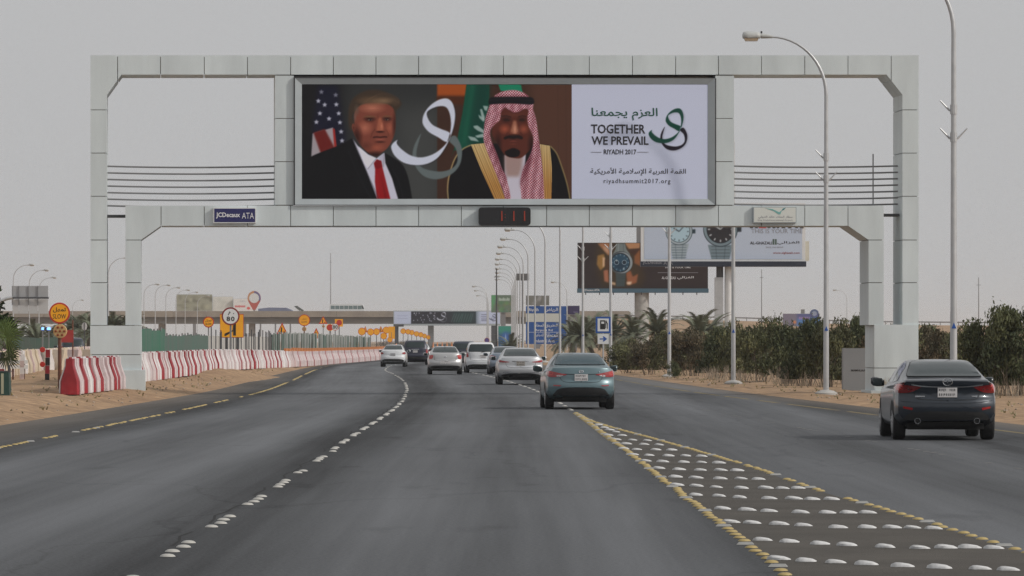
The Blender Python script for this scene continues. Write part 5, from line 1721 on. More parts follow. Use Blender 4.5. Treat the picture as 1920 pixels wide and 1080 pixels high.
rt, x, z0 = sgn_root('slow_sign', 'round amber sign on a post with two lamp discs, between two triangular signs', 570.5, 405)
zc = Z(600.5,405,z0); pole(rt, zc, .05, M_brown); d = ring_sign(rt, 0, zc, 11/S(405), M_amber, M_sred, .12)
lettering(d, arabic('تمهل'), -.2, .2, zc+.03, zc+.2, -.08, M_lampbrown, .0); lettering(d, 'SLOW', -.25, .25, zc-.22, zc-.06, -.08, M_lampbrown, .0)
flasher(rt, 0, Z(617,405,z0), 4.2/S(405)); flasher(rt, 0, Z(633.5,405,z0), 4/S(405))
G_CL = 'amber road signs in the far roadworks'
def disc_sign(label, px, py, r, D, face=None, ring=None, grp=G_CL, cat='road sign', txt=None):
    rt, x, z0 = sgn_root('round_sign', label, px, D, cat, grp)
    zc = Z(py, D, z0); pole(rt, zc, .045, M_darkmetal)
    d = ring_sign(rt, 0, zc, r/S(D), face or M_amber, ring or M_sred, .13)
    if txt: lettering(d, txt, -.28, .28, zc-.22, zc+.2, -.08, M_sdark, .02)
tri_sign('triangular roadworks sign highest in the signs right of the round two-lamp sign', 606, 600, 520, 8.5, 15, G_CL, True)
disc_sign('amber sign with dark red curve, left of the small white round sign', 618.5, 614, 6.5, 530, M_sred, M_amber)
disc_sign('small white round speed sign among amber signs', 628.5, 613, 6.8, 525, M_white, M_sred, txt='80')
rt, x, z0 = sgn_root('diversion_board', 'square orange board with a dark red disc behind the small white speed sign', 636, 540, 'road sign', G_CL)
zc = Z(605,540,z0); d = MB().box(-8/S(540),7/S(540),-.04,0,zc-.45,zc+.42).build('sign_board', M_amber, rt); pole(rt, zc, .05, M_darkmetal)
MB().lathe([(.32,-.041),(.32,-.05)], (0,0,zc), 'y', 20).build('disc_symbol', M_sred, d)
for q in ((678.5,621.5,7.2,600,'large plain amber disc, leftmost of the amber cluster by the white saloon'),(695,622.5,6.6,615,'second amber disc from the left of the cluster over the white saloon'),(706,622,6.4,630,'third amber disc in the cluster over the white saloon'),
          (719.5,630,6.2,590,'lowest amber disc just above the white saloon'),(724,619,6.5,640,'amber disc with red pattern near the square amber board')):
    disc_sign(q[4], q[0], q[1], q[2], q[3])
tri_sign('small amber triangle sign left in the amber cluster over the white saloon', 685, 617, 645, 4.5, 12, G_CL)
tri_sign('small amber triangle sign rising in the middle of the amber cluster', 714, 617, 645, 5.5, 12, G_CL)
rt, x, z0 = sgn_root('diversion_board', 'tall amber board at the right end of the amber cluster', 734, 610, 'road sign', G_CL)
zc = Z(623,610,z0); MB().box(-.4,.45,-.04,0,zc-.85,zc+.75).build('sign_board', M_amber, rt); pole(rt, zc, .05)
disc_sign('small low orange disc under the tall amber board', 731, 637, 5, 610, M_amber, M_sred)
for i, (px, py, r) in enumerate(((756,621,5.2),(765,622,5),(772,623.5,5),(781,626,5),(789,627.5,4.8),(796,630,4.4),(803,632.5,4.2))):
    disc_sign('one of the amber discs in the slanting row above the dark off-road vehicle', px, py, r, 740 + i*12, grp='amber discs in a slanting row')
for i, px in enumerate((812,820,829,838,847,857)):
    D = 880; x = (px-960)/F*D
    rt = root('traffic_cone', 'small orange cone far off between the pier and the white hatchback', 'traffic cone', (x, D, .0), 0, 'far orange cones')
    MB().lathe([(.38,0),(.36,.06),(.28,.08),(.05,1.5),(.02,1.52)], n=10).build('cone', M_orange, rt)
disc_sign('small round sign half orange half violet left of the far dark gantry leg', 913, 638, 5, 620, mat('violet_print', (.10,.06,.22), .5), M_orange, None)
# fuel sign
rt, x, z0 = sgn_root('fuel_station_sign', 'white fuel pump sign with blue border above a small arrow plate', 1131, 240)
s_ = S(240)
zt, zb = Z(594,240,z0), Z(624.5,240,z0)
d = MB().box(-14/s_, 14/s_, -.05, -.02, zb, zt).build('sign_board', M_blue, rt)
MB().box(-10.5/s_, 10.5/s_, -.056, -.051, zb+.09, zt-.09).build('sign_face', M_white, d)
b = MB(); zc = (zt+zb)/2
b.prism([(-.16,zc-.22),(.10,zc-.22),(.10,zc+.24),(-.16,zc+.24)], -.062, -.057); 
b.build('pump_symbol', M_sdark, d)
MB().prism([(.115,zc-.16),(.15,zc-.16),(.155,zc+.12),(.20,zc+.02),(.20,zc-.2),(.235,zc-.2),(.235,zc+.06),(.15,zc+.24),(.115,zc+.2)], -.062, -.057).build('pump_hose', M_sdark, d)
MB().prism([(-.10,zc+.06),(.05,zc+.06),(.05,zc+.17),(-.10,zc+.17)], -.066, -.063).build('pump_window', M_white, d)
zt2, zb2 = Z(626,240,z0), Z(645,240,z0)
d2 = MB().box(-10.5/s_, 10.5/s_, -.05, -.02, zb2, zt2).build('arrow_plate', M_white, rt)
zc = (zt2+zb2)/2
MB().prism([(-.18,zc-.03),(.02,zc-.03),(-.03,zc-.13),(.04,zc-.13),(.2,zc),(.04,zc+.13),(-.03,zc+.13),(.02,zc+.03),(-.18,zc+.03)], -.056, -.051).build('arrow', M_blue, d2)
pole(rt, zt-.05, .04, M_galv)
# blue direction sign
rt, x, z0 = sgn_root('direction_sign', 'big blue motorway direction sign with a white band, behind the street lamps', 1019, 470)
s_ = S(470)
def zz(py): return Z(py, 470, z0)
X_ = lambda px: (px-1019)/s_
M_blue2 = mat('motorway_blue', (.018,.085,.30), .5, var=.08, scale=1)
for x0, x1, y0, y1, m in ((986,1050,574,587.5,M_blue2),(986,1050,588,603.5,mat('cream_sheeting', (.56,.57,.53), .5)),(986,1050,604,645,M_blue2),(1050.6,1062,574,645,M_blue2)):
    MB().box(X_(x0), X_(x1), -.06, 0, zz(y1), zz(y0)).build('sign_panel', m, rt)
for q in (990,1056): pole(rt, zz(600), .09, M_galv, X_(q), .1)
for body, x0, x1, y0, y1 in (('الرياض',1021,1046,577,585),('الطريق',1022,1046,607,614),('المطار',1003,1020,607,614),('المنطقة',1022,1046,624,632),('الصناعية',1003,1019,625,632)):
    lettering(rt, arabic(body), X_(x0), X_(x1), zz(y1), zz(y0), -.066, M_let, .01)
for body, x0, x1, y0, y1 in (('Riyadh',992,1010,578,585),('Airport Rd',1003,1036,617,622),('Industrial Area',1003,1040,636,642)):
    lettering(rt, body, X_(x0), X_(x1), zz(y1), zz(y0), -.066, M_let, .01)
b = MB(); b.box(X_(988), X_(1048), -.066, -.061, zz(623.2), zz(622.6)); b.build('rule_line', M_let, rt)
# sign box high among the far poles
rt, x, z0 = sgn_root('sign_box', 'small dark grey sign seen from behind high among the far lamps', 980, 520, 'road sign')
MB().box(-12/S(520), 12/S(520), -.1, .1, Z(526,520,z0), Z(513,520,z0)).build('sign_board', mat('dark_grey_board', (.12,.12,.12), .6, var=.3, scale=2), rt); pole(rt, Z(520,520,z0), .10, M_bar)
# grey sign back on a curved arm at the left edge
D = 430; s_ = S(D)
rt = root('overhead_sign', 'grey overhead sign seen from behind on a curved arm at the far left', 'road sign', (P(57,600,D).x, D, 0))
zz = lambda py: CAMH + (HOR-py)/s_
M_sback = mat('sign_back_grey', (.36,.37,.385), .5, var=.08, scale=1); M_sback2 = mat('sign_back_pale', (.50,.50,.50), .5)
for i, (a, c_) in enumerate(((23,35.5),(35.5,53.5),(53.5,71),(71,90.5))):
    MB().box((a+.4-57)/s_, (c_-.4-57)/s_, -.05, .1, zz(558), zz(536)).build('sign_panel', M_sback, rt)
    MB().box((a+.4-57)/s_, (c_-.4-57)/s_, -.03, .1, zz(588), zz(561)).build('sign_panel', M_sback2, rt)
    MB().box((a-.5-57)/s_, (a+.7-57)/s_, -.14, -.04, zz(572), zz(536)).build('rib', M_bar, rt)
MB().tube([((22-57)/s_,-.3,zz(558.5)),((92-57)/s_,-.3,zz(558.5))], .09, 8).build('arm', M_darkmetal, rt)
MB().tube(smooth_path([((24-57)/s_,-.3,zz(558)),((8-57)/s_,-.3,zz(562)),((-8-57)/s_,-.3,zz(574)),((-14-57)/s_,-.3,zz(600)),((-14-57)/s_,-.3,0)], 6), .16, 8).build('post', M_galv, rt, smooth=50)
# oval back, red board, delineators, planks, beacons
rt, x, z0 = sgn_root('oval_sign', 'small pale diamond shaped sign seen from behind left of the gantry leg', 158.5, 300)
zc = Z(612,300,z0); d = MB().prism([(.17*math.cos(t), zc+.26*math.sin(t)) for t in np.linspace(0, 2*math.pi, 17)[:-1]], -.03, 0).build('sign_disc', M_sback2, rt); pole(rt, zc, .03, M_darkmetal)
MB().box(-.02,.02,-.06,-.031,zc-.24,zc+.24).build('rib', M_darkmetal, d)
rt, x, z0 = sgn_root('red_board', 'plain red board on a thin post behind the lamp disc of the slow sign', 127, 205, 'road sign')
zc = Z(630,205,z0); MB().box(-.30,.25,-.03,0,zc-.28,zc+.26).build('sign_board', mat('dull_red', (.36,.035,.03), .6, var=.2, scale=3), rt); pole(rt, zc+.7, .03, M_brown, .22)
for px, D, y0, y1, cols, lb in ((88.5,165,655,710,(M_sdark,M_bred,M_sdark,M_bred),'dark red and black marker post left of the near barrier end'),(41,170,664,713,(M_bpink,M_bwhite2,M_bpink,M_bwhite2),'pink and white striped marker post among dusty barriers'),
                           (3,150,660,712,(M_bred,M_bred,M_bwhite2,M_sdark),'red marker post at the left edge behind the fan palm')):
    rt, x, z0 = sgn_root('marker_post', lb, px, D, 'marker post')
    za, zb_ = 0, Z(y0, D, z0)
    for k in range(4):
        MB().box(-.075 + k*.008, .075 + k*.008, -.06, .06, za+(zb_-za)*k/4, za+(zb_-za)*(k+1)/4-.004).build('band', cols[k], rt)
    if px == 88.5:
        for zq in (.45,.9): MB().lathe([(.10,0),(.09,-.03)], (-.16,-.06,zb_*zq+.1), 'y', 12).build('reflector', M_sred, rt)
rt = root('plank_stack', 'two white planks lying along the dusty barriers', 'planks', (P(45,690,172).x, 170, .3))
for k, (a, c_) in enumerate(((.62,.75),(.44,.57))): MB().box(-.36-.02*k,.34,-.05,.05,a,c_).build('plank', M_white, rt)
for q in (-.2,.2): MB().box(q-.03,q+.03,.052,.10,0,.9).build('stake', M_brown, rt)
M_beacon = mat('blue_beacon', (.05,.10,.6), .3, emit=(.15,.35,1.0), es=3.0)
for px, lb in ((80,'left one of two lit blue warning lights beyond the far green screen'),(91.5,'right one of two lit blue warning lights beyond the far green screen')):
    D = 385; rt = root('warning_light', lb, 'warning light', (P(px,617,D).x, D, 0), 0, 'blue warning lights')
    MB().tube([(0,0,0),(0,0,2.6)], .05, 6).build('post', M_bar, rt)
    w = .10 if px == 80 else .15
    MB().box(-w*1.3,w*1.3,-.1,.1,2.60,2.64).build('lamp_base', M_darkmetal, rt)
    MB().lathe([(w,2.642),(w,2.80),(w*.5,2.86)], n=10).build('lamp', M_beacon, rt)
rt = root('green_screen', 'low far dark green screen left of the slow sign', 'fence', (P(66,640,400).x, 400, 0))
for k in range(8):
    MB().box(-2.1+k*.53, -2.1+k*.53+.52, -.02, .02, .2, 2.05+RNG.normal()*.03).build('fence_sheet', M_gfence2, rt)
# litter bin at the left edge
rt, x, z0 = sgn_root('litter_bin', 'dark green litter bin with a pale stripe at the left edge', 4, 124, 'litter bin')
b = MB().prism([(-.30,0),(.22,0),(.20,.62),(-.30,.62)], -.26, .26).build('body', mat('bin_green', (.016,.055,.045), .5, var=.2, scale=4), rt)
MB().box(.0,.07,-.268,-.262,.04,.58).build('stripe', mat('pale_stripe', (.36,.36,.26), .6), rt)
MB().prism([(.15,.63),(.21,.63),(.215,.80),(.17,.80)], -.05, .05).build('handle', M_darkmetal, rt)
MB().box(-.31,.23,-.27,.27,.622,.65).build('rim', M_darkmetal, rt)
# grey slab with dark lettering by the right leg
D = 161; s_ = S(D); x = P(1606,700,D).x
rt = root('marker_slab', 'plain grey upright slab with faint dark lettering beside the gantry right leg', 'sign', (x, D, 0))
MB().box(-25/s_, 32/s_, 0, .7, -.1, CAMH+(HOR-653)/s_).build('slab', mat('grey_render', (.24,.25,.26), .7, var=.06, scale=1), rt)
zc = CAMH+(HOR-694.5)/s_
lettering(rt, 'MAMNUAA', -10/s_, 17/s_, zc-.035, zc+.035, -.006, M_sdark, .02)
# ------------------------------------------------------------------ the two watch billboards on columns
def col_billboard(label, X0, X1, Y0, Y1, D, colx, colw, depth, frame_m, footY, foot_m, cvs, extra=None, name='billboard', ybot=660):
    s_ = S(D); cx = (X0+X1)/2
    rt = root(name, label, 'billboard', ((cx-960)/s_, D, 0))
    lx = lambda px: (px-cx)/s_
    lz = lambda py: CAMH + (HOR-py)/s_
    MB().box(lx(X0), lx(X1), .0, depth, lz(Y1), lz(Y0)).build('board', frame_m, rt)
    if cvs: cvs.build('printed_picture', rt, lx(cvs.x0), lx(cvs.x1), lz(cvs.y1), lz(cvs.y0), -.02, 1.25)
    if footY: MB().box(lx(X0)-.05, lx(X1)+.05, -.5, depth-.1, lz(footY), lz(Y1)-.01).build('walkway', foot_m, rt)
    return rt, lx, lz
# pale board with two watches
bw = Canvas(1208, 384, 1504, 486, 1.6, (172,182,198))
def watch(cv, cx, cy, r, dial, steel, dark):
    lug = r*.55
    for sg in (-1, 1):
        yb = cy + sg*r*.9; ye = cy + sg*r*2.05
        cv.poly([(cx-lug*1.35, yb),(cx+lug*1.35, yb),(cx+lug*.8, ye),(cx-lug*.8, ye)], steel, .5)
        for k in range(6):
            y = yb + (ye-yb)*(k+.5)/6
            cv.line([(cx-lug,y),(cx+lug,y)], .9, dark, .3, .7)
        for q in (-.35,.35): cv.line([(cx+lug*q*1.5,yb),(cx+lug*q,ye)], .8, dark, .3, .6)
    cv.ell(cx, cy, r*1.04, r*1.04, dark, .06)
    cv.ell(cx, cy, r, r, steel, .06)
    cv.ell(cx-.2*r, cy-.2*r, r*.9, r*.9, tuple(min(255, c*1.15) for c in steel), .3, .6)
    cv.poly([(cx+r*.98,cy-r*.15),(cx+r*1.22,cy-r*.18),(cx+r*1.22,cy+r*.14),(cx+r*.98,cy+r*.15)], dark, .3)
    cv.ell(cx, cy, r*.84, r*.84, dark, .05); cv.ell(cx, cy, r*.80, r*.80, dial, .05)
    for k in range(12):
        a = k*math.pi/6
        cv.line([(cx+r*.60*math.sin(a), cy-r*.60*math.cos(a)),(cx+r*.74*math.sin(a), cy-r*.74*math.cos(a))], r*.07, (190,196,200) if sum(dial) < 300 else (70,84,92), .2)
    hc = (180,186,190) if sum(dial) < 300 else (50,60,70)
    cv.line([(cx,cy),(cx-r*.42,cy-r*.26)], r*.08, hc, .2); cv.line([(cx,cy),(cx+r*.46,cy-r*.50)], r*.06, hc, .2)
watch(bw, 1273.5, 434, 25, (160,184,196), (150,162,170), (46,60,68))
watch(bw, 1351, 430, 32, (44,42,46), (110,126,134), (34,42,50))
fb = lambda x, y: (1320 + x/9.143, 410 + y/9.143)
bw.poly([fb(790,40), fb(1700,40), fb(1700,145), fb(790,145)], (172,180,198), .3)
bt, lx, lz = col_billboard('large pale billboard with two wrist watches on a white column', 1202, 1510, 381, 490, 400, 1355, 24, 1.2, M_white, 500, mat('navy_walkway', (.012,.020,.040), .5), bw)
def bl(body, x0, x1, y0, y1, m, bold=0.0, sp=1.0):
    a, c_ = fb(x0, y0), fb(x1, y1)
    lettering(bt, body, lx(a[0]), lx(c_[0]), lz(c_[1]), lz(a[1]), -.035, m, bold, sp)
M_wine = mat('wine_print', (.30,.05,.05), .5)
bl('THIS IS YOUR TIME', 810, 1690, 175, 250, M_greyp, -.005)
bl('AL-GHAZALI', 790, 1165, 392, 442, M_ink, .02); bl(arabic('الغزالي'), 1255, 1635, 385, 446, M_ink, .01)
bl('SINCE 1930 GROUP', 1060, 1360, 478, 503, M_greyp, .01); bl('www.alghazali.com', 1185, 1640, 568, 612, M_wine, .01)
b = MB()
for x0, x1, m in ((790,840,0),(872,925,0),(940,1070,1),(1088,1140,0),(1172,1225,0),(1250,1290,0),(1330,1395,0),(1440,1500,0),(1565,1610,0),(1645,1708,0)):
    a, c_ = fb(x0, 60), fb(x1, 164); b.box(lx(a[0]), lx(c_[0]), -.032, -.024, lz(c_[1]), lz(a[1]), m)
o = b.build('logo_blocks', [M_ink, mat('logo_red', (.48,.04,.05), .5)], bt); o['kind'] = 'stuff'
b = MB()
for x0 in (1176, 1216): 
    a, c_ = fb(x0, 350), fb(x0+30, 445); b.box(lx(a[0]), lx(c_[0]), -.032, -.024, lz(c_[1]), lz(a[1]))
o = b.build('tower_logo', mat('logo_green', (.08,.13,.11), .5), bt); o['kind'] = 'stuff'
lettering(bt, 'JCDecaux', lx(1205), lx(1241), lz(496.5), lz(489.5), -.52, M_greyp, .015); lettering(bt, 'ATA', lx(1244), lx(1261), lz(496.5), lz(490), -.52, M_greyp, 0)
MB().tube([(lx(1367),.5,0),(lx(1367),.5,lz(500))], .36, 20).build('column', M_white, bt, smooth=50)
MB().box(lx(1340.5), lx(1356), .1, 1.0, 0, lz(520)).build('column_ladder_box', M_galv, bt)
MB().tube([(lx(1350),.5,lz(521)),(lx(1350),.5,lz(500))], .30, 16).build('column_neck', M_darkmetal, bt)
MB().box(lx(1510.5), lx(1518), .6, 1.1, lz(489), lz(452)).build('rear_panel', mat('cream_panel', (.56,.54,.46), .6), bt)
# brown board with a watch held in a hand
bb = Canvas(1085, 456, 1326, 540, 1.6, (46,36,36))
f2 = lambda x, y: (1070 + x/7.111, 420 + y/7.111)
g2 = lambda pts: [f2(*p) for p in pts]
bb.poly(g2([(350,250),(930,250),(930,560),(1000,700),(930,840),(420,840),(340,600)]), (58,44,26), 5)
for pts, c in ((g2([(360,260),(520,250),(540,400),(500,420),(420,330)]), (150,104,74)), (g2([(430,290),(510,330),(510,400),(450,350)]), (176,138,112)), (g2([(360,420),(450,400),(460,560),(400,620),(350,540)]), (140,104,52)),
               (g2([(430,440),(460,450),(455,560),(430,580)]), (206,176,150)), (g2([(440,620),(500,600),(510,780),(450,760)]), (158,100,74)), (g2([(720,255),(930,250),(920,330),(780,340)]), (166,120,84)),
               (g2([(850,350),(930,340),(930,560),(850,520)]), (126,78,44)), (g2([(740,640),(800,620),(830,700),(900,660),(880,780),(760,820)]), (140,84,54)), (g2([(745,770),(820,765),(800,805),(750,800)]), (216,190,166)),
               (g2([(520,760),(600,780),(600,815),(540,800)]), (190,160,130)), (g2([(760,340),(930,330),(860,420),(800,400)]), (60,34,20)), (g2([(460,470),(520,470),(530,620),(460,600)]), (72,46,26))):
    bb.poly(pts, c, 1.2)
cx, cy = f2(665, 515); 
def S2(p, c, blur=.3): bb.poly(g2(p), c, blur)
S2([(605,260),(725,260),(745,340),(790,400),(800,440),(560,440),(570,390),(600,330)], (112,122,122)); 
for y in range(275, 400, 22): bb.line(g2([(600,y),(735,y)]), .7, (74,82,84), .2, .8)
bb.line(g2([(640,260),(636,390)]), .8, (150,160,160), .2); bb.line(g2([(700,260),(708,390)]), .8, (70,78,80), .2)
S2([(600,620),(740,620),(720,830),(610,830)], (62,74,76))
for y in range(640, 830, 26): bb.line(g2([(606,y),(730,y)]), .7, (36,42,44), .2, .8)
bb.ell(cx+1, cy, 22.5, 22.0, (66,72,76), .06); bb.ell(cx+3, cy, 20.5, 20.5, (150,160,166), .1, .8); bb.ell(cx, cy, 18.6, 18.6, (20,26,32), .05); bb.ell(cx, cy, 17.6, 17.6, (30,66,88), .12)
bb.ell(cx, cy+6, 15, 9, (20,40,58), .6, .6)
for q in ((-7.2,-.5),(7.2,-.5)): bb.ring(cx+q[0], cy+q[1], 3.6, 4.6, (130,146,158)); bb.ell(cx+q[0], cy+q[1], 3.6, 3.6, (22,38,54), .1)
for k in range(12):
    a = k*math.pi/6; bb.line([(cx+13*math.sin(a),cy-13*math.cos(a)),(cx+16*math.sin(a),cy-16*math.cos(a))], 1.0, (176,186,194), .2)
bb.line([(cx-6.5,cy-2),(cx-7.8,cy-6)], 1.4, (214,218,220), .2); bb.line([(cx+7,cy+9),(cx+5,cy+13)], 1.4, (214,218,220), .2)
bn, lx, lz = col_billboard('brown billboard with a blue dialled wrist watch in a hand, farther one', 1083, 1327.5, 455, 541, 520, 1204, 27, 1.2, mat('brown_frame', (.03,.024,.024), .6), 549, mat('blue_grey_walkway', (.055,.12,.17), .5), bb)
def b2l(body, x0, x1, y0, y1, m, bold=0.0):
    a, c_ = f2(x0, y0), f2(x1, y1)
    lettering(bn, body, lx(a[0]), lx(c_[0]), lz(c_[1]), lz(a[1]), -.035, m, bold)
b2l('AL-GHAZALI', 1215, 1400, 700, 735, M_let, .01); b2l(arabic('الغزالي'), 1420, 1640, 695, 740, M_let, .01)
b2l('THIS IS YOUR TIME', 1255, 1600, 565, 590, M_let, .01)
b = MB(); a, c_ = f2(1160, 646), f2(1700, 652); b.box(lx(a[0]), lx(c_[0]), -.032, -.024, lz(c_[1]), lz(a[1])); b.build('rule_line', M_greyp, bn)
lettering(bn, 'JCDecaux ATA', lx(1092), lx(1124), lz(547), lz(542), -.52, M_let, .015)
MB().tube([(lx(1203.5),.5,0),(lx(1203.5),.5,lz(549))], .80, 24).build('column', M_conc, bn, smooth=50)
MB().box(lx(1194), lx(1204), .6, 1.6, lz(455), lz(405)).build('upper_mast', M_bar, bn)
for k in range(9): MB().box(lx(1098+k*26)-.05, lx(1098+k*26)+.05, -.9, -.5, lz(553), lz(548)).build('floodlight', M_darkmetal, bn)

# ------------------------------------------------------------------ far gantry, flyover and what stands behind it
D = 1050; s_ = S(D)
rt = root('banner_gantry', 'far gantry with a long dark banner between two pale panels, before the flyover', 'billboard gantry', ((838-960)/s_, D, 0))
lx = lambda px: (px-838)/s_
lz = lambda py: CAMH + (HOR-py)/s_
MB().box(lx(737.5), lx(938.5), .0, 1.6, lz(610.5), lz(582.5)).build('beam', M_frame, rt)
fc = Canvas(739, 584, 937.5, 607, 2.0, (26,26,36))
fc.poly([(739,580),(771,580),(771,612),(739,612)], (176,184,206), .2); fc.poly([(892,580),(938,580),(938,612),(892,612)], (176,184,206), .2)
fc.poly([(845,580),(892,580),(892,612),(850,612)], (22,44,46), 6)
for k in range(26): 
    q = (775+RNG.random()*44, 586+RNG.random()*18); fc.ell(q[0], q[1], 1.5, 1.6, (170,172,186), .6, .75)
gg = fit(g0, 819, 837, 585, 604, bx); ww = fit(w0, 819, 837, 585, 604, bx)
fc.poly(gg, (90,96,100), .2); fc.poly(ww, (190,194,206), .2)
for k in range(9): fc.line([(846+k*4.5, 604), (850+k*4.5+RNG.random()*3, 588)], 1.0, (120,160,146), .4, .55)
fc.poly(fit(g0, 917, 930, 589, 602, bx), (40,40,56), .2); fc.poly(fit(w0, 917, 930, 589, 602, bx), (60,64,90), .2)
for y in (590,594,598,601): fc.line([(902,y),(913,y)], 1.2, (96,102,130), .3)
for y in (592,597): fc.line([(745,y),(765,y)], .9, (150,158,186), .4)
fc.build('printed_banner', rt, lx(739), lx(937.5), lz(607), lz(584), -.03, 1.35)
MB().box(lx(738), lx(757), -.4, .6, lz(612.5), lz(608)).build('service_box', M_darkmetal, rt)
MB().box(lx(764), lx(845), .3, 1.0, lz(582.6), lz(579)).build('light_strip', M_white, rt)
MB().box(lx(921), lx(932), .2, 1.4, 0, lz(610.5)).build('leg', mat('dark_steel', (.05,.055,.065), .6), rt)
MB().box(lx(740), lx(747), .2, 1.4, 0, lz(610.5)).build('leg', mat('dark_steel', (.05,.055,.065), .6), rt)
# flyover
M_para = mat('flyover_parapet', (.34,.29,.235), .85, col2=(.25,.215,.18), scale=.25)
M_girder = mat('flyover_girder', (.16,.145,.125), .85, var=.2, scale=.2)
D = 1180; s_ = S(D)
rt = root('flyover', 'long brownish concrete flyover crossing the highway in the distance', 'flyover', (0, D, 0))
wx = lambda px: (px-960)/s_
lz = lambda py: CAMH + (HOR-py)/s_
n = 0
for a, c_ in zip(np.arange(-40, 1180, 61), np.arange(21, 1241, 61)):
    c_ = min(c_, 1185)
    MB().box(wx(a)+.04, wx(c_)-.04, -.35, 0, lz(594.5), lz(583.2)).build('parapet', M_para, rt)
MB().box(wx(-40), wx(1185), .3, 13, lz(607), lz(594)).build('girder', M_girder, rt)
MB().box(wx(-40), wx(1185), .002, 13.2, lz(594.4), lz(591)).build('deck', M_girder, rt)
MB().box(wx(-40), wx(1185), 13.21, 13.5, lz(594.5), lz(584)).build('parapet', M_para, rt)
for px in (300, 470, 807, 1010):
    MB().box(wx(px)-.7, wx(px)+.7, 4, 9, 0, lz(606.5)).build('pier', M_conc, rt)
# coach on the flyover
rt = root('coach', 'white coach with dark windows driving along the flyover', 'coach', (wx(649.5), D+5, lz(590.8)))
hl = 33/s_
h0 = lz(570)-lz(590.8)
b = MB().prism([(-hl,.5),(hl-.1,.5),(hl,.9),(hl-.05,h0*.62),(hl-.55,h0-.12),(hl-.9,h0),(-hl+.2,h0),(-hl,h0-.15)], -1.25, 1.25).build('body', M_white, rt)
for k in range(7): MB().box(-hl+.35+k*1.13, -hl+1.36+k*1.13, -1.27, -1.252, h0*.55, h0*.86).build('window', mat('coach_glass', (.16,.22,.22), .1), rt)
MB().prism([(hl-.62,h0*.58),(hl-.06,h0*.58),(hl-.5,h0*.9),(hl-.7,h0*.9)], -1.272, -1.252).build('windscreen', M_carglass, rt)
for x in (-hl+1.8, hl-1.9): MB().lathe([(.5,-.12),(.5,.12)], (x,-1.16,.5), 'y', 16).build('wheel', M_tyre, rt)
# things behind the flyover
def far_board(name, label, x0, x1, y0, y1, D, base, paint_fn, cat='billboard', k=2.0):
    s_ = S(D); cx = (x0+x1)/2
    rt = root(name, label, cat, ((cx-960)/s_, D, 0))
    lx = lambda px: (px-cx)/s_
    lz = lambda py: CAMH + (HOR-py)/s_
    MB().box(lx(x0), lx(x1), 0, .8, lz(y1), lz(y0)).build('board', M_frame, rt)
    c = Canvas(x0, y0, x1, y1, k, base); paint_fn(c)
    c.build('printed_picture', rt, lx(x0)+.05, lx(x1)-.05, lz(y1)+.05, lz(y0)-.05, -.03, 1.3)
    MB().box(lx(cx)-.5, lx(cx)+.5, .2, .7, 0, lz(y1)).build('column', M_bar, rt)
    return rt, lx, lz
def pf(c):
    r = np.random.default_rng(3)
    for k in range(26):
        g = r.uniform(80,170); c.ell(332+r.random()*66, 552+r.random()*31, 3+r.random()*9, 2+r.random()*6, (g,g*1.0,g*.86), .8, .7)
far_board('billboard', 'olive grey patchy billboard behind the flyover above the street lamps', 331, 398, 552, 583, 1500, (140,140,124), pf)
def pf(c):
    r = np.random.default_rng(4)
    for k in range(9): c.ell(398+r.random()*39, 556+r.random()*27, 4+r.random()*6, 3+r.random()*6, (176,178,170), .8, .6)
far_board('billboard', 'pale nearly blank billboard right of the olive one behind the flyover', 398.5, 437, 556, 583.5, 1502, (196,196,190), pf)
def pf(c):
    for k in range(10): c.ell(441+k*2.0, 574.5, 1.3, 2.2+RNG.random(), (190,70,72), .5, .8)
    c.ell(466, 578, 4, 3, (200,60,54), .4, .9); c.ell(455, 565, 8, 2.5, (170,174,178), .6, .5)
far_board('billboard', 'white billboard with faint red lettering beside the pin shaped sign', 437.5, 480, 560, 584, 1501, (206,204,202), pf)
D = 1490; s_ = S(D); cx = 476.5
rt = root('pin_sign', 'drop shaped sign with red tip and white disc behind the flyover', 'sign', ((cx-960)/s_, D, 0))
lx = lambda px: (px-cx)/s_
lz = lambda py: CAMH + (HOR-py)/s_
pin = [(cx+12.5*math.sin(t), 559-13.5*math.cos(t)) for t in np.linspace(-2.2, 2.2, 24)] + [(cx+2.5,581),(cx-2.5,581)]
MB().prism([(lx(a), lz(c_)) for a, c_ in pin], 0, .6).build('body', mat('pin_red', (.48,.07,.045), .5), rt)
half = lambda a0, a1, r: [(lx(cx+r*math.sin(t)), lz(559-r*1.06*math.cos(t))) for t in np.linspace(a0, a1, 18)]
MB().prism(half(-2.0,0,12.3) + [(lx(cx),lz(559))], -.03, -.002).build('ring_left', mat('pin_orange', (.55,.25,.10), .5), rt)
MB().prism(half(0,2.0,12.3) + [(lx(cx),lz(559))], -.03, -.002).build('ring_right', mat('pin_violet', (.13,.11,.26), .5), rt)
MB().lathe([(9.2/s_,-.031),(9.2/s_,-.06)], (0,0,lz(559)), 'y', 28).build('disc', M_white, rt)
MB().box(-.25,.25,.1,.5,0,lz(580)).build('post', M_bar, rt)
D = 1300; s_ = S(D)
rt = root('canopy_roof', 'low blue roofed canopy peeping over the flyover right of the pin sign', 'canopy', ((516-960)/s_, D, 0))
lz = lambda py: CAMH + (HOR-py)/s_
MB().prism([(-32/s_,lz(585)),(-32/s_,lz(579)),(-12/s_,lz(576.5)),(20/s_,lz(577)),(30/s_,lz(581)),(34/s_,lz(585))], 0, 8).build('roof', mat('blue_roof', (.16,.19,.30), .6, var=.2, scale=.3), rt)
for q in (-28,0,28): MB().box(q/s_-.2, q/s_+.2, 1, 1.5, 0, lz(585)).build('post', M_bar, rt)
rt = root('tilted_panel', 'dark slanting panel on the flyover left of the coach', 'sign', ((560-960)/s_, D-112, 0))
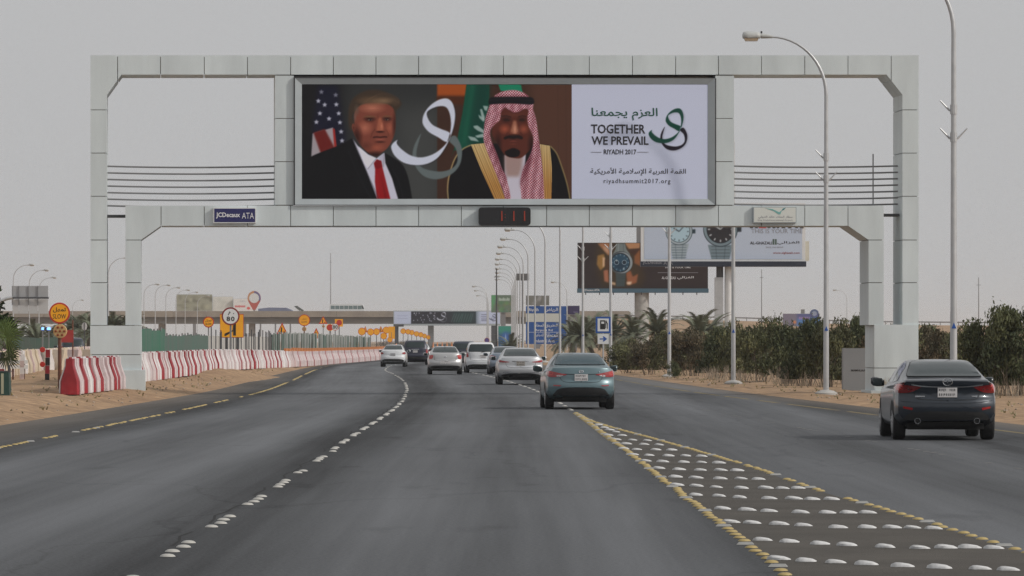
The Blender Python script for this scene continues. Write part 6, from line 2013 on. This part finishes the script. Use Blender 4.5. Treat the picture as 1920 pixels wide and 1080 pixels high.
rt.location.x = (560-960)/S(D-112); s2_ = S(D-112); lz2 = lambda py: CAMH + (HOR-py)/s2_
MB().prism([(-10/s2_,lz2(574)),(-4/s2_,lz2(573)),(9/s2_,lz2(582)),(6/s2_,lz2(584)),(-3/s2_,lz2(580))], 3.2, 3.6).build('panel', mat('grey_green_panel', (.10,.11,.10), .7), rt)
MB().box(-.1,.1,3.3,3.5,lz2(591),lz2(580)).build('post', M_bar, rt)
def pf(c):
    r = np.random.default_rng(5)
    for k in range(22):
        c.ell(922+r.random()*44, 566+r.random()*20, 2+r.random()*6, 2+r.random()*5, (60+r.random()*70, 84+r.random()*60, 64+r.random()*50), .8, .7)
    c.poly([(921,550),(932,550),(926,572),(921,584)], (84,140,96), 2)
    for k in range(8): c.line([(936+k*2.6, 564),(936+k*2.6, 558+ (k%3))], 1.5, (196,206,200), .2)
far_board('billboard', 'green grey billboard behind the bunched far lamps left of the blue sign', 921, 966, 553, 586, 960, (92,108,92), pf)
def pf(c):
    r = np.random.default_rng(6)
    for k in range(14): c.ell(986+r.random()*44, 555+r.random()*17, 2+r.random()*4, 3+r.random()*6, (80+r.random()*70,)*3, .7, .7)
far_board('billboard', 'grey picture billboard rising over the blue direction sign', 986, 1030, 554, 572.5, 930, (104,104,98), pf)
far_board('board', 'plain dark violet board right of the blue direction sign', 1064, 1087, 573, 590, 700, (52,46,78), lambda c: c.line([(1075,585),(1084,585)], 1.5, (110,104,140), .3), 'sign')
def pf(c):
    c.poly([(930,600),(970,600),(960,622),(935,626)], (52,128,112), 3); c.ell(948,632,10,14,(54,92,160),.6,.8); c.ell(948,634,2,10,(150,170,200),.6,.8)
far_board('billboard', 'blue and green mural board beside the far dark gantry leg', 934, 962, 611, 650, 800, (50,86,120), pf)
def pf(c):
    c.poly([(1468,575),(1493,575),(1496,615),(1468,615)], (112,106,122), 2); c.ell(1490,604,4,4,(196,120,70),.5,.8)
    c.poly([(1495,597),(1540,594),(1540,612),(1495,612)], (74,116,170), 2)
    for k in range(7): c.line([(1499+k*3,599),(1499+k*3,594)], 1.8, (170,120,170), .3)
rb_, lx, lz = far_board('billboard', 'hazy blue violet billboard above the bushes on the right', 1468, 1537, 588, 612, 860, (82,84,128), pf)
MB().lathe([(8.3/S(860),0),(8.3/S(860),.8)], (lx(1527),0,lz(588)), 'y', 24).build('round_top', mat('hazy_blue', (.08,.12,.24), .6), rb_)
MB().lathe([(4.5/S(860),-.02),(4.5/S(860),-.1)], (lx(1527),0,lz(588)), 'y', 20).build('disc', mat('hazy_pale', (.30,.34,.46), .6), rb_)
MB().box(lx(1502), lx(1509), .2, .6, lz(588), lz(580)).build('cap_box', M_bar, rb_)
# sandy embankment carrying the far ramp
D0, D1 = 1060, 1120
vs, fs = [], []
top = [(1100,603),(1150,597),(1280,599),(1400,602),(1520,606),(1660,609),(1900,611),(2300,614)]
cols_ = []
for px, y in top:
    zt = CAMH + (HOR-y)/S(D1)
    for DD, z in ((D0-20, -.3), (D0+15, zt*.45), (D1, zt), (D1+25, zt)):
        vs.append(((px-960)/S(D1), DD + RNG.normal()*2, z))
for i in range(len(top)-1):
    for k in range(3): fs.append((i*4+k, i*4+4+k, i*4+5+k, i*4+1+k))
e = MB().add(vs, fs).build('embankment', M_dirt, smooth=60)
tag(e, 'sandy slope carrying the far ramp behind the bushes', kind='structure')
rt = root('guard_rail', 'thin dark guard rail along the crest of the sandy slope', 'guard rail', ((1150-960)/S(D1), D1, 0))
for (pa, ya), (pb, yb) in zip(top[:-2], top[1:-1]):
    xa, xb = ((pa-1150)/S(D1), (pb-1150)/S(D1)); za, zb = CAMH+(HOR-ya)/S(D1), CAMH+(HOR-yb)/S(D1)
    MB().tube([(xa,-.2,za+.75),(xb,-.2,zb+.75)], .16, 6).build('rail', M_bar, rt)
    nn = max(2, int((xb-xa)/4))
    for k in range(nn):
        t = k/nn; MB().box(xa+(xb-xa)*t-.08, xa+(xb-xa)*t+.08, -.1, .1, za+(zb-za)*t, za+(zb-za)*t+.95).build('rail_post', M_bar, rt)

# a dark car in the site on the left: a copy of the dark blue one
src = next(o for o in scene.objects if o.get('label', '').startswith('dark blue tall car'))
o = copy_tree(src); o.location = (P(138,650,352).x, 352, .25); o.rotation_euler = (0,0,R(12))
o['label'] = 'dark car parked behind the dusty barriers left of the gantry leg'; del o['group']

# ------------------------------------------------------------------ vegetation
M_leaf = attr_mat('foliage', .75, .18, .2)
M_bark = mat('grey_brown_twig', (.17,.13,.10), .9, var=.3, scale=8)
M_dry = mat('dry_pale_twig', (.36,.30,.23), .9, var=.25, scale=8)
def leaf_mesh(name, seed, n, R3, clumps, size, tint, tint2, flat=.0, low=.15):
    r = np.random.default_rng(seed)
    cs = []
    while len(cs) < clumps:
        p = r.uniform(-1, 1, 3)
        d = np.linalg.norm(p)
        if .35 < d < .95 and p[2] > -.75: cs.append(p)
    cs = np.array(cs); cr = r.uniform(.22, .46, clumps)
    which = r.integers(0, clumps, n)
    off = r.normal(size=(n, 3)); off /= np.linalg.norm(off, axis=1)[:, None]
    off *= (r.random(n) ** .45)[:, None] * cr[which][:, None]
    p = (cs[which] + off)
    out = r.random(n) < .05                         # straggling shoots
    p[out] *= r.uniform(1.02, 1.22, out.sum())[:, None]
    p = p * np.array(R3) + np.array([0, 0, R3[2]*(1-low)])
    a = r.normal(size=(n, 3)); a /= np.linalg.norm(a, axis=1)[:, None]
    b = np.cross(a, r.normal(size=(n, 3))); b /= np.linalg.norm(b, axis=1)[:, None]
    s = size * r.uniform(.55, 1.35, n)[:, None]
    v = np.stack([p - a*s, p + b*s*.42, p + a*s, p - b*s*.42], 1).reshape(-1, 3)
    v[:, 2] = np.maximum(v[:, 2], .02)
    f = np.arange(4*n).reshape(n, 4)
    me = bpy.data.meshes.new(name)
    me.vertices.add(4*n); me.vertices.foreach_set('co', v.ravel())
    me.loops.add(4*n); me.loops.foreach_set('vertex_index', f.ravel())
    me.polygons.add(n); me.polygons.foreach_set('loop_start', np.arange(0, 4*n, 4))
    me.update(calc_edges=True)
    ct = r.random(clumps)
    t = np.clip(ct[which] + r.normal(0, .18, n), 0, 1)[:, None]
    col = np.array(tint)*(1-t) + np.array(tint2)*t
    col *= r.uniform(.65, 1.35, n)[:, None]
    ca = me.color_attributes.new('Col', 'FLOAT_COLOR', 'POINT')
    c4_ = np.ones((4*n, 4)); c4_[:, :3] = np.repeat(col, 4, 0)
    ca.data.foreach_set('color', c4_.ravel())
    me.materials.append(M_leaf)
    return me
def twig_mesh(name, seed, h, w, n, m, r0=.035):
    r = random.Random(seed); b = MB()
    for k in range(n):
        a = r.uniform(0, 2*math.pi); q = r.uniform(0, w*.55)
        p = Vector((q*math.cos(a), q*math.sin(a), -.05)); d = Vector((math.cos(a)*r.uniform(.05,.6), math.sin(a)*r.uniform(.05,.6), 1)).normalized()
        pts = [p]
        for j in range(5):
            d = (d + Vector((r.uniform(-.5,.5), r.uniform(-.5,.5), r.uniform(-.1,.12)))).normalized(); p = p + d*h/5; pts.append(p)
        rr = r0*r.uniform(.5,1.1)
        b.tube(pts, [rr*(1-.16*j) for j in range(6)], 5)
        for j in (2,3):
            e = (d + Vector((r.uniform(-.9,.9), r.uniform(-.9,.9), .3))).normalized()
            b.tube([pts[j], pts[j]+e*h*.16, pts[j]+e*h*.27+Vector((0,0,.1))], [rr*.5,rr*.35,rr*.15], 4)
    return b.mesh(name, m)
OL, OL2 = (.150,.150,.070), (.075,.080,.044)
BR, BR2 = (.165,.128,.080), (.085,.078,.048)
DG, DG2 = (.062,.076,.040), (.110,.118,.056)
LEAF = {'olive': [leaf_mesh('crown', 20+i, 8200, (1,1,.62), 30, .052, OL, OL2) for i in range(3)],
        'brown': [leaf_mesh('crown', 30+i, 7600, (1,1,.62), 30, .048, BR, BR2) for i in range(2)],
        'green': [leaf_mesh('crown', 40+i, 9000, (1,1,.66), 30, .054, DG, DG2) for i in range(2)]}
TW = [twig_mesh('trunk', 50+i, .95, .8, 11, M_bark, .022) for i in range(2)]
TD = [twig_mesh('trunk', 60+i, .62, 1.0, 16, M_dry, .016) for i in range(2)]
def bush(px, yb, yt, wpx, kind, label, D=None, i=0, dry=False, group='bushes in the thicket along the right verge'):
    D = D or F*(CAMH-.15)/(yb-HOR)
    s_ = S(D); x = (px-960)/s_
    z0 = gz(x, D) - .03
    h = CAMH + (HOR-yt)/s_ - z0; w = wpx/s_/2
    rt = root('bush', label, 'bush', (x, D, z0), RNG.uniform(0, 6.28), group)
    me = LEAF[kind][i % len(LEAF[kind])]
    # crown mesh spans about 1.1 high for its unit radius
    c = place('crown', me, rt, (0,0,h*.11), 0, (w*1.05, w*1.05, h*.77))
    place('trunk', TW[i % 2], rt, (0,0,0), RNG.uniform(0,6), (w*.8, w*.8, h*.75))
    if dry: place('dead_stems', TD[i % 2], rt, (0,0,0), RNG.uniform(0,6), (w*1.05, w*1.05, h*.75))
    return rt
BT = [ # px, base row, top row, width, kind, dry, where it stands
 (1178,696,640,70,'olive',0,'low olive bush just right of the fuel sign'),
 (1218,698,632,80,'brown',0,'brownish bush before the brown billboard column'),
 (1262,700,622,85,'olive',1,'olive bush behind the lamp that crosses the light watch'),
 (1300,702,612,90,'brown',1,'tall brownish bush between the two billboard columns'),
 (1264,704,680,26,'green',0,'small dense green tuft at the foot of the thicket'),
 (1345,706,618,85,'green',1,'green bush under the white billboard column'),
 (1385,708,606,80,'olive',1,'olive bush right of the white billboard column'),
 (1425,712,604,95,'olive',1,'wide olive bush under the tall thin mast'),
 (1470,716,612,90,'green',1,'dark green bush under the hazy blue billboard'),
 (1512,720,604,95,'green',1,'dark green bush just left of the lamp before the gantry'),
 (1556,722,606,90,'olive',1,'olive bush behind the lamp before the gantry'),
 (1598,724,600,85,'green',1,'bush rising behind the grey slab'),
 (1640,728,604,80,'brown',1,'bush hidden mostly behind the gantry right plinth'),
 (1690,730,600,80,'olive',0,'bush seen between the right gantry legs'),
 (1745,730,606,90,'brown',1,'brownish bush right of the gantry right plinth'),
 (1790,731,616,90,'olive',1,'olive bush behind the lamp with the blue sticker'),
 (1838,733,610,80,'brown',1,'brownish bush behind the dark slate sedan'),
]
for i, (px, yb, yt, w, k, dry, lb) in enumerate(BT):
    bush(px, yb, yt, w, k, lb, 182.0 if px > 1580 else None, i, bool(dry))
# second rank further back fills the thicket
for i in range(18):
    px = 1172 + i*40 + RNG.uniform(-10,10)
    bush(px, 686 + i*1.1, (640 - i*2.4 if i < 9 else 620) + RNG.uniform(-8,8), 85, ['olive','brown','green','brown'][i % 4], 'bush in the rear rank of the thicket on the right verge', None, i+1, False, 'bushes in the rear rank of the thicket')
# the big dark green shrub at the right edge
def big(px, yb, yt, w, lb, i):
    bush(px, yb, yt, w, 'green', lb, None, i, True)
big(1868,734,598,110,'large dark green shrub behind the right side of the dark slate sedan',0)
big(1915,735,584,120,'tallest dark green shrub at the right edge of the photo',1)
big(1985,738,590,120,'dark green shrub cut by the right edge',0)
# dry scrub at the foot of the thicket
for i in range(26):
    px = 1310 + i*23 + RNG.uniform(-12,12); D = F*1.65/(700 + (px-1180)*.062 + RNG.uniform(0,6) - HOR)
    if abs(px-1600) < 60 or px > 1905: continue
    s_ = S(D); x = (px-960)/s_
    o = root('dry_scrub', 'leafless pale scrub at the foot of the thicket on the right', 'scrub', (x, D, gz(x, D)-.02), RNG.uniform(0,6), 'leafless scrub along the thicket')
    q = RNG.uniform(.75,1.2)
    place('trunk', TD[i % 2], o, (0,0,0), 0, (q*.95, q*.95, q*1.35))

# date palms
def frond_mesh(name, seed, n, L, m_, droop=.9, leaflets=16):
    r = np.random.default_rng(seed); b = MB(); cols = []
    for k in range(n):
        az = k*2.399 + r.normal()*.2; el = r.uniform(-.2, 1.35); l = L*r.uniform(.8,1.1)
        pts = []
        p = np.zeros(3); e = el
        for j in range(9):
            pts.append(p.copy()); d = np.array([math.cos(az)*math.cos(e), math.sin(az)*math.cos(e), math.sin(e)]); p = p + d*l/8; e -= droop/8*(1.2 if j > 2 else .5)
        b.tube(pts, list(np.linspace(.03,.008,9)*L/2.4), 4)
        for j in range(leaflets):
            t = (j+1.5)/(leaflets+1)*8; i0 = min(7, int(t)); q = pts[i0] + (pts[i0+1]-pts[i0])*(t-i0)
            d = pts[i0+1]-pts[i0]; d = d/np.linalg.norm(d)
            side = np.cross(d, [0,0,1]); side /= (np.linalg.norm(side)+1e-6)
            for sg in (-1, 1):
                ll = L*.22*(1-.5*j/leaflets); tip = q + (d*.65 + side*sg*.75 + np.array([0,0,-.1]))*ll
                ww = d*.026*L/2.4*2
                b.add([tuple(q-ww), tuple(q+ww), tuple(tip)], [(0,1,2)])
    return b.mesh(name, m_)
M_palm = mat('palm_green', (.155,.17,.11), .75, col2=(.115,.13,.085), scale=1.2)
PALM = [frond_mesh('crown', 70+i, 46, 3.0, M_palm, 1.25, 24) for i in range(2)]
trunk_me = MB().tube([(0,0,-.1),(.05,0,1),(0,.04,2),(0,0,3)], [.26,.22,.2,.24], 9).mesh('trunk', mat('palm_trunk', (.13,.10,.075), .95, var=.3, scale=5), 50)
def palm(px, yc, D, sc, lb, grp, i):
    x = (px-960)/S(D); h = CAMH + (HOR-yc)/S(D)
    rt = root('date_palm', lb, 'palm', (x, D, 0), 0, grp)
    place('trunk', trunk_me, rt, (0,0,0), 0, (1,1,max(.2,h/3)))
    place('crown', PALM[i % 2], rt, (0,0,h), RNG.uniform(0,6), (sc,sc,sc))
PL = ['date palm under the middle of the grey sign back', 'date palm under the right part of the grey sign back', 'low date palm right of the grey sign back', 'date palm directly behind the round slow sign',
      'date palm just right of the round slow sign', 'tallest date palm left of the gantry leg', 'date palm close behind the pale diamond shaped sign', 'date palm touching the gantry left leg', 'date palm seen in the gap between the left gantry legs',
      'second date palm in the gap between the left gantry legs', 'date palm behind the inner left gantry leg', 'date palm hidden behind the inner left gantry leg', 'date palm behind the fan palm at the left edge']
for i, (px, yc, D) in enumerate(((34,622,420),(62,616,430),(70,628,405),(98,620,440),(132,608,440),(150,600,430),(166,604,420),(178,612,415),(200,604,450),(212,602,430),(226,606,440),(245,604,430),(8,622,440))):
    palm(px, yc+16, D, .74, PL[i], 'date palms beyond the site', i)
for i, (px, yc, D, lb) in enumerate(((1092,622,420,'date palm just left of the fuel sign'),(1108,616,440,'date palm behind the fuel sign'),(1152,616,430,'date palm left of the brown billboard column'),(1188,622,400,'date palm against the brown billboard column'),
                               (1232,616,390,'date palm right of the brown billboard column'),(1312,622,360,'date palm midway between the billboard columns'),(1330,626,370,'low date palm behind the thicket by the white column'),(1075,630,430,'low date palm under the violet board'),(958,648,560,'small palm below the mural board'))):
    palm(px, yc+9, D, .92, lb, 'date palms behind the right thicket', i)
# low far scrub closing the horizon
FS = leaf_mesh('far_scrub', 90, 9000, (1,1,1), 90, .03, (.09,.085,.06), (.05,.055,.04))
for (pa, pb, D, h, lb) in ((805,925,1000,1.5,'low hazy scrub under the flyover'),(1040,1200,900,2.6,'low hazy scrub behind the blue sign'),(700,800,1250,2.0,'low scrub beyond the flyover'),(0,265,470,1.6,'low scrub under the date palms on the left')):
    xa, xb = (pa-960)/S(D), (pb-960)/S(D)
    o = place('far_scrub', FS, None, ((xa+xb)/2, D, -.2), 0, ((xb-xa)/2, 14, h/1.9))
    tag(o, lb, 'scrub', kind='stuff')
# fan palm at the left edge
rt = root('fan_palm', 'green fan palm reaching in from the left edge', 'palm', (P(-14,700,131).x, 131, .28))
M_fan = mat('fan_palm_green', (.17,.25,.075), .5, col2=(.09,.14,.045), scale=2.2)
M_fan2 = mat('fan_palm_dark', (.06,.095,.035), .6, var=.3, scale=3)
s_ = S(131)
MB().tube([(0,0,-.1),(.02,0,.5),(0,0,CAMH+(HOR-645)/s_-.28)], [.17,.15,.14], 10).build('trunk', mat('fan_trunk', (.09,.07,.05), .95, var=.3, scale=8), rt, smooth=60)
zc = CAMH + (HOR-640)/s_ - .28
def fan(az, el, pet, r, m, nb=19, roll=0.0):
    b = MB()
    d = Vector((math.cos(az)*math.cos(el), math.sin(az)*math.cos(el), math.sin(el)))
    base = Vector((0,0,zc)) + d*pet
    b.tube([(0,0,zc-.05), tuple(Vector((0,0,zc))+d*pet*.5+Vector((0,0,.04))), tuple(base)], [.022,.016,.012], 5)
    side = d.cross(Vector((0,0,1))).normalized(); up = side.cross(d)
    side = (side*math.cos(roll) + up*math.sin(roll)).normalized()
    nrm = side.cross(d).normalized()
    for k in range(nb):
        a = (k/(nb-1)-.5)*3.9
        e = d*math.cos(a) + side*math.sin(a)
        l = r*(1-.18*abs(a)/2)*RNG.uniform(.88,1.08)
        w = e.cross(nrm).normalized()*.021
        mid = base + e*l*.62 + nrm*RNG.normal()*.012; tip = base + e*l - Vector((0,0,1))*l*.10*abs(math.sin(a)) - nrm*.02
        b.add([base-w*.2, mid-w, tip, mid+w, base+w*.2], [(0,1,2,3,4)])
    return b.build('frond', m, rt)
for az, el, pet, r, m, ro in ((0.15,.55,.42,.62,M_fan,1.1),(-.5,.25,.5,.60,M_fan,1.3),(.4,.9,.35,.55,M_fan,.9),(-.2,-.45,.5,.5,M_fan2,1.2),(.2,-.85,.6,.45,M_fan2,1.0),(-1.2,.5,.5,.6,M_fan,1.4),(2.4,.5,.45,.6,M_fan2,.3),(-2.6,.2,.45,.6,M_fan2,.9),(3.1,.9,.4,.6,M_fan,.2)):
    fan(az, el, pet, r, m, roll=ro)
# leafy tree above it at the left edge
rt = root('leafy_tree', 'dark leafy tree peeping in at the left edge above the fan palm', 'tree', (P(-16,640,150).x, 150, .3))
tm = leaf_mesh('crown', 95, 1500, (.82,.8,.95), 13, .085, (.040,.062,.022), (.026,.040,.016))
z = CAMH + (HOR-585)/S(150) - .3
place('crown', tm, rt, (.05,0,z-.9))
MB().tube([(0,0,-.1),(.05,0,1),(0,0,z)], [.10,.08,.05], 8).build('trunk', M_bark, rt)

# tufts of dry grass and litter on the verges
r = np.random.default_rng(5); b = MB()
for k in range(900):
    D = r.uniform(92, 260)
    if r.random() < .45: x = LA(D) - .5 - r.exponential(3.0)
    else: x = RA(D) + .8 + r.exponential(3.5)
    h = r.uniform(.03,.12)
    for j in range(3):
        a = r.uniform(0, 6.28); q = r.uniform(.01,.03)
        b.add([(x+q, D, gz(x,D)),(x-q, D, gz(x,D)),(x+math.cos(a)*h*.7, D+math.sin(a)*h*.7, gz(x,D)+h)], [(0,1,2)])
tag(b.build('dry_grass', mat('straw', (.34,.28,.16), .9, col2=(.20,.19,.10), scale=.6)), 'sparse dry grass on the sandy verges', kind='stuff')
rock = []
for q in range(4):
    bm = bmesh.new(); bmesh.ops.create_icosphere(bm, subdivisions=1, radius=1)
    for v in bm.verts: v.co *= .75 + .5*r.random()
    rock.append(([tuple(v.co) for v in bm.verts], [tuple(v.index for v in f.verts) for f in bm.faces])); bm.free()
b = MB()
for k in range(700):
    D = r.uniform(88, 240)
    x = LA(D) - .2 - r.exponential(2.6) if r.random() < .5 else RA(D) + .3 + r.exponential(3.0)
    s_ = r.uniform(.012,.05) * (2.0 if r.random() < .03 else 1); vv, ff = rock[k % 4]
    b.add([(x+v[0]*s_, D+v[1]*s_, gz(x,D)+v[2]*s_*.6) for v in vv], ff)
tag(b.build('gravel', mat('pale_stone', (.40,.33,.27), .9, var=.35, scale=.9)), 'scattered stones on the sandy verges', kind='stuff')
# a mound of soil by the post of the 80 sign
vs, fs = [], []
n = 14
for i in range(n):
    for j in range(n):
        u, v = (i/(n-1)-.5)*2, (j/(n-1)-.5)*2
        x = -14.0 + u*1.7 + 1.3; D = 214 + v*17
        vs.append((x, D, gz(x, D) - .03 + .30*max(0, 1-u*u)*max(0, 1-v*v)*(.6+.5*r.random())))
for i in range(n-1):
    for j in range(n-1): fs.append((i*n+j, (i+1)*n+j, (i+1)*n+j+1, i*n+j+1))
tag(MB().add(vs, fs).build('soil_mound', M_dirt, smooth=60), 'low ridge of loose soil along the barriers by the 80 sign', kind='structure')

# ------------------------------------------------------------------ dusty air
hz = bpy.data.materials.new('dusty_air'); hz.use_nodes = True
t = hz.node_tree; t.nodes.remove(t.nodes['Principled BSDF'])
pv = t.nodes.new('ShaderNodeVolumePrincipled')
pv.inputs['Color'].default_value = (.90,.91,.93,1)
pv.inputs['Density'].default_value = HAZE
pv.inputs['Anisotropy'].default_value = 0.3
t.links.new(pv.outputs[0], t.nodes['Material Output'].inputs['Volume'])
if HAZE > 0:
    h = MB().box(-7000, 7000, -60, 9200, -1.4, 46).build('haze', hz)
    tag(h, 'pale dusty air over the whole highway', kind='stuff')
